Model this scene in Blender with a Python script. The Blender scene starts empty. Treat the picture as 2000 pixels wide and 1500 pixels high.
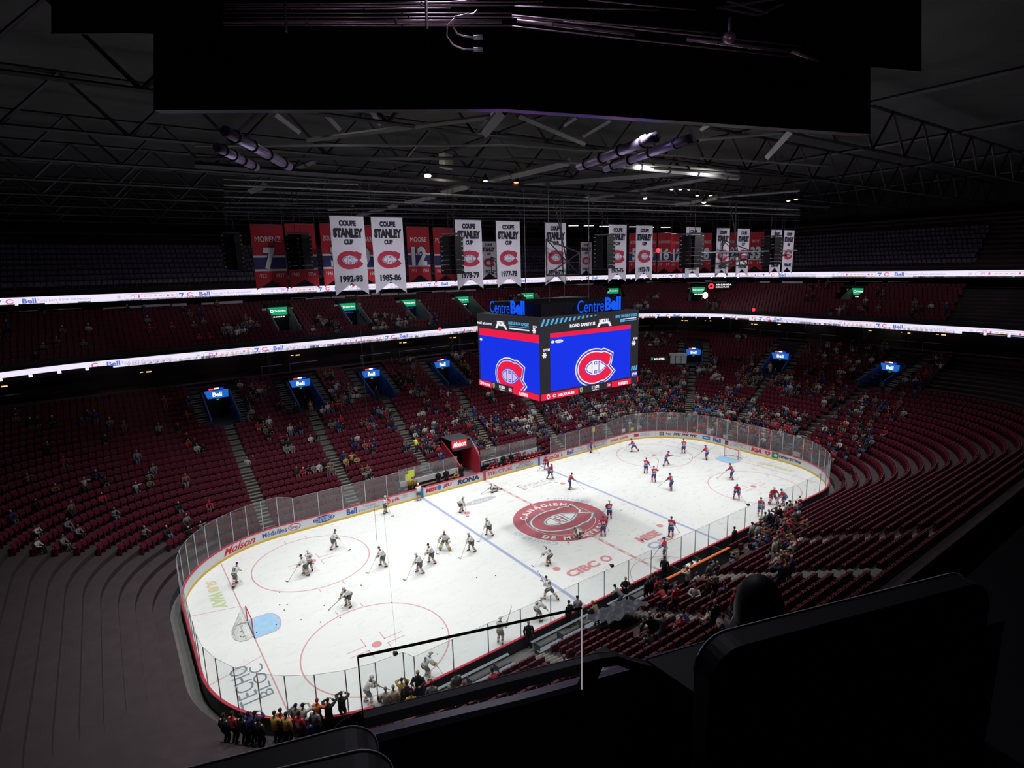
import bpy, bmesh, math, random
from mathutils import Vector, Matrix
PI = math.pi
random.seed(7)
scene = bpy.context.scene
COL = scene.collection
# ------------------------------------------------------------------ camera
CAM = Vector((-32.485, -38.2255, 23.193)); YAW, PITCH, ROLL, FPX = 0.620577, -0.199908, -0.025477, 1114.8
FW = Vector((math.cos(PITCH)*math.sin(YAW), math.cos(PITCH)*math.cos(YAW), math.sin(PITCH)))
_r = Vector((math.cos(YAW), -math.sin(YAW), 0)); _u = _r.cross(FW)
RT = _r*math.cos(ROLL)+_u*math.sin(ROLL); UP = -_r*math.sin(ROLL)+_u*math.cos(ROLL)
cd = bpy.data.cameras.new('camera'); cam = bpy.data.objects.new('camera', cd); COL.objects.link(cam)
cd.sensor_width = 36; cd.lens = FPX/2000*36; cd.clip_end = 400; cd.clip_start = 0.05
M = Matrix((RT, UP, -FW)).transposed().to_4x4(); M.translation = CAM
cam.matrix_world = M; scene.camera = cam
# ------------------------------------------------------------------ world, exposure
w = bpy.data.worlds.new('world'); scene.world = w; w.use_nodes = True
w.node_tree.nodes['Background'].inputs[0].default_value = (0.02, 0.018, 0.03, 1)
w.node_tree.nodes['Background'].inputs[1].default_value = 1.0
scene.view_settings.view_transform = 'Standard'; scene.view_settings.look = 'None'
scene.view_settings.exposure = 0.0; scene.view_settings.gamma = 1.0
scene.cycles.adaptive_threshold = .02; scene.cycles.max_bounces = 5; scene.cycles.diffuse_bounces = 2; scene.cycles.glossy_bounces = 2
scene.cycles.transparent_max_bounces = 16; scene.cycles.transmission_bounces = 3
scene.cycles.sample_clamp_indirect = 3.0
ICE_W, HOUSE_W, DECK_W = 550, 105, 30       # watts of rink lamps, stand lamps, added roof deck fill
def lamp_light(kind, name, loc, energy, color=(1,1,1), size=.6, spread=120, rot=(0,0,0), tgt=None):
    l = bpy.data.lights.new(name, kind); l.energy = energy; l.color = color
    if kind == 'AREA': l.size = size; l.spread = math.radians(spread)
    if kind == 'SPOT': l.spot_size = math.radians(spread); l.shadow_soft_size = size; l.spot_blend = .6
    if kind == 'POINT': l.shadow_soft_size = size
    o = bpy.data.objects.new(name, l); COL.objects.link(o); o.location = loc; o.rotation_euler = rot
    if tgt is not None: o.rotation_euler = (Vector(tgt)-Vector(loc)).to_track_quat('-Z', 'Y').to_euler()
    return o
for ix in range(6):                                    # rink lamps under the roof trusses
    for iy in range(3):
        x = -28+ix*11.2; y = (-11, 0, 11)[iy]
        lamp_light('AREA', 'rink_lamp_light', (x, y if not (abs(x) < 8 and iy == 1) else y+7.5, 28.2), ICE_W, (1.0, 1.0, .985), .9, 88)
for x, y in ((-26,33),(-12,33),(2,33),(16,33),(30,33),(44,28),(50,14),(50,0),(50,-14)):   # house lamps over the stands
    lamp_light('AREA', 'house_fill_light', (x, y, 28.4), HOUSE_W, (.93, .9, 1.0), .8, 150)
for x, y in ((-14,-22),(0,-22),(14,-22),(28,-22)):
    lamp_light('AREA', 'house_fill_light', (x, y, 28.4), HOUSE_W*1.15, (1.0, .96, .95), .8, 120)

for x in (-18.5,-9.5,0,9.5,19,28):                        # added fill lights that brighten the hung banners
    lamp_light('AREA', 'banner_fill_light', (x, -15, 28.6), 150, (.95, .93, 1.0), .6, 75, tgt=(x+1, -4, 22.5))
lamp_light('AREA', 'house_fill_light', (-27, -29, 28.4), 85, (.85, .8, 1.0), .8, 130, tgt=(-30, -37, 21))  # added fill that puts light on the balcony rail and seat edges
# ------------------------------------------------------------------ materials
MATS = {}
def mat(name, col, rough=.6, metal=0.0, emit=0.0, noise=0.0, nscale=8.0, alpha=1.0, spec=.3, ecol=None):
    if name in MATS: return MATS[name]
    m = bpy.data.materials.new(name); m.use_nodes = True; nt = m.node_tree
    b = nt.nodes['Principled BSDF']
    b.inputs['Base Color'].default_value = (*col, 1); b.inputs['Roughness'].default_value = rough
    b.inputs['Metallic'].default_value = metal; b.inputs['Specular IOR Level'].default_value = spec
    if emit:
        b.inputs['Emission Color'].default_value = (*(ecol or col), 1); b.inputs['Emission Strength'].default_value = emit
        b.inputs['Base Color'].default_value = (.01, .01, .01, 1)
    if noise:
        n = nt.nodes.new('ShaderNodeTexNoise'); n.inputs['Scale'].default_value = nscale; n.inputs['Detail'].default_value = 4
        tc = nt.nodes.new('ShaderNodeTexCoord'); nt.links.new(tc.outputs['Object'], n.inputs['Vector'])
        mr = nt.nodes.new('ShaderNodeMapRange'); mr.inputs['To Min'].default_value = 1-noise; mr.inputs['To Max'].default_value = 1+noise
        nt.links.new(n.outputs['Fac'], mr.inputs['Value'])
        mx = nt.nodes.new('ShaderNodeVectorMath'); mx.operation = 'SCALE'; mx.inputs[0].default_value = col
        nt.links.new(mr.outputs['Result'], mx.inputs['Scale']); nt.links.new(mx.outputs['Vector'], b.inputs['Base Color'])
    if alpha < 1: b.inputs['Alpha'].default_value = alpha
    MATS[name] = m; return m
def glassmat(name, tint, haze, hcol=(.8,.85,.85)):
    """clear sheet: mostly see-through, a little milky scatter and a mirror sheen"""
    m = bpy.data.materials.new(name); m.use_nodes = True; nt = m.node_tree; nt.nodes.clear()
    out = nt.nodes.new('ShaderNodeOutputMaterial'); tr = nt.nodes.new('ShaderNodeBsdfTransparent'); tr.inputs[0].default_value = (*tint, 1)
    df = nt.nodes.new('ShaderNodeBsdfDiffuse'); df.inputs[0].default_value = (*hcol, 1)
    tl = nt.nodes.new('ShaderNodeBsdfTranslucent'); tl.inputs[0].default_value = (*hcol, 1)
    ad = nt.nodes.new('ShaderNodeMixShader'); ad.inputs[0].default_value = .5
    nt.links.new(df.outputs[0], ad.inputs[1]); nt.links.new(tl.outputs[0], ad.inputs[2])
    nz = nt.nodes.new('ShaderNodeTexNoise'); nz.inputs['Scale'].default_value = .5; nz.inputs['Detail'].default_value = 2
    mr = nt.nodes.new('ShaderNodeMapRange'); mr.inputs['From Min'].default_value = .3; mr.inputs['From Max'].default_value = .7
    mr.inputs['To Min'].default_value = haze*.9; mr.inputs['To Max'].default_value = haze*1.1
    nt.links.new(nz.outputs['Fac'], mr.inputs['Value'])
    mx = nt.nodes.new('ShaderNodeMixShader'); nt.links.new(mr.outputs['Result'], mx.inputs[0])
    nt.links.new(tr.outputs[0], mx.inputs[1]); nt.links.new(ad.outputs[0], mx.inputs[2])
    gl = nt.nodes.new('ShaderNodeBsdfGlossy'); gl.inputs['Roughness'].default_value = .03
    m2 = nt.nodes.new('ShaderNodeMixShader'); m2.inputs[0].default_value = .035
    nt.links.new(mx.outputs[0], m2.inputs[1]); nt.links.new(gl.outputs[0], m2.inputs[2]); nt.links.new(m2.outputs[0], out.inputs[0])
    MATS[name] = m; return m
def ice_material():
    m = bpy.data.materials.new('ice_surface'); m.use_nodes = True; nt = m.node_tree; b = nt.nodes['Principled BSDF']
    tc = nt.nodes.new('ShaderNodeTexCoord')
    mp = nt.nodes.new('ShaderNodeMapping'); mp.inputs['Scale'].default_value = (.25, .5, 1); mp.inputs['Rotation'].default_value = (0, 0, .5)
    nt.links.new(tc.outputs['Object'], mp.inputs['Vector'])
    n1 = nt.nodes.new('ShaderNodeTexNoise'); n1.inputs['Scale'].default_value = 1.1; n1.inputs['Detail'].default_value = 6; n1.inputs['Roughness'].default_value = .65; n1.inputs['Distortion'].default_value = .8
    nt.links.new(mp.outputs[0], n1.inputs['Vector'])
    cr = nt.nodes.new('ShaderNodeValToRGB'); cr.color_ramp.elements[0].position = .25; cr.color_ramp.elements[0].color = (.765, .79, .785, 1)
    cr.color_ramp.elements[1].position = .75; cr.color_ramp.elements[1].color = (.83, .85, .835, 1)
    nt.links.new(n1.outputs['Fac'], cr.inputs[0]); nt.links.new(cr.outputs[0], b.inputs['Base Color'])
    n2 = nt.nodes.new('ShaderNodeTexNoise'); n2.inputs['Scale'].default_value = 2.2; n2.inputs['Detail'].default_value = 7; n2.inputs['Distortion'].default_value = 2.5
    nt.links.new(mp.outputs[0], n2.inputs['Vector'])
    m2 = nt.nodes.new('ShaderNodeMapRange'); m2.inputs['From Min'].default_value = .35; m2.inputs['From Max'].default_value = .65; m2.inputs['To Min'].default_value = .24; m2.inputs['To Max'].default_value = .5
    nt.links.new(n2.outputs['Fac'], m2.inputs['Value']); nt.links.new(m2.outputs['Result'], b.inputs['Roughness'])
    bp = nt.nodes.new('ShaderNodeBump'); bp.inputs['Strength'].default_value = .10; bp.inputs['Distance'].default_value = .02
    nt.links.new(n2.outputs['Fac'], bp.inputs['Height']); nt.links.new(bp.outputs[0], b.inputs['Normal'])
    b.inputs['Specular IOR Level'].default_value = .35
    MATS['ice'] = m; return m
ice_material()
mat('line_red', (.64,.34,.37), .4, noise=.12, nscale=3); mat('line_blue', (.38,.44,.64), .4, noise=.12, nscale=3)
mat('logo_red', (.46,.13,.16), .4, noise=.25, nscale=2.5); mat('ice_white', (.78,.8,.79), .4); mat('ice_grey', (.50,.53,.56), .4); mat('ice_dark', (.20,.25,.30), .4)
mat('ice_pink', (.66,.30,.32), .4, noise=.1); mat('crease_blue', (.36,.60,.82), .35, noise=.2, nscale=2.5); mat('ice_green', (.55,.66,.35), .4); mat('ice_gold', (.72,.62,.38), .4); mat('ice_cblue', (.42,.56,.68), .4)
mat('board_white', (.80,.81,.84), .35, noise=.03); mat('board_yellow', (.80,.55,.06), .4, noise=.06); mat('board_red', (.62,.05,.09), .35, noise=.05); mat('board_dark', (.05,.055,.065), .5, noise=.1)
for n, c in dict(ad_red=(.65,.02,.04), ad_blue=(.02,.09,.38), ad_navy=(.03,.05,.16), ad_grey=(.25,.28,.36), ad_orange=(.80,.16,.04), ad_white=(.85,.86,.9), ad_dark=(.08,.09,.11), ad_green=(.02,.30,.10), black=(.012,.012,.014), ad_blue2=(.03,.2,.6)).items(): mat(n, c, .4, noise=.02)
mat('post', (.55,.56,.62), .3, .6, noise=.05); mat('dark_post', (.16,.15,.2), .4, .5, noise=.05)
glassmat('rink_glass', (.95,.96,.96), .21); glassmat('clear_glass', (.94,.96,.96), .10); glassmat('near_glass', (.96,.98,.98), .035)
mat('concrete', (.15,.145,.145), .85, noise=.2, nscale=1.5); mat('tread', (.055,.040,.045), .9, noise=.25, nscale=1.2); mat('stair', (.15,.155,.14), .85, noise=.15, nscale=2); mat('stair_edge', (.25,.22,.185), .8, noise=.2, nscale=5)
mat('seat', (.13,.019,.036), .45, noise=.12, nscale=3); mat('seat_pan', (.12,.013,.03), .5, noise=.1, nscale=3); mat('arm_cap', (.42,.32,.30), .4, noise=.05)
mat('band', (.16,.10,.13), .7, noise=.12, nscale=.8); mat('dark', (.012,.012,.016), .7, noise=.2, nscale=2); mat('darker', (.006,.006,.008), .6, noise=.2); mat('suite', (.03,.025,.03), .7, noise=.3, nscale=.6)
mat('vom_blue', (.015,.07,.26), .5, noise=.15); mat('vom_grey', (.22,.24,.25), .7, noise=.15, nscale=2); mat('rail_white', (.5,.5,.52), .5)
mat('steel', (.10,.115,.13), .5, .4, noise=.15, nscale=2); mat('steel_l', (.26,.30,.33), .5, .3, noise=.1, nscale=2)
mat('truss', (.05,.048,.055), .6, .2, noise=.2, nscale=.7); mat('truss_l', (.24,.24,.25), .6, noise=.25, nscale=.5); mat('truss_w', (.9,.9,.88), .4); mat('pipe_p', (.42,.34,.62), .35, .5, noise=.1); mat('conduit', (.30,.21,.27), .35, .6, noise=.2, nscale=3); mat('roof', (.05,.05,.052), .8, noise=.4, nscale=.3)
mat('bulk', (.006,.006,.008), .22, noise=.3, nscale=.6, spec=.5)
mat('cloth_white', (.62,.60,.68), .8, noise=.05, nscale=1.2); mat('cloth_red', (.36,.018,.032), .8, noise=.08, nscale=1.5); mat('cloth_navy', (.03,.035,.12), .8, noise=.08); mat('cloth_ink', (.02,.02,.03), .8); mat('cloth_c', (.42,.03,.06), .8, noise=.05); mat('cloth_grey', (.6,.58,.62), .8)
mat('spk', (.006,.006,.007), .45, noise=.2); mat('spk_light', (.6,.6,.62), .4)
# lit screens and signs, plus glow given to unlit cards and edges
E = lambda n, c, s=1.0: mat(n, c, .5, emit=s)
E('led_lav', (.84,.78,.95), 1.05); E('led_blue', (.10,.16,.62)); E('led_grey', (.40,.38,.62)); E('led_red', (.80,.10,.28)); E('led_orange', (.92,.45,.20)); E('led_pale', (.72,.66,.90))
E('scr_blue', (.004,.030,.80)); E('scr_red', (.85,.010,.06)); E('scr_white', (.88,.86,.95)); E('scr_navy', (.06,.05,.50)); E('scr_black', (.02,.02,.025)); E('scr_cyan', (.10,.42,.75)); E('scr_lilac', (.60,.50,.85)); E('sign_blue', (.004,.10,.95), 1.0); E('scr_gold', (.45,.36,.20))
E('bell_blue', (.012,.15,.62), .9); E('desj_green', (.015,.36,.16), .9); E('sign_white', (.95,.95,.98), 1.2); E('molson_red', (.80,.02,.04)); E('spark', (1,.98,.92), 14); E('warm', (.95,.50,.15), 1.6); E('lamp_white', (1,.97,.92), 1.6); E('lamp_blue', (.5,.6,1), 2); E('lamp_orange', (1,.35,.15), 2); E('lamp_yellow', (1,.93,.70), 7); E('red_glow', (1,.03,.05), 2); E('ui_blue', (.03,.03,.75), 1); E('lime_glow', (.50,.85,.08), .45); E('pale_glow', (.55,.52,.58), .5)
# kit and clothes
CL = dict(skin=(.50,.28,.20), skin2=(.30,.15,.10), hair=(.03,.02,.015), blond=(.35,.24,.12), grey=(.25,.24,.24), j_red=(.50,.02,.035), j_white=(.72,.72,.70), j_navy=(.02,.03,.12), j_black=(.016,.016,.02), j_grey=(.16,.16,.17), j_lgrey=(.38,.38,.40), j_blue=(.10,.22,.50), j_lblue=(.33,.48,.70), j_yellow=(.75,.55,.05), j_gold=(.46,.31,.08), j_brown=(.20,.09,.05), j_green=(.03,.12,.08), j_olive=(.14,.12,.07), j_cream=(.55,.50,.40), j_orange=(.60,.14,.04), v_gold=(.50,.36,.16), v_grey=(.10,.11,.12), m_blue=(.05,.08,.30), hi_vis=(.75,.80,.10), denim=(.09,.13,.22), pad_white=(.75,.73,.7), j_purple=(.12,.06,.16))
for n, c in CL.items(): mat(n, c, .75, noise=.08, nscale=9)
# ------------------------------------------------------------------ mesh builder
class MB:
    def __init__(s): s.v = []; s.f = []; s.m = []; s.sm = []
    def add(s, vs, fs, mi=0, smooth=False):
        o = len(s.v); s.v += [tuple(v) for v in vs]; s.f += [tuple(i+o for i in f) for f in fs]
        s.m += [mi]*len(fs); s.sm += [smooth]*len(fs)
    def box(s, c, d, mi=0, R=None):
        hx, hy, hz = d[0]/2, d[1]/2, d[2]/2
        P = [Vector((a*hx, b*hy, e*hz)) for a in (-1,1) for b in (-1,1) for e in (-1,1)]
        if R is not None: P = [R@p for p in P]
        s.add([p+Vector(c) for p in P], [(0,1,3,2),(4,6,7,5),(0,4,5,1),(2,3,7,6),(0,2,6,4),(1,5,7,3)], mi)
    def tube(s, pts, rad, mi=0, n=8, side=None, cap=True, smooth=True, mis=None):
        pts = [Vector(p) for p in pts]; rings = []
        for i, p in enumerate(pts):
            t = (pts[min(i+1, len(pts)-1)]-pts[max(i-1, 0)])
            t = t.normalized() if t.length > 1e-9 else Vector((0,0,1))
            sd = Vector(side) if side is not None else (Vector((0,0,1)) if abs(t.z) < .9 else Vector((1,0,0)))
            a = (sd-t*sd.dot(t)); a = a.normalized() if a.length > 1e-6 else t.orthogonal().normalized()
            b = t.cross(a); r = rad[i] if isinstance(rad, (list, tuple)) else rad
            ra, rb = r if isinstance(r, tuple) else (r, r)
            rings.append([p+a*ra*math.cos(2*PI*k/n)+b*rb*math.sin(2*PI*k/n) for k in range(n)])
        vs = [q for r in rings for q in r]; fs = []; ms = []
        for i in range(len(pts)-1):
            for k in range(n):
                fs.append((i*n+k, i*n+(k+1)%n, (i+1)*n+(k+1)%n, (i+1)*n+k)); ms.append(mis[i] if mis else mi)
        if cap: fs += [tuple(range(n-1,-1,-1)), tuple((len(pts)-1)*n+k for k in range(n))]; ms += [ms[0], ms[-1]]
        o = len(s.v); s.v += [tuple(v) for v in vs]; s.f += [tuple(i+o for i in f) for f in fs]; s.m += ms; s.sm += [smooth]*len(fs)
    def ball(s, c, r, mi=0, nu=10, nv=7, R=None, deform=None):
        r = r if isinstance(r, (tuple, list)) else (r, r, r); vs = [Vector((0,0,-r[2]))]; fs = []
        for j in range(1, nv):
            ph = -PI/2+PI*j/nv
            for i in range(nu):
                th = 2*PI*i/nu; vs.append(Vector((r[0]*math.cos(ph)*math.cos(th), r[1]*math.cos(ph)*math.sin(th), r[2]*math.sin(ph))))
        vs.append(Vector((0,0,r[2])))
        for i in range(nu):
            fs.append((0, 1+(i+1)%nu, 1+i)); fs.append((len(vs)-1, 1+(nv-2)*nu+i, 1+(nv-2)*nu+(i+1)%nu))
            for j in range(nv-2): fs.append((1+j*nu+i, 1+j*nu+(i+1)%nu, 1+(j+1)*nu+(i+1)%nu, 1+(j+1)*nu+i))
        if deform: vs = [deform(v) for v in vs]
        if R is not None: vs = [R@v for v in vs]
        s.add([v+Vector(c) for v in vs], fs, mi, True)
    def poly(s, pts, mi=0): s.add(pts, [tuple(range(len(pts)))], mi)
    def prism(s, pts, ext, mi=0):
        n = len(pts); P = [Vector(p) for p in pts]; e = Vector(ext)
        s.add(P+[p+e for p in P], [tuple(range(n-1,-1,-1)), tuple(range(n, 2*n))]+[(i, (i+1)%n, n+(i+1)%n, n+i) for i in range(n)], mi)
    def build(s, name, mats, parent=None, loc=None, rz=0, smooth=None, recalc=False):
        me = bpy.data.meshes.new(name); me.from_pydata(s.v, [], s.f)
        mats = mats if isinstance(mats, (list, tuple)) else [mats]
        for m in mats: me.materials.append(MATS[m] if isinstance(m, str) else m)
        me.polygons.foreach_set('material_index', s.m); me.polygons.foreach_set('use_smooth', s.sm)
        if recalc:
            b = bmesh.new(); b.from_mesh(me); bmesh.ops.recalc_face_normals(b, faces=b.faces); b.to_mesh(me); b.free()
        me.update()
        o = bpy.data.objects.new(name, me); COL.objects.link(o)
        if parent is not None: o.parent = parent
        if loc is not None: o.location = loc
        if rz: o.rotation_euler = (0, 0, rz)
        return o
def tag(o, label=None, cat=None, group=None, kind=None):
    if label: o['label'] = label
    if cat: o['category'] = cat
    if group: o['group'] = group
    if kind: o['kind'] = kind
    return o
def empty(name, loc=(0,0,0), rz=0, **kw):
    o = bpy.data.objects.new(name, None); COL.objects.link(o); o.location = loc; o.rotation_euler = (0,0,rz); o.empty_display_size = .2
    return tag(o, **kw)
def struct(o): o['kind'] = 'structure'; return o
# ------------------------------------------------------------------ lettering
_TC = {}
def text2d(s, bold=0.0, shear=0.0):
    """flat letter mesh: (verts, faces, width, height), centred on its bounds, cap height ~ size 1"""
    key = (s, bold, shear)
    if key in _TC: return _TC[key]
    c = bpy.data.curves.new('lettering', 'FONT'); c.body = s; c.size = 1.0; c.offset = bold; c.shear = shear
    c.align_x = 'CENTER'; c.resolution_u = 3; c.space_line = .85; c.fill_mode = 'FRONT'
    o = bpy.data.objects.new('lettering', c); COL.objects.link(o)
    dg = bpy.context.evaluated_depsgraph_get(); me = bpy.data.meshes.new_from_object(o.evaluated_get(dg))
    vs = [(v.co.x, v.co.y) for v in me.vertices]; fs = [tuple(p.vertices) for p in me.polygons]
    bpy.data.objects.remove(o); bpy.data.curves.remove(c); bpy.data.meshes.remove(me)
    if not vs: vs = [(0,0)]
    x0, x1 = min(v[0] for v in vs), max(v[0] for v in vs); y0, y1 = min(v[1] for v in vs), max(v[1] for v in vs)
    vs = [(v[0]-(x0+x1)/2, v[1]-(y0+y1)/2) for v in vs]
    _TC[key] = (vs, fs, x1-x0, y1-y0); return _TC[key]
class Flat:
    """collects flat shapes in (x, y, layer) and maps them onto a surface"""
    def __init__(s, fn, lift=.004): s.mb = MB(); s.fn = fn; s.lift = lift
    def poly(s, pts, mi, layer=1):
        s.mb.add([s.fn(x, y, s.lift*layer) for x, y in pts], [tuple(range(len(pts)))], mi)
    def rect(s, x0, y0, x1, y1, mi, layer=1, nx=1):
        for i in range(nx):
            a = x0+(x1-x0)*i/nx; b = x0+(x1-x0)*(i+1)/nx; s.poly([(a,y0),(b,y0),(b,y1),(a,y1)], mi, layer)
    def ell(s, cx, cy, a, b, mi, layer=1, n=20, a0=0, a1=2*PI):
        s.poly([(cx+a*math.cos(a0+(a1-a0)*i/n), cy+b*math.sin(a0+(a1-a0)*i/n)) for i in range(n if a1-a0 > 6.2 else n+1)], mi, layer)
    def ring(s, cx, cy, r, wd, mi, layer=1, n=64, sy=1.0):
        for i in range(n):
            a, b = 2*PI*i/n, 2*PI*(i+1)/n
            s.poly([(cx+(r-wd/2)*math.cos(a), cy+sy*(r-wd/2)*math.sin(a)), (cx+(r+wd/2)*math.cos(a), cy+sy*(r+wd/2)*math.sin(a)), (cx+(r+wd/2)*math.cos(b), cy+sy*(r+wd/2)*math.sin(b)), (cx+(r-wd/2)*math.cos(b), cy+sy*(r-wd/2)*math.sin(b))], mi, layer)
    def text(s, t, cx, cy, h=None, wd=None, mi=0, layer=2, bold=0.0, shear=0.0, rot=0.0):
        vs, fs, tw, th = text2d(t, bold, shear)
        sx = sy = None
        if h: sy = h/max(th, .01)
        if wd: sx = wd/max(tw, .01)
        sy = sy or sx; sx = sx or sy; cr, sr = math.cos(rot), math.sin(rot)
        P = [(x*sx, y*sy) for x, y in vs]; P = [(cx+x*cr-y*sr, cy+x*sr+y*cr) for x, y in P]
        s.mb.add([s.fn(x, y, s.lift*layer) for x, y in P], fs, mi)
    def arc_text(s, t, cx, cy, r, a0, h, mi, layer=2, bold=0.0, step=1.0):
        """letters clockwise along a circle, tops outward; a0 = angle of the first letter"""
        a = a0
        for ch in t:
            if ch == ' ': a -= h*.6*step/r; continue
            vs, fs, tw, th = text2d(ch, bold); k = h/.72; wd = max(tw*k, h*.25); a -= (wd/2+h*.12*step)/r
            s.text(ch, cx+r*math.cos(a), cy+r*math.sin(a), None, tw*k, mi, layer, bold, 0, a-PI/2); a -= (wd/2+h*.12*step)/r
    def build(s, name, mats, parent=None, **kw): return s.mb.build(name, mats, parent, **kw)
def offset_poly(P, d):
    n = len(P); out = []
    for i in range(n):
        a, b, c = P[i-1], P[i], P[(i+1)%n]
        e1 = Vector((b[0]-a[0], b[1]-a[1])); e2 = Vector((c[0]-b[0], c[1]-b[1])); e1.normalize(); e2.normalize()
        n1 = Vector((e1.y, -e1.x)); n2 = Vector((e2.y, -e2.x)); m = n1+n2
        if m.length < .3: m = n1
        m.normalize(); k = d/max(.5, m.dot(n1)); out.append((b[0]+m.x*k, b[1]+m.y*k))
    return out
def ch_logo(F, cx, cy, h, m_out, m_mid, m_red, m_in, m_line, layer=2, m_far=None):
    """oval letter C holding an H in an almond shaped opening; unit height 1"""
    C_ = []
    for i in range(21):
        a = math.radians(64+(296-64)*i/20); C_.append((-.02+.70*math.cos(a), .5*math.sin(a)))
    P = [(.62,.44),(.66,.30),(.56,.0)]+[]; 
    outl = [(.66,.08),(.72,.34),(.50,.44),(.40,.47),(.33,.455)]+[(x,y) for x,y in C_]+[(.40,-.46),(.62,-.36),(.78,-.22),(.55,.0)]
    outl = [(x*h+cx, y*h+cy) for x, y in outl]
    # make counter-clockwise
    ar = sum(outl[i-1][0]*outl[i][1]-outl[i][0]*outl[i-1][1] for i in range(len(outl)))
    if ar < 0: outl.reverse()
    lens = [(-.47,0),(-.40,.13),(-.22,.235),(.02,.27),(.22,.235),(.40,.13),(.57,0),(.40,-.13),(.22,-.235),(.02,-.27),(-.22,-.235),(-.40,-.13)]
    lens = [(x*h+cx, y*h+cy) for x, y in lens][::-1]
    L = layer
    if m_far: F.poly(offset_poly(outl, .125*h), m_far, L); L += 1
    if m_out: F.poly(offset_poly(outl, .088*h if m_far else .075*h), m_out, L); L += 1
    if m_mid: F.poly(offset_poly(outl, .038*h), m_mid, L); L += 1
    F.poly(outl, m_red, L); L += 1
    F.poly(offset_poly(lens, .0*h), m_line, L); F.poly(offset_poly(lens, -.022*h), m_in, L+1); L += 2
    for pts in ([(-.42,0),(-.35,.11),(-.13,.205),(-.13,-.205),(-.35,-.11)], [(.15,.205),(.34,.11),(.52,0),(.34,-.11),(.15,-.205)]):
        q = [(x*h+cx, y*h+cy) for x, y in pts]
        ar = sum(q[i-1][0]*q[i][1]-q[i][0]*q[i-1][1] for i in range(len(q)))
        if ar < 0: q.reverse()
        F.poly(q, m_line, L); F.poly(offset_poly(q, -.028*h), m_in, L+1)
    for yy in (.145, -.145):
        F.rect(cx-.045*h, cy+(yy-.05)*h, cx+.085*h, cy+(yy+.05)*h, m_line, L); F.rect(cx-.017*h, cy+(yy-.022)*h, cx+.057*h, cy+(yy+.022)*h, m_in, L+1)
# ------------------------------------------------------------------ rounded rectangle path (clockwise from the middle of the far side)
class Path:
    def __init__(s, hx, hy, r): s.hx, s.hy, s.r = hx, hy, r; s.L1 = hx-r; s.A = r*PI/2; s.L2 = 2*(hy-r); s.total = 4*s.L1+4*s.A+2*s.L2
    def at(s, q):
        """point and inward normal at arclength q; tangent runs clockwise seen from above"""
        q = q % s.total; hx, hy, r = s.hx, s.hy, s.r
        segs = [('l', s.L1, (0,hy), (1,0)), ('a', s.A, (hx-r,hy-r), PI/2), ('l', s.L2, (hx,hy-r), (0,-1)), ('a', s.A, (hx-r,-(hy-r)), 0),
                ('l', 2*s.L1, (hx-r,-hy), (-1,0)), ('a', s.A, (-(hx-r),-(hy-r)), -PI/2), ('l', s.L2, (-hx,-(hy-r)), (0,1)), ('a', s.A, (-(hx-r),hy-r), PI), ('l', s.L1, (-(hx-r),hy), (1,0))]
        for k, L, p, d in segs:
            if q <= L+1e-9:
                if k == 'l': return p[0]+d[0]*q, p[1]+d[1]*q, d[1], -d[0]
                a = d-q/r; return p[0]+r*math.cos(a), p[1]+r*math.sin(a), -math.cos(a), -math.sin(a)
            q -= L
        return s.at(0)
    def frac(s, u):
        """point by segment-normalised parameter u in 0..8 (so that loops of different size correspond)"""
        segs = [s.L1, s.A, s.L2, s.A, 2*s.L1, s.A, s.L2, s.A, s.L1]; i = int(u) % 9; return s.at(sum(segs[:i])+segs[i]*(u-int(u)))
def pathfn(path, s0, inward=1):
    """maps (x along path from s0, y = height) to world, lifted inward"""
    def fn(x, y, l):
        px, py, nx, ny = path.at(s0+x); return (px+nx*l*inward, py+ny*l*inward, y)
    return fn
def wallband(path, s0, s1, z0, z1, mi, mb, ds=1.0, off=0.0, thick=0.0):
    n = max(1, int((s1-s0)/ds)); 
    for i in range(n):
        a = path.at(s0+(s1-s0)*i/n); b = path.at(s0+(s1-s0)*(i+1)/n)
        A = (a[0]+a[2]*off, a[1]+a[3]*off); B = (b[0]+b[2]*off, b[1]+b[3]*off)
        if thick:
            A2 = (a[0]+a[2]*(off-thick), a[1]+a[3]*(off-thick)); B2 = (b[0]+b[2]*(off-thick), b[1]+b[3]*(off-thick))
            mb.add([(*A,z0),(*B,z0),(*B,z1),(*A,z1),(*A2,z0),(*B2,z0),(*B2,z1),(*A2,z1)], [(0,1,2,3),(7,6,5,4),(3,2,6,7),(4,5,1,0),(0,3,7,4),(1,5,6,2)], mi)
        else: mb.add([(*A,z0),(*B,z0),(*B,z1),(*A,z1)], [(0,1,2,3)], mi)
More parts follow.
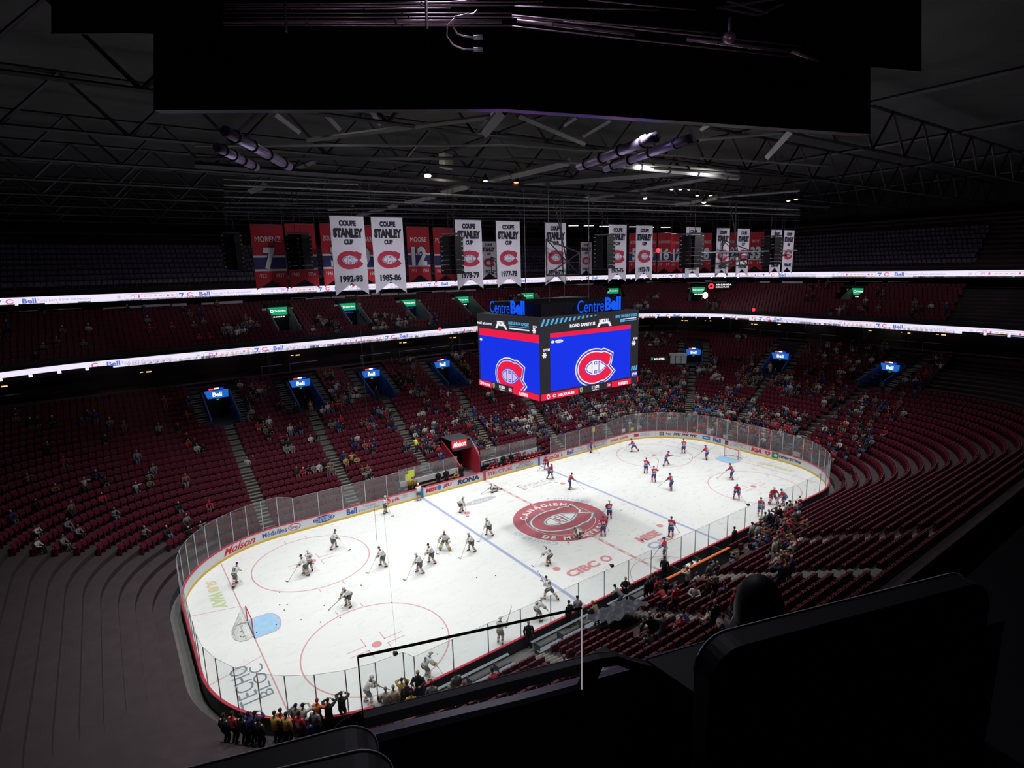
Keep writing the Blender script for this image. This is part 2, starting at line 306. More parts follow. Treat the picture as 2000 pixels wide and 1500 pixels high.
D = {"players":[["V",-26.84,6.65,-60.6,"stride","L","15","dark"],["V",-22.08,4.78,-290.6,"glide","L","","dark"],["V",-21.68,5.05,-355.6,"stand","R","","white"],["V",-18.89,7.68,-115.6,"glide","R","","dark"],["V",-16.71,2.23,-285.6,"glide","L","","dark"],["V",-20.92,-1.5,-250.6,"lean","R","","white"],["V",-14.84,-0.55,-285.6,"glide","L","","white"],["V",-13.39,0.22,-285.6,"glide","L","19","dark"],["V",-11.44,1.5,-225.6,"goalie","R","33","gold"],["V",-9.82,-0.13,-280.6,"glide","L","","white"],["V",-7.06,1.37,-280.6,"glide","L","","white"],["V",-6.47,7.32,-145.6,"lean","R","","white"],["V",-12.45,11.71,-135.6,"stand","R","","white"],["V",-8.38,12.42,-365.6,"stand","R","","white"],["V",-0.89,9.47,-305.6,"kneel","R","","white"],["V",-6.19,-5.91,-335.6,"lean","L","16","white"],["V",-0.95,-3.78,-285.6,"kneel","R","","dark"],["V",-9.28,-9.66,-355.6,"stride_carry","L","93","dark"],["V",-11.41,-11.05,-95.6,"lean","R","","white"],["V",-14.81,-11.5,-55.6,"carry","R","56","white"],["V",-19.95,-11.47,-95.6,"lean","R","95","white"],["V",-23.41,-11.32,-115.6,"glide","L","","white"],["M",7.56,11.23,-235.6,"lean","R","","blue"],["M",5.94,8.7,-165.6,"glide","R","","blue"],["M",5.66,5.03,-105.6,"glide","R","","dark"],["M",15.75,12.48,-125.6,"stand","R","","blue"],["M",20.05,9.12,-335.6,"stride","L","","blue"],["M",24.27,4.76,-35.6,"stand","R","20","blue"],["M",19.18,3.37,-115.6,"shoot","R","17","blue"],["M",24.48,1.56,-365.6,"glide","L","77","blue"],["M",15.31,3.03,-65.6,"stand","R","","blue"],["M",13.95,0.68,-35.6,"carry","R","48","blue"],["M",13.65,-1.9,-365.6,"glide","L","68","blue"],["M",21.12,-4.05,-345.6,"glide","L","54","blue"],["M",16.79,-7.44,-235.6,"lean","L","","blue"],["M",18.37,-10.37,-215.6,"goalie","R","","red"],["M",18.85,-11.24,-315.6,"lean","L","","blue"],["M",14.95,-11.09,-235.6,"stand","L","","blue"],["M",3.48,-2.95,-45.6,"stand","L","75","white"],["M",0.62,-5.04,-35.6,"stand","R","34","blue"],["M",5.09,-8.75,-55.6,"stand","R","14","blue"],["M",1.7,-10.93,-335.6,"stand","L","","blue"]],"pucks":[[-17.42,12.47],[-24.83,1.77],[-24.4,1.44],[-24.74,0.88],[-22.31,-0.31],[-24.13,-1.05],[-23.15,-2.14],[-21.91,-2.47],[-19.22,0.59],[-18.33,-3.0],[-11.74,-3.89],[-10.45,-4.56],[-24.41,3.45],[-25.63,-0.57],[-26.9,-0.66],[-16.89,-7.85],[-17.27,-9.03],[-18.42,-9.94],[-25.01,-10.21],[-27.7,0.12],[-27.83,-0.45],[-27.69,-0.6],[-27.52,0.75],[5.83,-2.21],[-2.47,-1.45],[22.65,1.08],[23.16,3.01],[22.01,-0.76],[23.48,-9.07],[16.46,-6.88],[26.34,-0.13]],"ads":[["Molson",-27.1,-24.12,"molson"],["M\u00e9dailles",-23.48,-21.36,"blue"],["Esso",-21.18,-20.17,"esso"],["OREO",-19.01,-16.95,"oreo"],["Bell",-15.8,-14.79,"bell"],["Tout part\nd'une connexion",-14.62,-12.42,"grey"],["pik",-11.3,-9.86,"pik"],["MISE-O-JEU",-7.33,-4.1,"mise"],["RONA",-3.51,-0.7,"rona"],["STRUCTUBE",0.44,3.82,"red"],["DEPOTIUM\nMINI ENTREPOT",4.39,6.87,"dark"],["Coca-Cola",9.0,10.93,"coke"],["Bell",12.18,13.28,"bell"],["Tout part\nd'une connexion",13.46,15.45,"grey"],["PROPER TWELVE\nIRISH WHISKEY",16.53,19.18,"dark"],["pizza pizza",19.78,23.0,"pizza"],["BANQUE\nNATIONALE",24.01,26.64,"bn"],["App",27.68,29.27,"app"],["PFK PFK PFK",29.53,32.7,"pfk"],["ACE",33.37,34.44,"sq"],["Bell",34.89,36.03,"bell"],["Les id\u00e9es\nprennent vie ici",36.62,39.65,"idee"],["IGA",40.34,41.84,"iga"],["nterprise",43.46,46.53,"ent"]],"rib1":[-16.99,-15.65,-15.01,-9.95,-7.58,-7.1,-1.82,-0.48,50.47,62.41,69.18],"rib2":[-6.03,-5.18,9.8,11.17,43.08,60.22,77.94],"cups":[["1992-93",-19.77,2.09,26.47,21.92],["1985-86",-17.23,2.07,26.46,21.83],["1978-79",-11.32,2.03,26.47,21.77],["1977-78",-8.02,2.03,26.46,21.82],["1976-77",-3.6,2.1,26.5,21.84],["1975-76",3.08,2.09,26.54,21.84],["1972-73",6.33,2.06,26.57,21.91],["1970-71",13.0,2.02,26.54,21.92],["1968-69",17.59,2.31,26.35,22.04],["1967-68",21.0,2.12,26.36,22.1],["1965-66",27.05,2.08,26.42,22.05],["1964-65",29.55,2.08,26.4,22.04]],"cups2":[["1952-53",7.55,2.11,26.35,21.96],["1970-71",23.89,2.33,26.77,22.09]],"reds":[["MORENZ","7","1923","1937",-22.46,4.0,2.31,26.51,22.16],["LACH","16","1940","1954",-20.25,4.0,2.25,26.6,22.17],["BOUCHARD","3","1941","1956",-17.88,4.0,2.14,26.65,22.19],["M.RICHARD","9","1942","1960",-15.66,4.0,2.47,26.59,22.1],["MOORE","12","1951","1963",-11.11,4.0,2.16,26.58,22.25],["PLANTE","1","1952","1963",-8.79,4.0,2.13,26.54,22.17],["GEOFFRION","5","19","19",23.64,12.93,1.42,27.11,22.2],["BELIVEAU","4","19","19",25.42,11.65,1.42,27.06,22.15],["H.RICHARD","16","19","19",26.77,10.69,1.87,27.08,22.11],["COURNOYER","12","19","19",28.06,9.73,1.61,26.91,22.07],["SAVARD","18","19","19",30.92,7.68,1.81,26.89,22.11],["GAINEY","23","19","19",33.96,5.49,1.55,26.86,22.14],["ROY","33","19","19",36.14,3.93,2.0,26.86,22.08]],"arrays":[[-23.284,11.935,24.887,1.37],[-19.035,8.875,24.796,1.85],[-11.122,-1.267,24.177,1.56],[3.367,-2.155,24.246,1.76],[9.432,-6.515,24.145,1.93],[23.512,-5.605,24.163,1.86]],"ceil":[[-27.75,-7.59,30.5,-15.81,-14.84,30.5,0.35,"g"],[-15.81,-14.84,30.5,2.74,-20.73,30.5,0.35,"g"],[-27.68,-5.94,29.3,-14.34,-13.37,29.3,0.16,"l"],[-14.34,-13.37,29.3,8.19,-18.22,29.3,0.16,"l"],[-27.53,-4.42,29.0,-13.32,-11.94,29.0,0.25,"g"],[-13.32,-11.94,29.0,12.73,-16.06,29.0,0.25,"g"],[-26.83,0.62,29.5,-4.82,-0.19,29.5,0.55,"g"],[-4.82,-0.19,29.5,40.68,-2.62,29.5,0.55,"g"],[-24.12,-6.88,31.0,-22.02,-3.64,31.0,0.45,"l"],[-22.01,-8.11,31.0,-20.3,-5.3,31.0,0.45,"l"],[-19.97,-9.29,31.0,-18.83,-7.44,31.0,0.4,"l"],[-22.15,-5.44,30.2,-16.3,-14.39,30.2,0.35,"l"],[-17.34,-17.03,29.8,-15.75,-13.14,29.8,0.75,"l"],[-15.35,-15.26,30.2,-8.19,-12.09,30.2,0.4,"l"],[-10.39,-13.9,31.0,-9.78,-12.2,31.0,0.3,"l"],[-8.37,-14.44,31.0,-6.97,-10.74,31.0,0.35,"l"],[-2.81,-16.85,31.0,-2.05,-15.61,31.0,0.4,"l"],[-2.4,-21.41,29.8,3.68,-16.5,29.8,0.6,"l"],[-2.99,-16.19,30.2,-0.2,-19.79,30.2,0.25,"l"],[-20.61,1.76,30.0,-20.34,-1.02,30.0,0.5,"l"],[-5.98,-1.82,30.0,-6.02,-8.33,30.0,0.8,"l"],[-2.35,1.38,30.0,4.67,-9.25,30.0,0.8,"l"],[9.35,0.88,30.0,9.05,-10.14,30.0,0.6,"l"],[21.93,-0.04,30.0,25.14,-7.18,30.0,0.4,"l"],[-5.99,1.28,30.0,-6.12,-2.02,30.0,0.6,"l"],[-25.26,1.46,28.6,30.44,-4.48,28.6,0.16,"l"],[-23.56,11.06,29.5,33.12,-2.99,29.5,0.3,"g"],[-24.6,5.57,28.4,34.79,-2.2,28.4,0.14,"l"],[-22.27,18.81,29.5,36.8,-1.05,29.5,0.3,"g"],[-21.99,20.64,29.3,42.29,1.85,29.3,0.35,"g"],[-21.93,21.24,29.0,46.92,4.28,29.0,0.2,"g"],[-21.65,23.01,28.8,48.94,5.33,28.8,0.2,"g"],[-25.14,1.96,29.0,-17.11,0.5,29.0,0.14,"l"],[-21.82,10.25,29.5,-21.59,7.16,29.5,0.8,"l"],[-8.02,11.91,29.5,-7.6,7.26,29.5,0.8,"l"],[-8.28,4.68,29.5,-8.21,0.8,29.5,0.8,"l"],[-12.73,19.97,29.5,-10.79,18.18,29.5,0.8,"l"],[-7.29,25.92,29.5,-7.83,14.55,29.5,0.8,"l"],[6.88,4.19,29.5,6.25,-0.48,29.5,0.7,"l"],[18.98,2.9,29.5,18.32,-2.57,29.5,0.7,"l"],[-7.23,-12.29,29.2,4.3,-13.98,29.2,0.42,"w"],[-6.07,-13.26,29.0,4.96,-13.57,29.0,0.42,"w"],[-12.42,-16.31,28.0,-14.18,-22.55,28.0,0.5,"p"],[-10.81,-16.49,28.0,-12.78,-23.03,28.0,0.45,"p"],[-28.16,-15.82,28.0,-24.55,-10.06,28.0,0.45,"p"],[-27.94,-12.91,28.0,-25.8,-9.26,28.0,0.45,"p"]],"conduit":[[-30.098,-26.915,27.621,-25.79,-30.016,27.53,"r"],[-30.102,-26.92,27.588,-25.798,-30.025,27.472,"r"],[-30.108,-26.926,27.546,-27.048,-29.135,27.46,"r"],[-30.119,-26.937,27.471,-26.231,-29.746,27.351,"r"],[-30.128,-26.947,27.404,-26.101,-29.854,27.288,"r"],[-30.137,-26.957,27.337,-26.388,-29.666,27.222,"R"],[-30.145,-26.966,27.279,-26.259,-29.776,27.151,"r"],[-26.18,-29.753,27.467,-24.221,-31.185,27.339,"r"],[-26.24,-29.756,27.284,-25.559,-30.265,27.196,"r"],[-25.559,-30.265,27.196,-22.424,-32.629,26.697,"r"],[-26.178,-29.813,27.232,-24.621,-30.994,26.958,"R"],[-23.935,-31.511,26.853,-22.553,-32.557,26.617,"R"],[-22.553,-32.557,26.617,-22.194,-32.854,26.455,"R"],[-26.26,-29.777,27.142,-22.451,-32.658,26.505,"r"],[-27.034,-29.12,27.56,-26.543,-29.46,27.604,"r"],[-25.165,-30.462,27.536,-23.738,-31.534,27.325,"r"],[-26.236,-29.751,27.318,-23.514,-31.79,26.94,"r"]],"bulk":[[-30.735,-23.15,28.317],[-24.713,-27.495,28.153],[-18.624,-32.082,27.213],[-18.825,-32.298,25.768],[-24.946,-27.746,26.476],[-30.968,-23.402,26.64]],"cable":[[-26.998,-29.864,27.193],[-27.052,-29.839,27.139],[-27.289,-29.682,27.091],[-27.411,-29.625,26.968],[-27.439,-29.644,26.81],[-27.381,-29.722,26.665],[-27.259,-29.826,26.598],[-27.129,-29.922,26.586]],"cable2":[[-27.117,-29.792,27.141],[-27.301,-29.671,27.099],[-27.345,-29.672,26.966],[-27.304,-29.734,26.837],[-27.211,-29.811,26.795],[-27.102,-29.893,26.776]],"lamps":[[-11.472,1.179,30.215,"y"],[-6.33,1.264,30.208,"b"],[-4.384,-0.172,30.029,"o"],[6.957,4.421,30.662,"y"],[18.131,2.816,31.108,"w"],[18.873,2.28,31.085,"w"],[19.614,1.745,31.062,"w"],[21.981,2.458,30.648,"w"],[23.153,1.612,30.612,"w"],[8.615,-5.366,31.37,"w"],[11.914,-5.166,31.574,"w"],[27.914,-4.542,29.641,"w"],[28.59,-4.991,29.779,"w"],[11.72,0.775,29.69,"y"],[16.264,-2.605,29.162,"y"]],"seatR":[[-31.41,-37.48,22.3],[-31.36,-37.49,22.3],[-31.12,-37.57,22.3],[-30.52,-37.76,22.3]],"railz":[[-31.83,-36.16,21.4],[-31.65,-36.22,21.4],[-31.24,-36.35,21.4],[-30.96,-36.44,21.4],[-30.8,-36.49,21.4]],"rail2":[[-32.078,-35.851,21.053],[-31.913,-35.94,21.17],[-31.852,-35.968,21.231],[-31.787,-36.005,21.269]],"rail3":[[-30.765,-36.461,21.368],[-30.704,-36.503,21.373],[-30.647,-36.551,21.345],[-30.576,-36.607,21.321]],"par":[[-32.57,-35.54,21.0],[-31.76,-35.81,21.0],[-31.0,-36.08,21.0],[-30.31,-36.29,21.0]],"parR":[[-30.44,-36.49,21.2],[-30.11,-36.58,21.2],[-29.5,-36.8,21.2],[-28.62,-37.09,21.2]],"glass":[[-31.86,-36.29,21.75],[-30.97,-36.58,21.75]],"seatL1":[[-32.52,-36.93,22.15],[-32.39,-36.96,22.15],[-32.18,-37.02,22.15],[-32.13,-37.06,22.15]],"seatL2":[[-32.52,-37.13,22.27],[-32.36,-37.18,22.27],[-32.19,-37.24,22.27],[-32.16,-37.27,22.27]],"head":[-29.797,-36.707,21.394]}
# ================================================================== the ice
RINK = Path(30.48, 12.95, 8.53)
def rink_outline(n=20):
    pts = []
    for c, a0 in (((21.95,4.42),0), ((-21.95,4.42),PI/2), ((-21.95,-4.42),PI), ((21.95,-4.42),1.5*PI)):
        pts += [(c[0]+8.53*math.cos(a0+PI/2*i/n), c[1]+8.53*math.sin(a0+PI/2*i/n)) for i in range(n+1)]
    return pts
b = MB(); b.poly([(x, y, 0) for x, y in rink_outline()]); ice = b.build('floor_ice', 'ice'); ice['kind'] = 'structure'
b = MB(); b.box((0,0,-.25), (150,130,.4)); struct(b.build('floor', 'concrete'))
FL = lambda x, y, l: (x, y, l)
def ice_mark(name, mats, fn, lift=.0035):
    F = Flat(FL, lift); fn(F); return F.build(name, mats, ice)
def f(F):
    F.rect(-.15,-12.9,.15,12.9,0)
    for i in range(21): F.rect(-.07, -12.4+i*1.22, .07, -11.8+i*1.22, 1, 2)
ice_mark('centre_line', ['line_red','ice_white'], f)
for sx in (-1, 1):
    ice_mark('blue_line', ['line_blue'], lambda F: F.rect(sx*7.77-.15, -12.9, sx*7.77+.15, 12.9, 0))
    def f(F):
        F.rect(sx*27.13-.04, -11.1, sx*27.13+.04, 11.1, 0)
        for sy in (-1, 1):
            F.poly([(sx*27.13, sy*3.35-.03),(sx*30.4, sy*4.27-.03),(sx*30.4, sy*4.27+.03),(sx*27.13, sy*3.35+.03)][::1 if sx*1 > 0 else -1], 0)
    ice_mark('goal_line', ['line_red'], f)
    def f(F):
        P = [(sx*27.1, -1.22),(sx*25.9, -1.22)]+[(sx*(25.9-.62*math.sin(PI*i/10)), -1.22*math.cos(PI*i/10)) for i in range(1,10)]+[(sx*25.9, 1.22),(sx*27.1, 1.22)]
        if sx < 0: P = P
        else: P = P[::-1]
        F.poly(offset_poly(P, .06) if True else P, 1, 1); F.poly(P, 0, 2)
    ice_mark('goal_crease', ['crease_blue','line_red'], f)
    for sy in (-1, 1):
        cx, cy = sx*21.03, sy*6.71
        def f(F):
            F.ring(cx, cy, 4.57, .09, 0); F.ell(cx, cy, .32, .32, 1)
            for a in (-1,1):
                for c in (-1,1):
                    F.rect(*sorted_rect(cx+a*.6, cy+c*.23, cx+a*1.85, cy+c*.29), 0); F.rect(*sorted_rect(cx+a*.6, cy+c*.23, cx+a*.66, cy+c*1.15), 0)
                    F.rect(*sorted_rect(cx+a*.86, cy+c*4.57, cx+a*.92, cy+c*5.17), 0)
        def sorted_rect(a, b_, c, d): return min(a,c), min(b_,d), max(a,c), max(b_,d)
        ice_mark('faceoff_circle', ['line_red','ice_pink'], f)
        ice_mark('faceoff_dot', ['ice_pink'], lambda F: F.ell(sx*6.1, sy*6.71, .32, .32, 0))
def f(F):
    for i in range(30):
        a, c = PI*i/30, PI*(i+1)/30
        F.poly([(3.02*math.cos(a), -12.93+3.02*math.sin(a)),(3.08*math.cos(a), -12.93+3.08*math.sin(a)),(3.08*math.cos(c), -12.93+3.08*math.sin(c)),(3.02*math.cos(c), -12.93+3.02*math.sin(c))], 0)
ice_mark('referee_crease', ['line_red'], f)
def f(F):
    F.ell(0,0,4.57,4.57,1,1,64); F.ell(0,0,4.44,4.44,0,2,64)
    F.ring(0,0,3.28,.05,1,3)
    ch_logo(F, 0, 0, 4.1, 5, 1, 0, 1, 4, 3)
    F.text('H', 0, 0, 1.0, .9, 0, 9, .03)
    F.arc_text('CANADIENS', 0, 0, 3.42, math.radians(146), .66, 1, 4, .03, 1.6); 
    F.arc_text('DE MONTRÉAL', 0, 0, -4.0, math.radians(18), .62, 1, 4, .03, 1.4) if False else None
    # lower wording reads counter-clockwise with its tops toward the centre
    a = math.radians(205)
    for ch in 'DE MONTRÉAL':
        if ch == ' ': a += .13; continue
        _, _, tw, th = text2d(ch, .03); wd = tw*.62/.72; a += (wd/2+.10)/3.9
        F.text(ch, 3.88*math.cos(a), 3.88*math.sin(a), None, wd, 1, 4, .03, 0, a+PI/2); a += (wd/2+.10)/3.9
    F.rect(-.12,-4.4,.12,-2.3,2,3); F.rect(-.12,2.3,.12,4.4,2,3)
ice_mark('centre_logo', ['logo_red','ice_white','line_red','ice_grey','ice_dark','ice_dark'], f)
def f(F):
    F.arc_text('CentreBell', 0, 0, 4.85, math.radians(228), .62, 0, 2, .01, .8); F.arc_text('CentreBell', 0, 0, 4.85, math.radians(66), .62, 0, 2, .01, .8)
ice_mark('arena_lettering', ['ice_cblue'], f)
ice_mark('oval_advert', ['ice_grey','ice_white'], lambda F: (F.ell(-3.55,8.42,1.95,.55,0,1,32), F.ring(-3.55,8.42,1.78,.05,1,2,40,.27), F.text('Ford', -3.55, 8.42, .62, 2.1, 1, 3, .0, .35)))
ice_mark('bank_advert', ['ice_pink'], lambda F: (F.text('CIBC', -4.45, -7.95, .95, 3.2, 0, 2, .05), F.ring(-1.95,-7.95,.42,.24,0,2,6)))
ice_mark('insurance_advert', ['ice_grey','ice_pink'], lambda F: (F.text('intact', 3.6, 8.75, .85, 3.0, 0, 2, .01), F.text('ASSURANCE', 4.1, 7.85, .28, 2.6, 1, 2), F.rect(1.75,7.9,1.9,9.3,1,1), F.rect(1.75,7.9,2.2,8.03,1,1), F.rect(1.75,9.17,2.2,9.3,1,1)))
ice_mark('lottery_advert', ['ice_pink','line_blue','ice_white'], lambda F: (F.text('MISE', 3.7, -7.45, 1.05, 2.7, 0, 2, .06, .1), F.ell(2.9,-8.85,.72,.5,1,1,24), F.ell(2.9,-8.85,.45,.28,2,2,20), F.text('JEU', 4.35, -8.85, .95, 1.7, 0, 2, .06, .1)))
ice_mark('builder_advert', ['ice_dark'], lambda F: (F.text('TECHO', -28.62, -5.5, 1.0, 3.9, 0, 2, 0, 0, PI/2), F.text('BLOC', -27.72, -5.6, .75, 3.2, 0, 2, 0, 0, PI/2)))
ice_mark('sandwich_advert', ['ice_gold','ice_green'], lambda F: (F.text('SUB', 28.35, -3.7, .72, 2.0, 0, 2, .04, .3, -PI/2), F.text('WAY', 28.35, -6.0, .72, 2.3, 1, 2, .04, .3, -PI/2)))
ice_mark('sandwich_advert', ['ice_gold','ice_green'], lambda F: (F.text('SUB', -28.3, 7.6, .72, 2.0, 0, 2, .04, .3, -PI/2), F.text('WAY', -28.3, 5.1, .9, 2.6, 1, 2, .06, .3, -PI/2)))
ice_mark('car_advert', ['ice_grey'], lambda F: F.text('Chevrolet', 28.35, 5.6, .6, 3.7, 0, 2, .0, .35, -PI/2))
# ================================================================== boards
boards = empty('rink_boards', (0,0,0), label='white dasher boards around the ice with yellow kick strip and red top rail', cat='boards')
b = MB(); wallband(RINK, 0, RINK.total, .20, 1.0, 0, b, .4, 0, .09); panel_ = b.build('board_panel', 'board_white', boards)
b = MB(); wallband(RINK, 0, RINK.total, .0, .20, 0, b, .4, .014, .1); b.build('kick_strip', 'board_yellow', boards)
b = MB(); wallband(RINK, 0, RINK.total, 1.0, 1.07, 0, b, .6, .03, .16); b.build('top_rail', 'board_red', boards)
b = MB(); wallband(RINK, 0, RINK.total, 0, 1.0, 0, b, 1.2, -.095, .03); b.build('outer_skin', 'board_dark', boards)
def board_fn(s0): return pathfn(RINK, s0)
for s, m in ((0,'board_red'),(-7.77,'ad_blue2'),(7.77,'ad_blue2')):
    F = Flat(board_fn(s), .006); F.rect(-.16, .0, .16, 1.0, 0, 4); F.build('line_marker', [m], boards)
for s in (27.2, 40.1, 53.0): F = Flat(board_fn(s), .006); F.rect(-.02,.2,.02,1.0,0,1); F.build('panel_seam', ['ad_grey'], boards)
def advert(t, s0, s1, kind):
    c = (s0+s1)/2; W = s1-s0; F = Flat(board_fn(c), .006); Z = .61; mats = ['ad_blue']
    if kind == 'molson': mats = ['ad_red']; F.text(t, 0, Z, .62, W*1.02, 0, 2, .02, .45); F.rect(-W*.35,.33,W*.5,.36,0,1)
    elif kind == 'blue': F.text(t, 0, Z-.02, .44, W, 0, 2, .015)
    elif kind == 'bell': F.text(t, 0, Z, .58, W, 0, 2, .03)
    elif kind == 'esso': mats = ['ad_blue','ad_white','ad_red']; F.ell(0,Z,W*.55,.32,0,1,28); F.ell(0,Z,W*.48,.26,1,2,28); F.text(t, 0, Z, .28, W*.72, 2, 3, .03)
    elif kind == 'oreo': mats = ['ad_blue','ad_white']; F.ell(0,Z,W*.5,.33,0,1,28); F.text(t, 0, Z, .44, W*.86, 1, 2, .06, .1); F.text(t, 0, Z, .38, W*.8, 0, 3, .0, .1)
    elif kind == 'grey': mats = ['ad_grey']; F.text(t, 0, Z, .52, W, 0, 2)
    elif kind == 'pik': mats = ['ad_red','ad_white','ad_grey']; F.ell(-W*.72,Z,.33,.33,0,1); F.text('Yu', -W*.72, Z, .34, .42, 1, 2, .02); F.text('pik', -.1, Z-.03, .46, W*.62, 0, 2, .03); F.text('voyage\nvacances', W*.62, Z+.1, .3, W*.45, 2, 2)
    elif kind == 'mise': mats = ['ad_red','ad_blue2']; F.text('MISE', -W*.28, Z, .44, W*.44, 0, 2, .05, .2); F.ell(0,Z,.26,.26,1,1); F.text('JEU', W*.3, Z, .44, W*.34, 0, 2, .05, .2); F.text('O', 0, Z, .3, .3, 0, 3, .02) if False else None
    elif kind == 'rona': mats = ['ad_navy']; F.text(t, 0, Z, .54, W, 0, 2, .06, .12)
    elif kind == 'red': mats = ['ad_red']; F.text(t, 0, Z, .40, W, 0, 2, .02)
    elif kind == 'dark': mats = ['ad_dark']; F.text(t, 0, Z, .66, W, 0, 2, .0)
    elif kind == 'coke':
        mats = ['ad_red']; F.text(t, 0, Z, .56, W, 0, 2, .03, .5)
        for x in (-W*.72, W*.72): F.poly([(x-.09,.32),(x+.09,.32),(x+.09,.68),(x+.03,.80),(x+.03,.93),(x-.03,.93),(x-.03,.80),(x-.09,.68)], 0, 2)
    elif kind == 'pizza': mats = ['ad_orange']; F.text(t, 0, Z-.03, .46, W, 0, 2, .05)
    elif kind == 'bn': mats = ['ad_red','ad_grey']; F.poly([(-W*.5,.40),(-W*.28,.36),(-W*.22,.40),(-W*.22,.78),(-W*.42,.84),(-W*.5,.80)], 0, 1); F.text(t, W*.14, Z, .42, W*.6, 1, 2)
    elif kind == 'app': mats = ['ad_dark','ad_white']; F.rect(-W*.5,.36,-W*.12,.84,0,1); F.ring(-W*.31,.6,.13,.05,1,2,16); F.text(t, W*.25, Z-.02, .34, W*.5, 0, 2, .03)
    elif kind == 'pfk':
        mats = ['ad_dark','ad_red']; F.text(t, 0, Z-.03, .36, W, 0, 2, .05, .25)
        for x in (-.25,.0,.25): F.rect(x-.08,.86,x+.08,.97,1,2)
    elif kind == 'sq': mats = ['ad_blue2','ad_white']; F.rect(-W*.5,.38,W*.5,.84,0,1,3); F.ell(0,Z,W*.3,.1,1,2)
    elif kind == 'idee': mats = ['ad_grey','ad_navy','ad_red']; F.rect(-W*.5,.34,-W*.34,.9,1,1); F.rect(-W*.47,.44,-W*.37,.62,2,2); F.text(t, W*.12, Z, .50, W*.74, 0, 2)
    elif kind == 'iga': mats = ['ad_red','ad_white']; F.text(t, -.1, Z, .50, W*.95, 0, 2, .07, .2); x = W*.9; F.poly([(x,.30),(x+.36,.62),(x+.33,.80),(x+.18,.87),(x,.76),(x-.18,.87),(x-.33,.80),(x-.36,.62)], 0, 2); F.ell(x,.62,.1,.1,1,3)
    elif kind == 'ent': mats = ['ad_dark','ad_green','ad_white']; F.rect(-W*.66,.24,-W*.38,.94,1,1,2); F.text('e', -W*.5, .6, .36, .42, 2, 2, .06); F.text(t, W*.1, Z-.02, .50, W*.92, 0, 2, .04)
    F.build('advert', mats, panel_)
for a in D['ads']: advert(*a)
# near side and left end adverts, seen from the ice only, are out of the photograph
# ================================================================== glass around the rink
glass = empty('rink_glass', (0,0,0), label='clear glass screens on posts standing on the boards around the ice', cat='glass')
def glass_run(s0, s1, step, z1, z1b=None, post='post'):
    gm = 'clear_glass' if s0 > 21.94+A_+L2_+A_ else 'rink_glass'
    n = max(1, round((s1-s0)/step))
    for i in range(n):
        a, c = s0+(s1-s0)*i/n, s0+(s1-s0)*(i+1)/n
        za = z1+((z1b or z1)-z1)*i/n; zb = z1+((z1b or z1)-z1)*(i+1)/n
        A = RINK.at(a); B = RINK.at(c); o = -.04; g = MB(); th = .012
        P = [(A[0]+A[2]*o, A[1]+A[3]*o), (B[0]+B[2]*o, B[1]+B[3]*o)]; Q = [(A[0]+A[2]*(o-th), A[1]+A[3]*(o-th)), (B[0]+B[2]*(o-th), B[1]+B[3]*(o-th))]
        g.add([(*P[0],1.07),(*P[1],1.07),(*P[1],zb),(*P[0],za)], [(0,1,2,3)])
        g.build('glass_pane', gm, glass)
        p = MB(); p.box((P[0][0], P[0][1], (1.07+za)/2), (.05,.05,za-1.07)); p.build('post', post, glass)
        e = MB(); e.tube([(*P[0],za),(*P[1],zb)], .012, 0, 4); e.build('edge', 'post', glass)
A_, L1_, L2_ = RINK.A, RINK.L1, RINK.L2
glass_run(9.6, 19.0, 2.35, 3.15); glass_run(19.0, 21.9, 2.4, 3.15, 3.55)
glass_run(21.95, 21.95+A_, 1.35, 3.55); glass_run(21.95+A_, 21.95+A_+L2_, 1.5, 3.55); glass_run(21.95+A_+L2_, 21.95+2*A_+L2_, 1.4, 3.55)
sN = 21.95+2*A_+L2_                       # start of the near side, x = 21.95
glass_run(sN, sN+17.6, 2.4, 3.0); glass_run(sN+17.6, sN+24.4, 1.7, 3.0, None, 'post'); glass_run(sN+24.4, sN+43.3, 2.4, 3.0); glass_run(sN+43.3, sN+43.9, .6, 3.0, 3.55)
glass_run(sN+43.9, sN+43.9+A_, 1.48, 3.55); glass_run(sN+43.9+A_, sN+43.9+A_+L2_, 1.5, 3.55); glass_run(sN+43.9+A_+L2_, sN+43.9+2*A_+L2_, 1.4, 3.8)
glass_run(-21.95, -20.6, 1.3, 3.8, 3.4); glass_run(-20.6, -9.3, 2.35, 3.35)
# small cameras clamped on near posts
for s, zt in ((sN+12.2, 3.05), (sN+28.4, 3.05), (sN+44.3, 3.55)):
    a = RINK.at(s); t = empty('glass_camera', (a[0]-a[2]*.04, a[1]-a[3]*.04, zt), 0, label='small black camera on the near glass '+('by the home goalie' if s < sN+15 else 'beside the bald guard' if s < sN+35 else 'at the left corner'), cat='camera', group='cameras clamped on the near glass')
    c = MB(); c.box((0,.0,.10), (.22,.16,.14)); c.tube([(0,.08,.1),(0,.2,.1)], .05, 0, 8); c.build('camera_body', 'black', t)
    c = MB(); c.tube([(0,0,-.05),(0,0,.05)], .03, 0, 6); c.build('clamp', 'post', t)
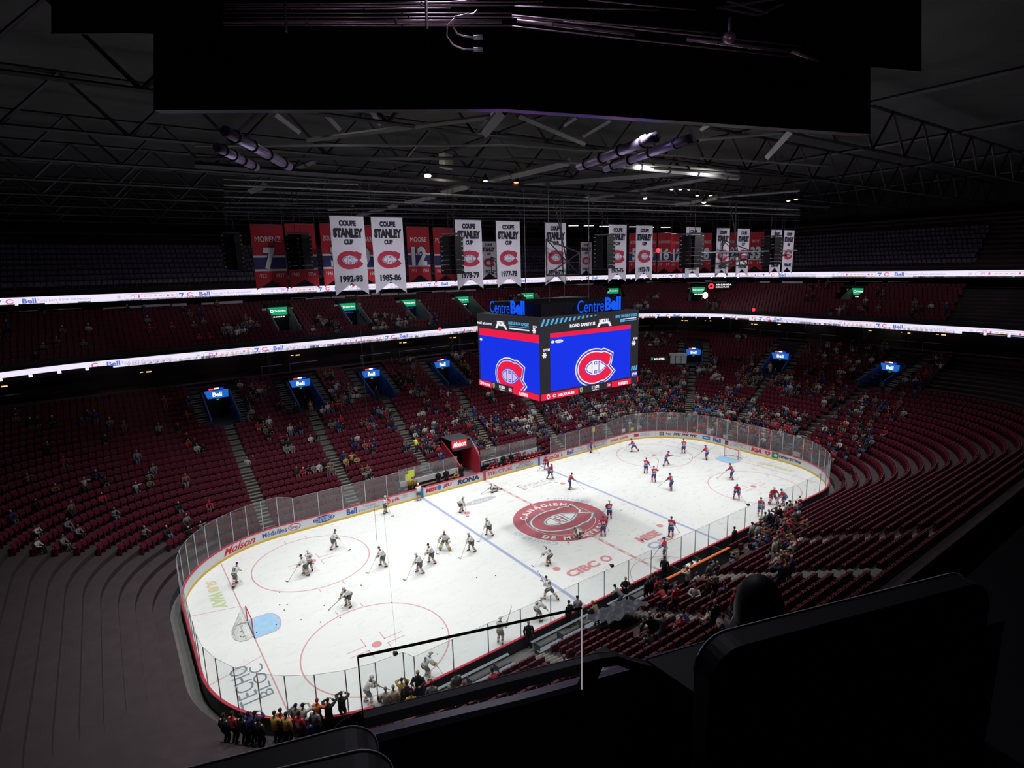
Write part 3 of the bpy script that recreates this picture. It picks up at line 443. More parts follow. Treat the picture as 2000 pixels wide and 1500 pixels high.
# ================================================================== stands
def ringat(t, k=0): return Path(33.2+22.8*t, 15.2+20.8*t, 10+6*t)
K = 24; DZ = .386; Z0 = 1.3
def t_of(x, y):
    lo, hi = -.3, 1.4
    def inside(t):
        hx, hy, r = 33.2+22.8*t, 15.2+20.8*t, 10+6*t; dx, dy = abs(x)-(hx-r), abs(y)-(hy-r)
        if dx > 0 and dy > 0: return dx*dx+dy*dy < r*r
        return abs(x) < hx and abs(y) < hy
    for _ in range(22):
        m = (lo+hi)/2
        if inside(m): hi = m
        else: lo = m
    return (lo+hi)/2
VOM = []          # front centre x, y, outward dx, dy, length, width, floor z
for x in (-22.9, -13.7, -4.6, 6.0, 15.2, 24.4): VOM.append((x, 28.4, 0, 1, 4.9, 2.7, 7.35))
VOM.append((44.6, 18.9, .80, .60, 4.6, 2.7, 6.9)); VOM.append((46.4, 6.6, .976, .215, 4.6, 2.7, 6.75)); VOM.append((46.6, -6.6, .976, -.215, 4.6, 2.7, 6.75))
AIS = []          # from x, y to x, y
for x0, x1 in ((-22.6,-22.9),(-14.6,-13.9),(-5.6,-4.7),(3.2,5.7),(12.4,15.0),(21.0,24.2)): AIS.append((x0, 15.3 if abs(x0) < 9 else 13.7, x1, 28.4, 15))
AIS.append((33.8, 11.4, 44.6, 18.9, 14)); AIS.append((31.7, 3.6, 46.4, 6.6, 14)); AIS.append((31.7, -3.6, 46.6, -6.6, 14))
NA = [(-14.8,-15.2,-15.6,-27,13), (-8.0,-15.2,-8.3,-27,13), (-1.5,-16.6,-1.0,-27,12), (6.5,-15.2,7,-27,13), (-23.5,-14.6,-27,-24,11)]
def in_vom(x, y, mg=0.0, flank=0.0):
    for cx, cy, dx, dy, L, W, z in VOM:
        a = (x-cx)*dx+(y-cy)*dy; p = abs(-(x-cx)*dy+(y-cy)*dx)
        if -mg < a < L+mg and p < W/2+mg: return True
        if flank and 0 <= a < 9 and p < W/2+flank: return True
    return False
def in_aisle(x, y, w_=.62):
    for x0, y0, x1, y1, n in AIS+NA:
        dx, dy = x1-x0, y1-y0; L = math.hypot(dx, dy); a = ((x-x0)*dx+(y-y0)*dy)/L; p = abs(-(x-x0)*dy+(y-y0)*dx)/L
        if -1 < a < L+.2 and p < w_: return True
    return False
def tiers(name, pf, K, z0, dz, us, m, skip=None, base=True):
    b = MB(); rows = []
    for k in range(K+1):
        p = pf(k); rows.append([p.frac(u) for u in us])
    for k in range(K):
        z = z0+dz*k
        for i in range(len(us)-1):
            if us[i+1]-us[i] > .5: continue
            A, B, C_, D_ = rows[k][i], rows[k][i+1], rows[k+1][i+1], rows[k+1][i]
            mx, my = (A[0]+C_[0])/2, (A[1]+C_[1])/2
            if skip and skip(mx, my, k): continue
            b.add([(A[0],A[1],z),(B[0],B[1],z),(C_[0],C_[1],z),(D_[0],D_[1],z)], [(0,1,2,3)])
            if not (skip and skip((C_[0]+D_[0])/2, (C_[1]+D_[1])/2, k)): b.add([(D_[0],D_[1],z),(C_[0],C_[1],z),(C_[0],C_[1],z+dz),(D_[0],D_[1],z+dz)], [(0,1,2,3)])
    return struct(b.build(name, m))
def usamp(spec):
    out = []
    for seg, n, a, c in spec: out += [seg+a+(c-a)*i/n for i in range(n)]+[seg+c-1e-6]
    return out
us_far = usamp([(7,20,0,1),(8,60,0,1)])+usamp([(0,60,0,1),(1,26,0,1),(2,30,0,1),(3,16,0,1)])
BN = lambda x, y, k: y > 0 and abs(x) < 9.5 and y < 15.15
TUN = lambda x, y: -2.0 < x < .85 and 12 < y < 19.3
tiers('floor_lower_stand', lambda k: ringat((k-2)/25), K+2, Z0-2*DZ, DZ, us_far, 'tread', lambda x, y, k: in_vom(x, y) or BN(x, y, k) or TUN(x, y))
tiers('floor_near_stand', lambda k: ringat((k-2)/25), 18, Z0-2*DZ, DZ, usamp([(4,80,0,1),(5,16,0,1),(6,12,0,1)]), 'tread', lambda x, y, k: y > -15.15 and x < 5.4 and x > -25 and y < 0 or (-3.2 < x < 5.4 and y > -16.4 and y < 0))
b = MB(); 
for s in range(0, 100):
    pass
RI = ringat(0)
# low wall at the foot of the stands and walkway between it and the boards
RM = ringat(-.08); b = MB(); n_ = 260
for i in range(n_):
    s_ = RM.total*i/n_; a_ = RM.at(s_); c_ = RM.at(s_+RM.total/n_)
    if a_[1] > 0 and abs(a_[0]) < 9.6: continue
    if a_[1] < -10 and -25 < a_[0] < 5.4: continue
    b.add([(a_[0],a_[1],0),(c_[0],c_[1],0),(c_[0],c_[1],.53),(a_[0],a_[1],.53)], [(0,1,2,3)])
b.box((-5.8,15.22,.65), (7.6,.06,1.3)); b.box((5.3,15.22,.65), (8.8,.06,1.3)); b.box((-14,-15.22,.65), (21.6,.06,1.3)); b.box((1.1,-16.3,.85), (8.6,.06,1.7)); struct(b.build('wall_stand_foot', 'steel'))
for (x0, y0, x1, y1, n) in AIS+NA:                                  # stepped gangways
    b = MB(); L = math.hypot(x1-x0, y1-y0); d = Vector(((x1-x0)/L, (y1-y0)/L, 0)); R = Matrix.Rotation(math.atan2(d.y, d.x), 3, 'Z')
    t0 = t_of(x0, y0); t1 = t_of(x1, y1); kk = max(1, int(round((t1-t0)*25)))
    for k in range(kk):
        z = Z0+DZ*round(t0*25)+DZ*k; a = L*k/kk; st = L/kk; c = Vector((x0, y0, 0))+d*(a+st/2)
        b.box((c.x, c.y, z+.012), (st, 1.15, .02), 0, R)
        c2 = Vector((x0, y0, 0))+d*(a+st*.78); b.box((c2.x, c2.y, z+DZ/4+.01), (st*.46, 1.15, DZ/2), 0, R)
        c3 = Vector((x0, y0, 0))+d*(a+st*.5); b.box((c3.x, c3.y, z+DZ/2+.022), (st*.12, 1.12, .012), 1, R) if k < kk*.45 else None
        c4 = Vector((x0, y0, 0))+d*(a+st*.04); b.box((c4.x, c4.y, z+.03), (st*.12, 1.12, .014), 1, R) if k < kk*.45 else None
    struct(b.build('trim_aisle_stair', ['stair','stair_edge']))
for vi, (cx, cy, dx, dy, L, W, zf) in enumerate(VOM):               # sunken entrances with their lit signs
    R = Matrix.Rotation(math.atan2(dx, dy)*-1, 3, 'Z'); O = Vector((cx, cy, 0))
    e = empty('stand_entrance', (cx, cy, zf), math.atan2(-dx, dy))
    where = ['far left edge','left part of the far stand','middle of the far stand','far stand left of the scoreboard','far stand behind the scoreboard','far corner behind the scoreboard','far right corner','right end','right end, outermost'][vi]
    tag(e, 'blue walled entrance sunk into the lower seats, '+where, 'entrance', 'lower stand entrances')
    zt = lambda a: Z0+DZ*25*t_of(cx+dx*a, cy+dy*a)+.75-zf
    for sx in (-1, 1):
        b = MB(); x = sx*(W/2); b.prism([(x, 0, 0), (x, L, 0), (x, L, zt(L)), (x, 0, zt(0)+.1)], (.14*sx, 0, 0)); b.build('side_wall', 'vom_blue' if sx > 0 else 'vom_blue', e, recalc=True)
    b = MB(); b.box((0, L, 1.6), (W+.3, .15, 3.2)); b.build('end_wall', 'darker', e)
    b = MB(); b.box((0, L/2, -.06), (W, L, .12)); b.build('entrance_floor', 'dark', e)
    g = empty('entrance_sign', (cx+dx*(L-.9), cy+dy*(L-.9), zt(L)+zf-.35), math.atan2(-dx, dy))
    tag(g, 'lit blue sign with white letters over the entrance, '+where, 'sign', 'blue signs over the lower entrances')
    w2 = 1.12; b = MB(); b.prism([(-w2-.15, 0, .45), (w2+.05, 0, .45), (w2, 0, -.42), (-w2+.12, 0, -.42)], (0, .12, 0)); sf_ = b.build('sign_face', 'bell_blue', g, recalc=True)
    F = Flat(lambda x, y, l: (x, -.012-l, y)); F.text('Bell', 0, 0, .5, .95, 0, 1, .03); F.build('lettering', ['sign_white'], sf_)
    b = MB(); b.box((-.55,.06,.62), (.45,.05,.14), 0); b.box((.0,.06,.66), (.5,.05,.16), 1); b.box((.5,.06,.63), (.45,.05,.14), 2); b.build('status_lights', ['red_glow','sign_white','ui_blue'], g)
    b = MB(); b.box((0,0,-.58), (.25,.08,.12)); b.build('exit_light', 'desj_green', g)
    for sx in (-1, 1):                                              # stair strips climbing beside the entrance
        b = MB(); 
        for k in range(11):
            a = -.4+k*.83; t = t_of(cx+dx*a, cy+dy*a); 
            if t > .96: break
            z = Z0+DZ*math.floor(t*25+.5); c = Vector((cx+dx*a-dy*sx*(W/2+.72), cy+dy*a+dx*sx*(W/2+.72), 0))
            b.box((c.x, c.y, z+.02), (1.05, .80, .03), 0, R); b.box((c.x+dx*.2, c.y+dy*.2, z+.11), (1.05, .4, .19), 0, R)
        struct(b.build('trim_aisle_stair', 'stair'))
# top parapet of the lower stand, suites, ribbon board
def face_range(path, a=-68, c=115): return a, c
P36 = Path(56.3, 35.9, 16); P34 = Path(52, 34, 20); P40 = Path(60, 41, 18); P43 = Path(59, 43, 22); P48 = Path(66, 48.5, 22)
b = MB(); wallband(P36, -75, 118, 10.0, 11.15, 0, b, 1.5, 0, .2); struct(b.build('wall_stand_parapet', 'band'))
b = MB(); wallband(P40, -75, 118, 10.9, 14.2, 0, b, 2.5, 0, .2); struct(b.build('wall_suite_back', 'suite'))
def slab(name, pa, pb, z, m, th=.3, s0=-75, s1=118, n=90):
    b = MB(); pts = []
    us = usamp([(7,14,0,1),(8,10,0,1)])+usamp([(0,10,0,1),(1,14,0,1),(2,10,0,1),(3,12,0,.9)])
    for i in range(len(us)-1):
        if us[i+1]-us[i] > .5: continue
        A, B, C_, D_ = pa.frac(us[i]), pa.frac(us[i+1]), pb.frac(us[i+1]), pb.frac(us[i])
        b.add([(A[0],A[1],z),(B[0],B[1],z),(C_[0],C_[1],z),(D_[0],D_[1],z),(A[0],A[1],z-th),(B[0],B[1],z-th),(C_[0],C_[1],z-th),(D_[0],D_[1],z-th)], [(0,1,2,3),(7,6,5,4),(0,4,5,1),(2,6,7,3)])
    return struct(b.build(name, m))
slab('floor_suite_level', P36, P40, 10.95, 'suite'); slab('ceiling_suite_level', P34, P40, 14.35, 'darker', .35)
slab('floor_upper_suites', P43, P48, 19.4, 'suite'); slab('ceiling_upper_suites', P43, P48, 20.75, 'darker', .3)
b = MB(); wallband(P48, -85, 125, 19.3, 21.3, 0, b, 2.5, 0, .2); struct(b.build('wall_upper_suite_back', 'suite'))
rnd = random.Random(3)
def suite_bits(path, zr, zw, s0, s1, glow, lab):
    s = s0
    while s < s1:
        L = rnd.uniform(2.2, 4.2); a = path.at(s+L/2); ang = math.atan2(-a[2], a[3])
        R = Matrix.Rotation(math.atan2(a[3], -a[2])+PI/2+PI/2, 3, 'Z')
        if rnd.random() < .7:
            o = MB(); A = path.at(s); B = path.at(s+L); o.tube([(A[0],A[1],zr),(B[0],B[1],zr)], .035, 0, 5)
            o.tube([(A[0],A[1],zr),(A[0],A[1],zw)], .02, 0, 4); tag(o.build('suite_counter_rail', 'rail_white'), 'pale counter rail along the front of the '+lab, 'rail', 'counter rails of the '+lab)
        if rnd.random() < .35:
            c = MB(); c.box((0,0,0), (.5,.5,zr+1.7-zw)); o = c.build('trim_suite_column', 'suite', None, (a[0]-a[2]*1.2, a[1]-a[3]*1.2, (zr+1.7+zw)/2)); struct(o)
        if rnd.random() < glow:
            c = MB(); c.box((0,0,0), (.5,.06,.12)); c.box((.7,0,.03), (.3,.06,.08)); o = c.build('suite_lamp', 'warm', None, (a[0]-a[2]*2.4, a[1]-a[3]*2.4, zr+rnd.uniform(.5,.9)), ang)
            tag(o, 'small warm lamp glowing inside the '+lab, 'lamp', 'warm lamps inside the '+lab)
        s += L+rnd.uniform(.5, 1.5)
suite_bits(Path(55.8,35.4,16), 12.2, 11, -46, 96, .45, 'lower suites')
for s_ in range(-32, 96, 11): a_ = P36.at(s_); lamp_light('POINT', 'suite_light', (a_[0]-a_[2]*2.2, a_[1]-a_[3]*2.2, 13.4), 16, (1,.8,.65), .2)
for s_ in range(-36, 100, 13): a_ = P43.at(s_); lamp_light('POINT', 'suite_light', (a_[0]-a_[2]*.9, a_[1]-a_[3]*.9, 20.2), 9, (.95,.85,.8), .15)
suite_bits(Path(59.6,43.6,22), 19.95, 19.4, -50, 100, .42, 'upper suites')
# ribbon boards
def ribbon(path, z0, z1, s0, s1, logos, period, lab):
    e = empty('ribbon_board', (0,0,0), label=lab, cat='display')
    b = MB(); wallband(path, s0, s1, z0, z1, 0, b, 1.2, 0, .25); scr_ = b.build('screen', 'led_lav', e)
    for za, zb in ((z0-.12, z0), (z1, z1+.12)): b = MB(); wallband(path, s0, s1, za, zb, 0, b, 1.5, -.02, .25); b.build('frame_bar', 'darker', e)
    h = z1-z0; zc = (z0+z1)/2; mats = ['led_blue','led_grey','led_red','led_orange','led_pale','led_lav']
    for s in logos:
        F = Flat(pathfn(path, s), .012); k = period/16.5
        F.ring(0, zc, h*.33, h*.16, 2, 1, 20, .8) ; F.ell(.12*k, zc, h*.2, h*.12, 5, 2); F.rect(h*.2, zc-h*.1, h*.52, zc+h*.1, 5, 2)
        F.rect(.68*k, z0+h*.2, .71*k, z1-h*.2, 4, 1); F.text('Bell', 1.55*k, zc, h*.62, 1.15*k, 0, 1, .03); F.text("Tout part d'une connexion", 4.5*k, zc-h*.02, h*.5, 4.6*k, 1, 1, 0)
        F.ell(9.4*k, zc, h*.26, h*.26, 4, 1); F.text('+', 9.4*k, zc, h*.2, h*.2, 1, 2)
        x0, x1 = 10.0*k, 15.1*k
        F.rect(x0+.2, zc+h*.30, x1-.2, zc+h*.35, 1, 1); F.rect(x0+.2, zc-h*.35, x1-.2, zc-h*.30, 1, 1)
        for q in range(8):
            for xx, sg in ((x0+.2, -1), (x1-.2, 1)):
                a, c = PI/2-PI*q/8, PI/2-PI*(q+1)/8; r0, r1 = h*.30, h*.35
                P = [(xx+sg*r0*math.cos(a), zc+r0*math.sin(a)),(xx+sg*r1*math.cos(a), zc+r1*math.sin(a)),(xx+sg*r1*math.cos(c), zc+r1*math.sin(c)),(xx+sg*r0*math.cos(c), zc+r0*math.sin(c))]
                F.poly(P if sg < 0 else P[::-1], 1, 1)
        F.rect(x0+.5*k, zc-h*.12, x0+.9*k, zc+h*.15, 2, 1); F.rect(x0+.56*k, zc-h*.12, x0+.84*k, zc+h*.08, 5, 2); F.ell(x0+1.3*k, zc, h*.13, h*.2, 2, 1)
        for q in range(4): F.ell(x0+(1.85+.5*q)*k, zc-.02, h*.12, h*.09, 3, 1, 8); F.ell(x0+(2.0+.5*q)*k, zc, h*.12, h*.09, 3, 2, 8)
        F.ell(x0+3.75*k, zc, h*.16, h*.14, 4, 1, 12); F.ell(x0+4.2*k, zc, h*.17, h*.15, 2, 1, 10); F.ell(x0+4.65*k, zc, h*.17, h*.17, 3, 1, 12)
        x = 15.6*k; F.poly([(x-.28, zc+h*.28),(x+.28, zc+h*.28),(x+.05, zc-h*.3),(x-.1, zc-h*.3),(x+.03, zc+h*.1),(x-.28, zc+h*.1)][::-1], 0, 1)
        F.build('ribbon_lettering', mats, scr_)
ribbon(P34, 14.07, 14.88, -66, 104, [-33.5,-17.0,-.5,16,32.5,49.7,66.6,83], 16.5, 'long white lit ribbon screen on the lower balcony face')
ribbon(P43, 20.62, 21.45, -80, 120, [-57,-40,-23,-5.9,11.3,27,43.1,60.2,78,95], 17.0, 'long white lit ribbon screen on the upper balcony face')
# upper stand between the ribbons
b = MB(); wallband(P34, -75, 115, 14.95, 15.5, 0, b, 1.5, -.3, .12); struct(b.build('wall_upper_stand_front', 'dark'))
UV = [(-13.3,36.3,0,1),(-3.9,36.3,0,1),(5.5,36.3,0,1),(14.9,36.3,0,1),(27,36.0,.15,.99),(45.2,36.8,.62,.78),(53.2,25.2,.85,.53),(56.0,1.5,1,0)]
def in_uv(x, y, mg=0):
    for cx, cy, dx, dy in UV:
        a = (x-cx)*dx+(y-cy)*dy; p = abs(-(x-cx)*dy+(y-cy)*dx)
        if -mg < a < 5.2+mg and p < 1.35+mg: return True
    return False
UP_ = lambda k: Path(52.4+6.6*k/10, 34.4+8.6*k/10, 20+2*k/10)
us_up = usamp([(6,8,.6,1),(7,20,0,1),(8,50,0,1)])+usamp([(0,50,0,1),(1,30,0,1),(2,24,0,1),(3,16,0,1)])
tiers('floor_upper_stand', UP_, 10, 15.0, .43, us_up, 'tread', lambda x, y, k: in_uv(x, y))
TP_ = lambda k: Path(59.4+8*k/12, 43.4+10*k/12, 22)
tiers('floor_top_stand', TP_, 12, 21.5, .62, us_up, 'tread')
for i, (cx, cy, dx, dy) in enumerate(UV):
    e = empty('upper_entrance', (cx, cy, 15.5), math.atan2(-dx, dy))
    wh = ['leftmost','second from the left','third from the left','fourth from the left','above the left scoreboard half','above the right scoreboard half','right of the scoreboard','out at the right edge'][i]
    tag(e, 'grey walled entrance cut into the upper seats, '+wh, 'entrance', 'upper stand entrances')
    for sx in (-1, 1):
        b = MB(); b.prism([(sx*1.3,0,0),(sx*1.3,5.2,0),(sx*1.3,5.2,3.4),(sx*1.3,4.2,3.4),(sx*1.3,.5,1.3),(sx*1.3,0,1.3)], (.14*sx,0,0)); b.build('side_wall', 'vom_grey', e, recalc=True)
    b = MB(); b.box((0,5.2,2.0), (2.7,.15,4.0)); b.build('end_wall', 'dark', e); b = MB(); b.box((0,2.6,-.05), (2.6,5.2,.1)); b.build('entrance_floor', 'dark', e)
    g = empty('upper_sign', (cx+dx*4.7, cy+dy*4.7, 18.45), math.atan2(-dx, dy)); tag(g, 'lit green sign with white letters in the upper stand, '+wh, 'sign', 'green signs on the upper stand')
    b = MB(); b.prism([(-1.25,0,.5),(1.1,0,.5),(1.1,0,-.5),(-1.0,0,-.5)], (0,.12,0)); sf_ = b.build('sign_face', 'desj_green', g, recalc=True)
    F = Flat(lambda x, y, l: (x, -.012-l, y)); F.text('Desjardins', .18, 0, .3, 1.5, 0, 1, .02); F.ring(-.82, 0, .17, .08, 0, 1, 8); F.build('lettering', ['sign_white'], sf_)
    F = Flat(lambda x, y, l: (x, -.012-l, y)); F.text(str(223+i), -1.75, .3, .22, .5, 0, 1); F.text(str(224+i), 1.65, .3, .22, .5, 0, 1); F.build('section_number', ['pale_glow'], g)
    b = MB()
    for q in range(5): b.box((-.6+.3*q, 0, -.75), (.2,.06,.14), 0)
    b.build('status_lights', ['ui_blue' if i in (1,2,5) else 'sign_white' if i != 4 else 'red_glow'], g)
# white cloths and panels hung over the upper stand's rear rail
rl = random.Random(12)
P42 = Path(58.6, 42.6, 22); s = -32
while s < 92:
    L = rl.uniform(1.2, 3.6); on = (s < -18) or (-10 < s < 16) or (38 < s < 44) or (60 < s < 68) or (74 < s < 80)
    if on and rl.random() < .8:
        b = MB(); wallband(P42, 0, L, 0, .001, 0, b); b = MB(); zz = 19.75+rl.uniform(-.1,.1); wallband(P42, s, s+L, zz, zz+rl.uniform(.12,.34), 0, b, 1, 0, .03)
        tag(b.build('hung_cloth', 'led_pale' if False else 'cloth_grey'), 'white cloth strip hung along the rear rail of the upper stand', 'cloth', 'white cloth strips on the upper rear rail')
    s += L+.15
# ================================================================== scoreboard
sb = empty('scoreboard', (0, .125, 13.0), label='large four-sided video scoreboard hanging over centre ice with blue screens', cat='scoreboard')
HX, HY, HZ = 5.5, 4.375, 6.42
b = MB(); b.box((0,0,HZ/2), (2*HX-.1, 2*HY-.1, HZ-.02)); b.build('casing', 'scr_black', sb)
b = MB(); b.box((0,0,HZ+.45), (2*HX-1.7, 2*HY-1.7, 1.1)); b.build('top_frame', 'darker', sb)
MM = ['scr_blue','scr_red','scr_white','scr_navy','scr_black','scr_cyan','scr_lilac','scr_gold']
def sb_face(name, fn, W, left):
    """one side: x runs 0..W left to right, y runs 0..HZ upward"""
    F = Flat(fn, .012)
    if left: x0, x1, y0, y1 = .25, W-.02, .52, 5.15
    else: x0, x1, y0, y1 = 1.0, W-1.0, .62, 5.2
    F.rect(0, 0, W, HZ, 4, 1); F.rect(x0, y0, x1, y1, 0, 2); F.rect(x0, y1-.36, x1, y1, 1, 3) if not left else F.rect(x0, y1-.62, x1, y1, 1, 3)
    vs_ = F.build('video_screen', MM, sb)
    F = Flat(fn, .012)
    if left:
        G = Flat(lambda x, y, l: fn(x, max(.02, min(y, HZ)), l), .006)
        ch_logo(G, W*.54, 1.42, 2.5, 3, 6, 1, 6, 3, 7, 2)
        G.build('team_logo', MM, vs_); F.ell(x0+.28, y1-1.0, .2, .12, 2, 4)
        F.text('meil et norm', .1+W*.12, 5.62, .26, W*.26, 2, 4, .03); xm, lw = W*.42, .85; F.text('FAIS LE BON CHOIX', W*.70, 5.85, .25, W*.32, 5, 4, .05, .2); F.rect(W*.55,5.58,W*.86,5.62,5,4); F.rect(W*.55,5.36,W*.86,5.46,2,4)
        F.text('SPVM', W*.94, 5.75, .16, .5, 2, 4, .03); star = (W*.93, 5.45)
    else:
        ch_logo(F, W*.52, 1.98, 2.55, 3, 2, 1, 2, 3, 5, 2)
        F.text('SPVM', .62, 3.95, .22, .62, 2, 4, .03); star = (.42, 3.55); F.text('SPVM', W-.42, 3.95, .2, .55, 2, 4, .03)
        for q in range(6): a = PI*q/3; F.poly([(W-.62+.05*math.cos(a+1.57), 3.55+.05*math.sin(a+1.57)),(W-.62+.05*math.cos(a-1.57), 3.55+.05*math.sin(a-1.57)),(W-.62+.24*math.cos(a)+.06*math.cos(a-1.57), 3.55+.24*math.sin(a)+.06*math.sin(a-1.57)),(W-.62+.24*math.cos(a)+.06*math.cos(a+1.57), 3.55+.24*math.sin(a)+.06*math.sin(a+1.57))], 2, 4)
        F.ell(x0+.25, y1-.68, .17, .11, 2, 4, 14); F.ell(x0+.9, y1-.68, .42, .13, 2, 4, 18); F.text('MTL-VGK', x0+.9, y1-.68, .1, .5, 3, 5)
        n = 13
        for q in range(n):
            xx = .05+q*.47; hh = .55*(1-q/(n+1.5)); F.poly([(xx, 6.32-hh),(xx+.2, 6.32-hh),(xx+.2+.3*hh/.55, 6.32),(xx+.3*hh/.55, 6.32)], 5, 4)
        F.text('ROAD SAFETY IS', W*.40, 5.62, .27, 2.75, 2, 4, .05); xm = W*.62
        F.text('MAKE THE RIGHT CHOICE', W*.86, 6.0, .25, 2.7, 5, 4, .05, .2); F.rect(W*.80,5.55,W*.97,5.6,5,4); F.rect(W*.82,5.70,W*.97,5.77,2,4); F.rect(W*.79,5.50,W*.84,5.77,5,4)
        for q in range(3): xx = W-.9+q*.28; F.poly([(xx, 1.15),(xx+.16,1.15),(xx+.26,1.55),(xx+.10,1.55)], 5, 4)
        F.rect(W-.85,.55,W-.08,1.05,3,3); F.text('SPVM', W-.45, .82, .22, .6, 2, 4, .05)
    # metal crest
    F.text('METAL', xm, 5.75, .34, 1.15, 2, 4, .06); F.poly([(xm-.85,5.28),(xm-.6,5.28),(xm-.42,5.52),(xm+.42,5.52),(xm+.6,5.28),(xm+.85,5.28),(xm+.62,5.66),(xm-.62,5.66)][::1], 2, 4); F.ell(xm, 5.32, .14, .16, 6, 4, 10) if False else None
    for q in range(6 if left or True else 0): a = PI*q/3; c = star; F.poly([(c[0]+.05*math.cos(a+1.57), c[1]+.05*math.sin(a+1.57)),(c[0]+.05*math.cos(a-1.57), c[1]+.05*math.sin(a-1.57)),(c[0]+.22*math.cos(a)+.06*math.cos(a-1.57), c[1]+.22*math.sin(a)+.06*math.sin(a-1.57)),(c[0]+.22*math.cos(a)+.06*math.cos(a+1.57), c[1]+.22*math.sin(a)+.06*math.sin(a+1.57))], 2, 4)
    F.build('screen_graphics', MM, vs_)
    # bottom strip
    F = Flat(fn, .012); h0, h1 = .0, .50
    if left: c0, c1 = W*.24, W*.60
    else: c0, c1 = W*.35, W*.70
    F.rect(0, h0, c0, h1, 1, 9); F.rect(c0, h0, c1, h1+.1, 4, 9); F.rect(c1, h0, W if left else W-.95, h1, 1, 9)
    m = (c0+c1)/2; F.text('11:02', m, .34, .26, .85, 2, 10, .05); F.text('AVANT-MATCH', m, .09, .08, .8, 2, 10, .03)
    ch_logo(F, c1-.38, .28, .32, None, 2, 1, 2, 3, 10); F.poly([(c0+.15,.5),(c0+.48,.5),(c0+.45,.18),(c0+.31,.04),(c0+.18,.18)][::-1], 7, 10); F.text('V', c0+.31, .3, .2, .18, 4, 11, .05)
    F.text('PLAYLISTS', (c1+W)/2-.3, .20, .28, 1.15, 2, 10, .07); F.text('DES JOUEURS', c0*.66, .20, .28, c0*.45, 2, 10, .06); F.ell(c0*.18, .25, .17, .19, 2, 10, 16); F.ell(c0*.18,.25,.1,.11,1,11,14)
    ch_logo(F, c0*.34, .25, .24, None, None, 2, 1, 1, 10)
    F.build('ticker_strip', MM, sb)
    if name in ('right', 'back'): return
    F = Flat(lambda x, y, l: fn(x, y, l-.35), .012)
    F.text('Centre', W*(.34 if left else .515), HZ+.60, 1.0, W*(.33 if left else .27), 0, 1, .0); F.text('Bell', W*(.63 if left else .745), HZ+.66, 1.12, W*(.22 if left else .17), 0, 1, .05)
    F.build('name_lettering', ['sign_blue'], sb)
    b = MB()
    for q in range(8): p = fn(W*(.24+.08*q), HZ+.1, -.35); b.box((p[0], p[1], HZ+.1), (.04,.04,.5))
    b.build('letter_brackets', 'darker', sb)
sb_face('front', lambda x, y, l: (-HX+x, -HY-l, y), 2*HX, False)
sb_face('left', lambda x, y, l: (-HX-l, HY-x, y), 2*HY, True)
sb_face('right', lambda x, y, l: (HX+l, -HY+x, y), 2*HY, True)
sb_face('back', lambda x, y, l: (HX-x, HY+l, y), 2*HX, False)
b = MB()
for x in (-2.2, 2.2):
    for y in (-1.6, 1.6): b.tube([(x,y,HZ+.5),(x,y,17)], .035, 0, 5)
b.build('hoist_cables', 'steel_l', sb)
# ================================================================== banners
def cloth_fn(cx, cy, zt, nx, ny):
    """hanging cloth seen from -normal; gentle sway along its width"""
    tx, ty = -ny, nx      # along the width, left to right seen from the front
    return lambda x, y, l: (cx+tx*x+nx*(l+.006*math.sin(x*3.1+y*.6)), cy+ty*x+ny*(l+.006*math.sin(x*3.1+y*.6)), zt+y)
def banner_cloth(mb, fn, W, H, notch, mi, th=.02):
    n = 8; m = 12
    def edge(x): return -H+notch*(1-abs(x)/(W/2))
    for i in range(n):
        xa, xb = -W/2+W*i/n, -W/2+W*(i+1)/n
        for j in range(m):
            ya0, ya1 = edge(xa)*j/m, edge(xa)*(j+1)/m; yb0, yb1 = edge(xb)*j/m, edge(xb)*(j+1)/m
            mb.add([fn(xa, ya0, 0), fn(xa, ya1, 0), fn(xb, yb1, 0), fn(xb, yb0, 0)], [(0,1,2,3)], mi)
            mb.add([fn(xa, ya0, -th), fn(xa, ya1, -th), fn(xb, yb1, -th), fn(xb, yb0, -th)], [(3,2,1,0)], mi)
def cup_banner(yr, cx, cy, W, zt, zb, lab, group):
    H = zt-zb; fn = cloth_fn(cx, cy, zt, 0, -1); e = empty('championship_banner', (0,0,0)); tag(e, lab, 'banner', group)
    b = MB(); banner_cloth(b, fn, W, H, .72, 0); ck = b.build('cloth', 'cloth_white', e)
    F = Flat(fn, .016); F.text('COUPE', 0, -.40, .34, W*.5, 0, 2, .07); F.text('STANLEY', 0, -.96, .56, W*.88, 0, 2, .085); F.text('CUP', 0, -1.48, .31, W*.28, 0, 2, .07); F.text(yr, 0, -3.66, .42, W*.68, 0, 2, .055)
    F.build('lettering', ['cloth_ink'], ck)
    F = Flat(fn, .016); ch_logo(F, -.04, -2.55, 1.08, 0, 1, 2, 1, 0, 2); F.build('emblem', ['cloth_navy','cloth_white','cloth_c'], ck)
    b = MB(); b.tube([fn(-W/2-.04, .02, -.01), fn(W/2+.04, .02, -.01)], .03, 0, 6); b.build('top_pole', 'steel', e)
    b = MB(); b.tube([fn(-W/2, .02, 0), (fn(-W/2,0,0)[0], fn(0,0,0)[1], 29.2)], .008, 0, 4); b.tube([fn(W/2, .02, 0), (fn(W/2,0,0)[0], fn(0,0,0)[1], 29.2)], .008, 0, 4); b.build('cords', 'steel', e)
for yr, cx, W, zt, zb in D['cups']:
    cup_banner(yr, cx, -4.0, 2.08, 26.47, 21.84, 'white championship banner with a red letter C emblem and the years '+yr, 'white championship banners')
for yr, cx, W, zt, zb in D['cups2']:
    cup_banner(yr, cx, 22.0, 2.1, 26.5, 22.0, 'white championship banner hanging farther back, years '+yr, 'white championship banners')
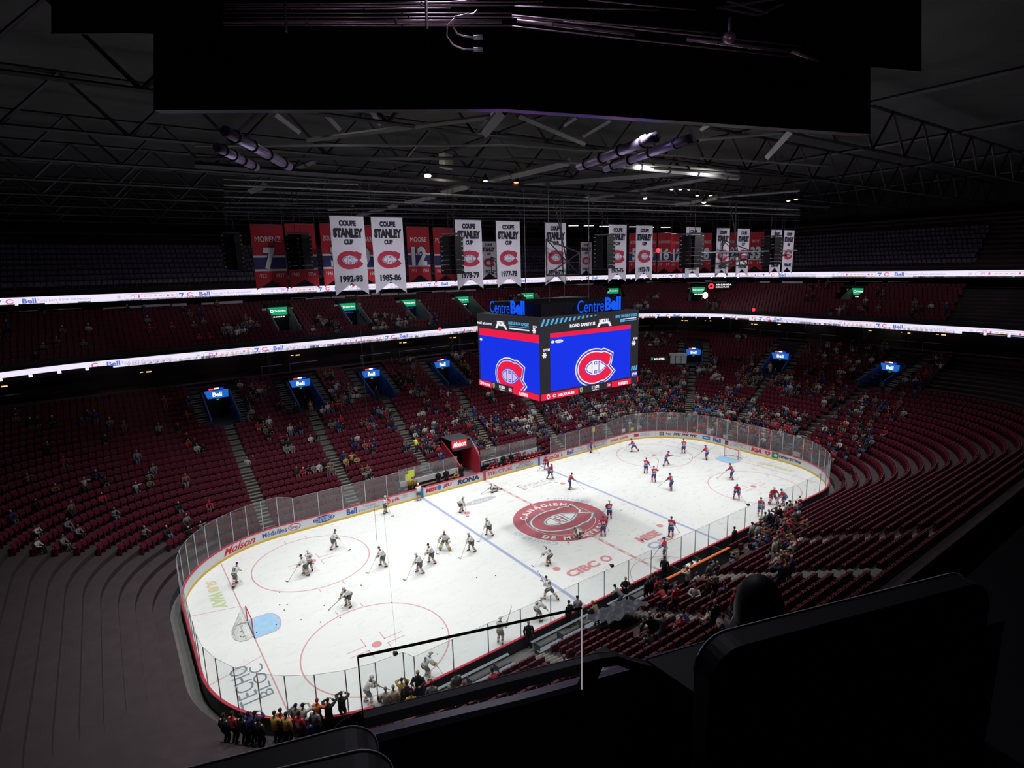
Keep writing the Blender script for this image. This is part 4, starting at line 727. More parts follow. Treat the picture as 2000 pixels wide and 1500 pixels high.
def red_banner(nm, no, ya, yb, cx, cy, W, zt, zb):
    W *= .91; H = zt-zb; dx, dy = cx-CAM.x, cy-CAM.y; L = math.hypot(dx, dy)
    n = (0,-1) if cx < 0 else (-dx/L*.75, -dy/L); q = math.hypot(*n); n = (n[0]/q, n[1]/q)
    fn = cloth_fn(cx, cy, zt, *n); e = empty('number_banner', (0,0,0)); tag(e, 'red banner with blue band and white number '+no+' from the ceiling', 'banner', 'red number banners')
    b = MB(); banner_cloth(b, fn, W, H, .62, 0); ck = b.build('cloth', 'cloth_red', e)
    F = Flat(fn, .012); y0 = -H*.50; F.rect(-W/2+.02, -H*.68, W/2-.02, y0, 0, 1, 4); F.rect(-W/2+.02, y0, W/2-.02, y0+.13, 1, 1, 4); F.rect(-W/2+.02, -H*.68-.13, W/2-.02, -H*.68, 1, 1, 4)
    F.build('stripe', ['cloth_navy','cloth_grey'], ck)
    F = Flat(fn, .012); F.text(nm, 0, -H*.22, .36, min(W*.82, .28*len(nm)), 1, 2, .0); F.text(no, 0, -H*.52, 1.6, W*(.42 if len(no) == 1 else .72), 0, 3, .09); F.text(no, 0, -H*.52, 1.5, W*(.38 if len(no) == 1 else .68), 1, 4, .05)
    F.text(ya, -W*.28, -H*.78, .27, W*.24, 1, 2); F.text(yb, W*.28, -H*.78, .27, W*.24, 1, 2)
    F.build('lettering', ['cloth_navy','cloth_grey'], ck)
    b = MB(); b.tube([fn(-W/2, .02, 0), fn(W/2, .02, 0)], .03, 0, 6); b.tube([fn(-W/2, .02, 0), fn(-W/2, 2.8, 0)], .01, 0, 4); b.tube([fn(W/2, .02, 0), fn(W/2, 2.8, 0)], .01, 0, 4); b.build('top_pole', 'steel', e)
for r_ in D['reds']: red_banner(*r_)
# ================================================================== hanging loudspeaker arrays
for i, (x, y, z, W) in enumerate(D['arrays']):
    sc_ = 1.0; ty_ = {1: 1.5, 2: -5.2, 3: -5.2}.get(i)
    if ty_ is not None: sc_ = (ty_-CAM.y)/(y-CAM.y); x, y, z = CAM.x+(x-CAM.x)*sc_, ty_, CAM.z+(z-CAM.z)*sc_
    dx, dy = CAM.x-x, CAM.y-y; ang = math.atan2(-dx, dy)
    e = empty('speaker_array', (x, y, z), ang); e.scale = (sc_,)*3
    tag(e, 'black hanging line array loudspeaker, '+['at the left edge of the photo','in front of the second red banner','left of the 1978-79 banner','left of the 1975-76 banner','over the 1970-71 banner','left of the 1964-65 banner'][i], 'loudspeaker', 'hanging loudspeaker arrays')
    for col, (ox, rz) in enumerate(((-W*.26, .5), (W*.26, -.35))):
        R = Matrix.Rotation(rz, 3, 'Z'); b = MB()
        for k in range(8):
            c = R@Vector((0,0,0)); b.box((ox, 0, 1.25-k*.34), (W*.44, .55, .32), 0, R)
        b.build('cabinet_column', 'spk', e)
        b = MB()
        for k in range(0, 8, 1): v = R@Vector((W*.14 if col else -W*.16, .285, 0)); b.box((ox+v.x, v.y, 1.25-k*.34+.1), (.12, .02, .035), 0, R)
        b.build('handle_marks', 'spk_light', e)
    b = MB(); b.box((0,0,1.55), (W*.9,.4,.12)); b.tube([(-.25,0,1.6),(-.2,0,4.6)], .02, 0, 4); b.tube([(.2,0,1.6),(.15,0,4.6)], .02, 0, 4); b.build('rigging_frame', 'truss', e)
# truss grid carrying lights in front of the 1976-77 and 1968-69 banners
for gi, (u0, v0, z0, W_, H_, lab) in enumerate(((-3.9, -5.2, 22.6, 3.2, 2.6, 'dark steel lighting truss in front of the 1976-77 banner'), (17.6, -5.4, 22.9, 4.2, 2.4, 'dark steel lighting truss beside the 1967-68 banner'), (7.9, 20.4, 22.6, 2.2, 2.0, 'dark steel lighting truss before the 1952-53 banner'))):
    b = MB(); P = [(u0-W_/2, v0, z0), (u0+W_/2, v0, z0), (u0+W_/2, v0, z0+H_*.62), (u0-W_/2, v0, z0+H_)]
    for i in range(4): b.tube([P[i], P[(i+1)%4]], .06, 0, 5)
    b.tube([P[0], P[2]], .05, 0, 5); b.tube([P[1], P[3]], .05, 0, 5); b.tube([(u0, v0, z0), (u0-.3, v0, z0+5.8)], .05, 0, 5); b.tube([(u0+W_*.2, v0, z0), (u0-W_*.3, v0, z0+5.8)], .05, 0, 5)
    b.tube([(u0-W_*.3, v0, z0+.9), (u0+W_*.5, v0, z0+.9)], .045, 0, 5)
    tag(b.build('lighting_truss', 'truss'), lab, 'truss')
b = MB(); b.tube([(9.6,-6.6,24.1),(29.5,-5.0,24.3)], .07, 0, 6); tag(b.build('lighting_bar', 'steel_l'), 'long thin pale bar running between the right hand loudspeakers', 'bar')
# ================================================================== roof
b = MB(); b.box((5, 0, 34.3), (150, 130, .3)); struct(b.build('ceiling', 'roof'))
PW = Path(70, 58, 24); b = MB(); wallband(PW, 0, PW.total, 0, 34.2, 0, b, 3, 0, .3); struct(b.build('wall_arena', 'dark'))
def beam(p, q, t, m, nm, asp=1.0):
    P, Q = Vector(p), Vector(q); L = (Q-P).length; b = MB(); b.tube([(0,0,0),(0,0,L)], [(t*.70, t*.70*asp)]*2, 0, 4, smooth=False)
    o = b.build(nm, m); o.location = P; o.rotation_euler = (Q-P).to_track_quat('Z', 'X').to_euler(); return struct(o)
GM = dict(g='truss', l='truss_l', w='truss_w', p='pipe_p')
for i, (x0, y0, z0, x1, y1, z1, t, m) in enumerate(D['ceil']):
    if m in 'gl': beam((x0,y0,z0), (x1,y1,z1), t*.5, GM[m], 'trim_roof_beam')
    else:
        b = MB(); b.tube([(x0,y0,z0),(x1,y1,z1)], t*.42, 0, 10)
        for q in (.12, .35, .6, .88): p0 = Vector((x0,y0,z0)); p1 = Vector((x1,y1,z1)); b.tube([p0.lerp(p1, q-.006), p0.lerp(p1, q+.006)], t*.55, 1, 8)
        n = sum(1 for c in D['ceil'][:i] if c[7] == m)
        lab = (['white lit duct under the roof, upper of the pair', 'white lit duct under the roof, lower of the pair'] if m == 'w' else ['violet lit pipe under the roof right of centre, upper', 'violet lit pipe under the roof right of centre, lower', 'violet lit pipe under the roof at the left, upper', 'violet lit pipe under the roof at the left, lower'])[n]
        tag(b.build('roof_duct' if m == 'w' else 'roof_pipe', [GM[m], 'truss']), lab, 'duct' if m == 'w' else 'pipe')
for k in range(9):                                               # rows of trusses under the deck
    y = -20+k*9
    for zz, t in ((30.2,.14),(32.8,.16)): beam((-60,y,zz), (68,y,zz), t, 'truss', 'trim_roof_beam')
    b = MB()
    for q in range(26): x = -60+q*5; b.tube([(x,y,30.2),(x+2.5,y,32.8),(x+5,y,30.2)], .10, 0, 4, smooth=False)
    struct(b.build('trim_roof_web', 'truss'))
for k in range(8): beam((-55+k*16,-38,32.9), (-55+k*16,56,32.9), .22, 'truss', 'trim_roof_beam')
# roof lamps
LL = dict(y='lamp_yellow', b='lamp_blue', o='lamp_orange', w='lamp_white')
for i, (x, y, z, c) in enumerate(D['lamps']):
    e = empty('roof_lamp', (x, y, z), math.atan2(-(CAM.x-x), CAM.y-y))
    tag(e, ['bright roof lamp glowing on the main truss left of centre','small bluish roof lamp hanging near the photo centre','small orange roof lamp beside the bluish one','tiny lamp above the long beam behind','leftmost of three silver reflector lamps','middle of three silver reflector lamps','rightmost of three silver reflector lamps','small white lamp below the reflector trio','small white lamp right of the reflector trio','small lamp standing on the white duct, left','small lamp standing on the white duct, right','small roof lamp near the right edge','second small roof lamp near the right edge','lamp lighting the lower beam, left of the reflectors','lamp lighting the lower beam, right of the reflectors'][i], 'lamp', 'roof lamps')
    b = MB(); b.tube([(0,0,.25),(0,0,-.05),(0,.02,-.22)], [.10,.16,.26], 0, 10); b.build('housing', 'steel_l' if i in (4,5,6) else 'spk', e)
    b = MB(); b.ball((0,.05,-.20), (.2,.2,.10) if i != 0 else (.26,.26,.14), 0, 10, 6); b.build('bulb', LL[c], e)
    b = MB(); b.tube([(0,0,.2),(0,0,.9)], .04, 0, 5); b.build('hanger', 'truss', e)
q = D['ceil'][6]; P0 = Vector(q[:3]).lerp(Vector(q[3:6]), .734); lamp_light('POINT', 'roof_lamp_light', P0+Vector((-.35,-.5,.45)), 70, (1,.95,.7), .15)
for q in [c for c in D['ceil'] if c[7] == 'w']:
    A_p, B_p = Vector(q[:3]), Vector(q[3:6])
    for t_ in (.25, .75): lamp_light('POINT', 'duct_lamp_light', A_p.lerp(B_p, t_)+Vector((-.7,-1.1,-.5)), 45, (1,.99,.96), .2)
for i in (13, 14): p = D['lamps'][i]; lamp_light('POINT', 'roof_lamp_light', (p[0], p[1]-.6, p[2]-.3), 40, (1,.95,.7), .1)
for p in ((-22,-9,32.0),(-14,-12,32.0),(-6,-16,32.0),(2,-21,32.0)): lamp_light('POINT', 'deck_fill_light', p, 60, (1,.98,.94), .3)  # added fill lights that brighten the roof deck between the trusses
for p in ((-4,4,31.5),(12,0,31.5),(24,6,31.5)): lamp_light('POINT', 'deck_fill_light', p, DECK_W, (1,.98,.92), .2)  # weaker added fill for the deck farther back
# white box beside the bright lamp
p = D['lamps'][0]; b = MB(); b.box((0,0,0), (1.2,.5,1.0)); o = b.build('roof_equipment_box', 'truss_l', None, (p[0]+1.5, p[1]-.2, p[2]+.9), .5); tag(o, 'pale equipment box hanging right of the bright roof lamp', 'box')
# bulkhead, conduits and cables close overhead
RP = lambda u, v, d: CAM+(FW+RT*((u-1000)/FPX)-UP*((v-750)/FPX))*d
b = MB(); b.prism([RP(100,-120,11.4), RP(1000,-125,11.4), RP(1800,-60,11.4), RP(1800,140,11.4), RP(1000,60,11.4), RP(100,66,11.4)], (.1,.14,.05)); struct(b.build('ceiling_dark_sheet', 'own_dark' if 'own_dark' in MATS else 'darker', recalc=True))  # added dark sheet in place of the shade behind the conduits
for u_, v_, e_ in ((560,60,7),(860,70,7),(1150,110,7),(1450,150,5)): lamp_light('POINT', 'conduit_fill_light', RP(u_, v_, 8.3), e_, (1,.78,.92), .1)  # added pinkish fill that brings out the conduits
Bk = D['bulk']; b = MB()
top = [Vector(v) for v in Bk[:3]]; bot = [Vector(v) for v in (Bk[5], Bk[4], Bk[3])]
back = Vector((.58,.81,.0))*.25
for i in range(2):
    b.add([bot[i], bot[i+1], top[i+1], top[i], bot[i]+back, bot[i+1]+back, top[i+1]+back, top[i]+back], [(0,1,2,3),(4,7,6,5),(0,4,5,1),(3,2,6,7),(0,3,7,4),(1,5,6,2)], 0)
struct(b.build('wall_bulkhead', 'bulk', recalc=True))
cl = {}
for i, (x0,y0,z0,x1,y1,z1,m) in enumerate(D['conduit']):
    b = MB(); r = .012 if m == 'r' else .030; b.tube([(x0,y0,z0),(x1,y1,z1)], r, 0, 8)
    P, Q = Vector((x0,y0,z0)), Vector((x1,y1,z1))
    for q in (.3,.62): b.tube([P.lerp(Q,q-.003), P.lerp(Q,q+.003)], r*1.7, 1, 8)
    tag(b.build('conduit', ['conduit','truss']), ('thick' if m == 'R' else 'thin')+' metal conduit running along the ceiling above the bulkhead', 'conduit', ('thick' if m == 'R' else 'thin')+' conduits above the bulkhead')
for key, lab in (('cable','long looped cable with a plug, lower of the two'), ('cable2','short looped cable with a plug, upper of the two')):
    pts = [Vector(p) for p in D[key]]; e = empty('hanging_cable', pts[0]); tag(e, lab, 'cable')
    b = MB(); b.tube([p-pts[0] for p in pts], .013, 0, 6); b.build('cord', 'conduit', e)
    b = MB(); b.tube([pts[-1]-pts[0], pts[-1]-pts[0]+Vector((.12,-.08,0))], .035, 0, 8); b.build('plug', 'steel_l', e)
P = CAM+(FW+RT*((1424-1000)/FPX)-UP*((74-750)/FPX))*9.3; b = MB(); b.ball((0,0,0), (.11,.11,.09), 0, 12, 8); b.tube([(0,0,.05),(0,0,.3)], .03, 0, 6); tag(b.build('ceiling_globe', 'conduit', None, P), 'small round grey dome on the ceiling conduits at the right', 'dome')
bm_ = [(437,5,440,62),(832,0,833,56)]
for i, (u0,v0,u1,v1) in enumerate(bm_):
    A = CAM+(FW+RT*((u0-1000)/FPX)-UP*((v0-750)/FPX))*9.4; Bq = CAM+(FW+RT*((u1-1000)/FPX)-UP*((v1-750)/FPX))*9.4
    A = CAM+(FW+RT*((557 if i == 0 else 832)-1000)/FPX-UP*((v0-750)/FPX))*9.4; Bq = CAM+(FW+RT*((559 if i == 0 else 834)-1000)/FPX-UP*((v1-750)/FPX))*9.4
    beam(A, Bq, .035, 'truss', 'trim_conduit_strap')
A = CAM+(FW+RT*((1290-1000)/FPX)-UP*((-40-750)/FPX))*13; 
for (u0,v0,u1,v1) in ((1402,14,1480,30),(1480,30,1530,8),(1420,2,1500,26),(1400,16,1536,-6)):
    beam(CAM+(FW+RT*((u0-1000)/FPX)-UP*((v0-750)/FPX))*10.6, CAM+(FW+RT*((u1-1000)/FPX)-UP*((v1-750)/FPX))*10.6, .035, 'truss_l', 'trim_ceiling_bracket')
# ================================================================== player benches on the far side
for nm, x0, x1, lab in (('team_bench', -9.2, -2.1, 'left team bench behind the far boards'), ('team_bench', 1.0, 9.2, 'right team bench behind the far boards')):
    b = MB(); b.box(((x0+x1)/2, 14.12, .16), (x1-x0, 1.95, .32)); struct(b.build('floor_bench', 'dark')); e = empty(nm, ((x0+x1)/2, 14.2, .33)); tag(e, 'long wooden players bench, the '+lab, 'bench', 'team benches'); L = x1-x0
    b = MB(); b.box((0,.1,.45), (L-.3,.35,.06)); b.build('seat_plank', 'j_brown', e)
    for q in range(4): b = MB(); b.box((-L/2+.5+q*(L-1)/3,.1,.22), (.08,.3,.42)); b.build('leg', 'dark', e)
    b = MB(); b.box((0,.90,.80), (L,.08,.55)); b.build('back_panel', 'board_white', e); b = MB(); b.box((0,.90,.26), (L,.06,.5)); b.build('lower_panel', 'dark', e)
    F = Flat(lambda x, y, l: (x, .855-l, y), .006)
    for q in range(2): ch_logo(F, -L*.25+q*L*.5, .80, .30, 1, 2, 0, 2, 1, 1)
    if x0 > 0: F.rect(-L/2+.1,.55,-L/2+1.9,1.05,3,4); F.rect(-.9,.55,.9,1.05,3,4); F.text('Tim Hortons', -L/2+1.0,.8,.28,1.5,2,5,.03); F.text('Tim Hortons', 0,.8,.28,1.5,2,5,.03)
    F.build('panel_print', ['cloth_c','cloth_navy','ad_white','ad_dark'], e)
    g = empty('bench_glass', ((x0+x1)/2, 15.2, 1.3)); tag(g, 'clear glass screen behind the '+lab, 'glass', 'glass screens behind the benches')
    n = 4
    for q in range(n):
        b = MB(); b.box((-L/2+(q+.5)*L/n,0,.72), (L/n-.03,.015,1.44)); b.build('glass_pane', 'rink_glass', g)
        b = MB(); b.box((-L/2+q*L/n,0,.72), (.04,.04,1.44)); b.build('post', 'post', g)
# tunnel between the benches with its red sign
e = empty('players_tunnel', (-.6, 15.0, 0)); tag(e, 'red walled players tunnel between the two benches', 'tunnel')
b = MB(); b.prism([(1.25,0,0),(1.25,4.2,0),(1.25,4.2,3.9),(1.25,2.0,3.9),(1.25,0,2.2)], (.12,0,0)); b.prism([(-1.35,0,0),(-1.35,4.2,0),(-1.35,4.2,3.6),(-1.35,1.4,2.4),(-1.35,0,1.6)], (.12,0,0)); b.build('side_wall', 'board_red', e, recalc=True)
b = MB(); b.box((0,2.9,4.0), (2.6,2.6,.08)); b.build('roof_panel', 'steel', e); b = MB(); b.box((0,4.2,2.0), (2.7,.1,4.0)); b.build('end_wall', 'dark', e); b = MB(); b.tube([(1.3,0,2.5),(1.3,2.0,4.0)], .04, 0, 6); b.build('handrail', 'rail_white', e)
b = MB(); b.box((0,1.6,3.3), (2.6,.1,.9)); b.build('canopy', 'steel', e)
e = empty('tunnel_sign', (-1.2, 16.2, 3.72)); tag(e, 'lit red sign with white script lettering over the players tunnel', 'sign')
b = MB(); b.box((0,0,0), (1.95,.1,.85)); b.build('sign_face', 'molson_red', e); F = Flat(lambda x, y, l: (x, -.055-l, y), .006); F.text('Molson', 0, 0, .6, 1.7, 0, 1, .03, .45); F.build('lettering', ['sign_white'], e)
# ================================================================== goals
for sx in (-1, 1):
    e = empty('hockey_goal', (sx*27.13, 0, 0), 0 if sx > 0 else PI)
    tag(e, ('red framed goal with white net on the near left crease' if sx < 0 else 'red framed goal with white net on the far right crease'), 'goal', 'ice hockey goals')
    for y in (-.915, .915): b = MB(); b.tube([(0,y,0),(0,y,1.22)], .035, 0, 8); b.build('post', 'board_red', e)
    b = MB(); b.tube([(0,-.95,1.22),(0,.95,1.22)], .035, 0, 8); b.build('crossbar', 'board_red', e)
    base = [(0,-.915),(.35,-1.12),(.8,-1.0),(1.08,-.55),(1.12,0),(1.08,.55),(.8,1.0),(.35,1.12),(0,.915)]
    tp = [(0,-.915),(.1,-.95),(.3,-.9),(.48,-.5),(.5,0),(.48,.5),(.3,.9),(.1,.95),(0,.915)]
    b = MB(); b.tube([(x,y,.03) for x,y in base], .04, 0, 6); b.tube([(x,y,1.18) for x,y in tp], .02, 0, 5); b.tube([(.5,0,1.18),(1.12,0,.03)], .02, 0, 5); b.build('base_frame', 'ice_white', e)
    b = MB(); NR = 22
    def lerp(i, t): 
        i0 = min(int(i), 7); fr = i-i0; A = (base[i0][0]+(base[i0+1][0]-base[i0][0])*fr, base[i0][1]+(base[i0+1][1]-base[i0][1])*fr); B_ = (tp[i0][0]+(tp[i0+1][0]-tp[i0][0])*fr, tp[i0][1]+(tp[i0+1][1]-tp[i0][1])*fr)
        return (A[0]+(B_[0]-A[0])*t, A[1]+(B_[1]-A[1])*t, .03+1.15*t)
    for q in range(33): b.tube([lerp(q*.25, t/4) for t in range(5)], .006, 0, 3, cap=False)
    for q in range(12): b.tube([lerp(j*.5, q/12) for j in range(17)], .006, 0, 3, cap=False)
    for q in range(10): yy = -.85+1.7*q/9; b.tube([(0,yy,1.22),(.42,yy*.8,1.19)], .006, 0, 3, cap=False)
    b.build('net', 'ice_white', e)
for i, (x, y) in enumerate(D['pucks']):
    b = MB(); b.tube([(0,0,0),(0,0,.026)], .042, 0, 12, smooth=False); o = b.build('puck', 'black', None, (x, y, .014 if False else .0105)); tag(o, 'small black puck lying on the white ice', 'puck', 'pucks scattered on the ice')
# thin lighting wires hanging in front of the ice
b = MB(); b.tube([(-19.2,-3.3,29),(-19.2,-3.3,5.2)], .012, 0, 4); o = b.build('hanging_wire', 'steel', None); tag(o, 'thin dark wire hanging straight down over the left ice', 'wire')
RQ = lambda u, v, d: CAM+(FW+RT*((u-1000)/FPX)-UP*((v-750)/FPX))*d
b = MB(); b.tube([RQ(748,985,20), RQ(773,1255,20)], .0035, 0, 4); tag(b.build('hanging_wire', 'steel'), 'long thin wire hanging nearer over the left ice, right of the shorter one', 'wire')
# ================================================================== penalty boxes on the near side
e = empty('penalty_box', (1.0, -13.1, 0)); tag(e, 'penalty box enclosure with an orange lit rail behind the near boards', 'enclosure')
b = MB(); b.box((0,-1.55,.75), (7.4,.12,1.5)); b.build('outer_wall', 'steel', e); b = MB(); b.box((0,-1.57,1.53), (7.4,.16,.08)); b.build('lit_rail', 'ad_orange', e)
b = MB(); b.box((0,-1.45,1.515), (7.4,.05,.05)); b.build('lit_rail', E('orange_lit', (.95,.30,.18), 1.0), e)
for x in (-3.7,-1.3,1.2,3.7): b = MB(); b.box((x,-.8,.55), (.08,1.45,1.1)); b.build('partition', 'board_dark', e)
b = MB(); b.box((0,-1.1,.45), (7.2,.35,.05)); b.build('bench_plank', 'steel', e)
b = MB(); b.box((.4,-.75,.95), (1.9,.6,.04)); b.build('desk', 'board_dark', e)
b = MB(); rr = random.Random(5)
for q in range(9): b.box((-.4+rr.uniform(0,1.6),-.75+rr.uniform(-.2,.2),.98+.002*q), (.21,.29,.003), 0, Matrix.Rotation(rr.uniform(0,3),3,'Z'))
tag(b.build('paper_sheets', 'ad_white', None, (1.0,-13.1,0)), 'white paper sheets spread on the timekeeper desk', 'paper', kind='stuff')
# steel platform steps between the near boards and the first seats
for x0, x1 in ((-20.5,-15.6),(-13.9,-9.2),(-7.4,-3.0)):
    e = empty('steel_step', ((x0+x1)/2, -13.9, 0)); tag(e, 'grey steel step and rail between the near boards and the front seats', 'step', 'steel steps along the near boards')
    b = MB(); b.box((0,-.32,.62), (x1-x0,.34,.06)); b.box((0,.35,.86), (x1-x0,.2,.05)); b.build('tread', 'steel_l', e); b = MB(); b.box((0,.0,.3), (x1-x0,.05,.6)); b.build('riser', 'steel', e)
    for q in range(int((x1-x0)/1.8)+1): b = MB(); b.box((-(x1-x0)/2+.1+q*1.8,-.1,.6), (.06,.5,.8)); b.build('support', 'steel', e)
b = MB(); b.box((-8.8,-14.12,.15), (28.4,2.1,.3)); struct(b.build('floor_near_walkway', 'concrete'))
# folded dark tarpaulin lying over the front seats
b = MB(); nx, ny = 14, 10; rr = random.Random(4); V = []
for j in range(ny+1):
    for i in range(nx+1):
        x = -1.7+3.4*i/nx; y = -1.3+2.6*j/ny; V.append((x+.25*y, y, -.4647*y+.12*math.sin(i*1.3+j*.7)+.10*math.sin(j*1.9)+rr.uniform(-.04,.04)))
b.add(V, [(j*(nx+1)+i, j*(nx+1)+i+1, (j+1)*(nx+1)+i+1, (j+1)*(nx+1)+i) for j in range(ny) for i in range(nx)], 0)
mat('tarp', (.045,.05,.065), .45, noise=.3, nscale=2); o = b.build('tarpaulin', 'tarp', None, (-9.5,-16.4,2.75)); md = o.modifiers.new('t', 'SOLIDIFY'); md.thickness = .02; tag(o, 'crumpled dark grey tarpaulin draped over the near front seats', 'tarpaulin')
# sports posters held by fans near the far glass
# ================================================================== own balcony in the foreground
def ribbonstrip(name, pts, m, down, back, parent=None, **kw):
    """solid bar following pts: depth 'back' toward the camera, thickness 'down'"""
    P = [Vector(p) for p in pts]; b = MB(); bk = Vector((.0,-1,0))*back
    for i in range(len(P)-1):
        A, B_ = P[i], P[i+1]; dn = Vector((0,0,-down))
        b.add([A, B_, B_+bk, A+bk, A+dn, B_+dn, B_+bk+dn, A+bk+dn], [(0,1,2,3),(4,7,6,5),(0,4,5,1),(3,2,6,7),(0,3,7,4),(1,5,6,2)], 0)
    return b.build(name, m, parent, recalc=True, **kw)
mat('own_black', (.004,.004,.006), .6, noise=.1); mat('own_rim_light', (.75,.72,.80), .4, .0, noise=.05); mat('own_purple', (.07,.05,.12), .4, noise=.1)  # the pale edge colour paints rim light onto the balcony edges
rail = empty('balcony_handrail', (0,0,0), label='flat black handrail along the balcony edge in front of the camera', cat='handrail')
pts = [Vector(p) for p in D['rail2'][:3]]+[Vector(p) for p in D['railz']]+[Vector(p) for p in D['rail3'][1:]]
ribbonstrip('rail_bar', pts, 'own_black', .050, .045, rail)
b = MB(); b.tube([p+Vector((0,.0,.002)) for p in pts], .0016, 0, 4); b.build('rail_highlight_edge', 'own_rim_light', rail)
b = MB(); q = Vector(D['railz'][-1]); b.prism([q+Vector((.02,0,-.03)), q+Vector((.10,0,-.03)), q+Vector((.0,.1,-.42)), q+Vector((-.12,.1,-.42))], (0,.04,0)); b.build('rail_bracket', 'own_black', rail, recalc=True)
par = [Vector(p) for p in D['par']]
o = ribbonstrip('wall_balcony_parapet', par+[Vector(D['parR'][1])+Vector((0,.25,-.2)), Vector(D['parR'][3])+Vector((0,.25,-.2))], 'own_purple', 1.4, .05); struct(o)
parR = [Vector(p) for p in D['parR']]
o = ribbonstrip('wall_balcony_right', parR, 'own_black', 1.2, .4); struct(o)
for pp in (par, parR): b = MB(); b.tube([p+Vector((0,-.05 if pp is par else 0,.002)) for p in pp], .003, 0, 4); struct(b.build('trim_parapet_highlight', 'own_rim_light'))  # pale lines painting the light along the parapet edges
b = MB(); b.box((-29,-38.6,20.35), (16,3.6,.12)); struct(b.build('floor_balcony', 'own_black'))
G0, G1 = Vector(D['glass'][0]), Vector(D['glass'][1]); gp = empty('balcony_glass', (0,0,0), label='clear glass safety panel with black top edge standing beyond the balcony handrail', cat='glass')
dn = Vector((0,0,-.40)); th = Vector((0,.012,0)); b = MB(); b.add([G0, G1, G1+dn, G0+dn], [(0,1,2,3)]); b.build('glass_pane', 'near_glass', gp)
b = MB(); b.tube([G0, G1], .0062, 0, 6); b.build('top_edge', 'own_black', gp); b = MB(); b.tube([G1, G1+dn], .0035, 0, 6); b.build('right_edge', 'pale_glow', gp); b = MB(); b.tube([G0, G0+dn], .003, 0, 6); b.build('left_edge', 'own_black', gp)  # right edge glows by itself, standing in for light it catches
def seatback(name, left, right, lab, h, rad, thick=.07, rl_=True, rr_=True):
    """padded seat back with rounded upper corners between two top points"""
    A, B_ = Vector(left), Vector(right); d = (B_-A); L = d.length; d.normalize(); nrm = Vector((-d.y, d.x, 0)); e = empty(name, A); tag(e, lab, 'seat', 'black seats on the own balcony')
    P = []
    if rl_: P += [(rad-rad*math.cos(PI/2*i/8), -rad+rad*math.sin(PI/2*i/8)) for i in range(9)]
    else: P += [(0,0)]
    if rr_: P += [(L-rad+rad*math.sin(PI/2*i/8), -rad+rad*math.cos(PI/2*i/8)) for i in range(9)]
    else: P += [(L,0)]
    P += [(L,-h),(0,-h)]
    b = MB(); b.prism([d*x+Vector((0,0,y)) for x, y in P], nrm*-thick); b.build('backrest', 'own_black', e, recalc=True)
    b = MB(); b.tube([d*x+Vector((0,0,y)) for x, y in P[:-1]], .0034, 0, 5); b.build('rim_highlight', 'own_rim_light', e)  # pale line painting the rim light along the seat back
    b = MB(); b.prism([d*(.06)+Vector((0,0,-h)), d*(L-.06)+Vector((0,0,-h)), d*(L-.06)+Vector((0,0,-h-.1)), d*.06+Vector((0,0,-h-.1))], nrm*-.45); b.build('seat_cushion', 'own_black', e, recalc=True)
sR = D['seatR']; A = Vector(sR[0]); Bq = Vector(sR[3]); seatback('theatre_chair', Vector((-31.415,-37.47,22.3)), Bq, 'black padded seat back with rounded left corner at the lower right', .9, .09, .06, True, True)
s1, s2 = D['seatL1'], D['seatL2']
seatback('theatre_chair', Vector(s1[0])+(Vector(s1[0])-Vector(s1[2]))*.3, Vector(s1[3])+Vector((.045,-.01,0)), 'black padded seat back at the lower left, the farther one', .7, .07)
seatback('theatre_chair', Vector(s2[0])+(Vector(s2[0])-Vector(s2[2]))*.3, Vector(s2[3])+Vector((.03,-.01,0)), 'black padded seat back at the bottom left, nearest the camera', .8, .07)
# ================================================================== people
V3 = Vector
def ik(a, c, l1, l2, hint):
    d = c-a; L = min(d.length, (l1+l2)*.999); u = d.normalized(); x = (l1*l1-l2*l2+L*L)/(2*L); h = math.sqrt(max(l1*l1-x*x, 0))
    n = hint-u*hint.dot(u); n = n.normalized() if n.length > 1e-5 else V3((0,0,1)); return a+u*x+n*h
def skeleton(hip, lean, footL, footR, handL, handR, twist=0.0, headfwd=.0, kneehint=V3((0,1,0)), elbL=V3((-.8,-.6,-.4)), elbR=V3((.8,-.6,-.4)), side=0.0, look=0.0):
    """joints for a figure facing +Y; hip = pelvis height point; lean in degrees forward"""
    J = {}; l = math.radians(lean); up = V3((math.sin(side), math.sin(l), math.cos(l))).normalized(); J['pelvis'] = V3(hip); J['up'] = up
    J['belly'] = J['pelvis']+up*.18; J['chest'] = J['pelvis']+up*.42; J['neck'] = J['pelvis']+up*.55
    hu = (up+V3((0,-math.sin(l)*.55+headfwd,.45))).normalized(); J['head'] = J['neck']+hu*.17; J['hu'] = hu
    rt = V3((math.cos(twist), math.sin(twist), 0)); J['rt'] = rt; fw = rt.cross(up)*-1; J['fw'] = up.cross(rt)
    for s, sg, h, eh in (('L',-1,handL,elbL), ('R',1,handR,elbR)):
        J['sh'+s] = J['neck']-up*.09+rt*.19*sg; H = V3(h); dv = H-J['sh'+s]
        if dv.length > .53: H = J['sh'+s]+dv.normalized()*.53
        J['ha'+s] = H; J['el'+s] = ik(J['sh'+s], H, .29, .26, eh)
    for s, sg, f_ in (('L',-1,footL), ('R',1,footR)):
        J['hp'+s] = J['pelvis']+V3((sg*.10,0,-.04)); f_ = V3(f_); dv = f_-J['hp'+s]
        if dv.length > .86: J['hp'+s] = J['hp'+s]
        J['an'+s] = f_; J['kn'+s] = ik(J['hp'+s], f_, .44, .43, kneehint)
    return J
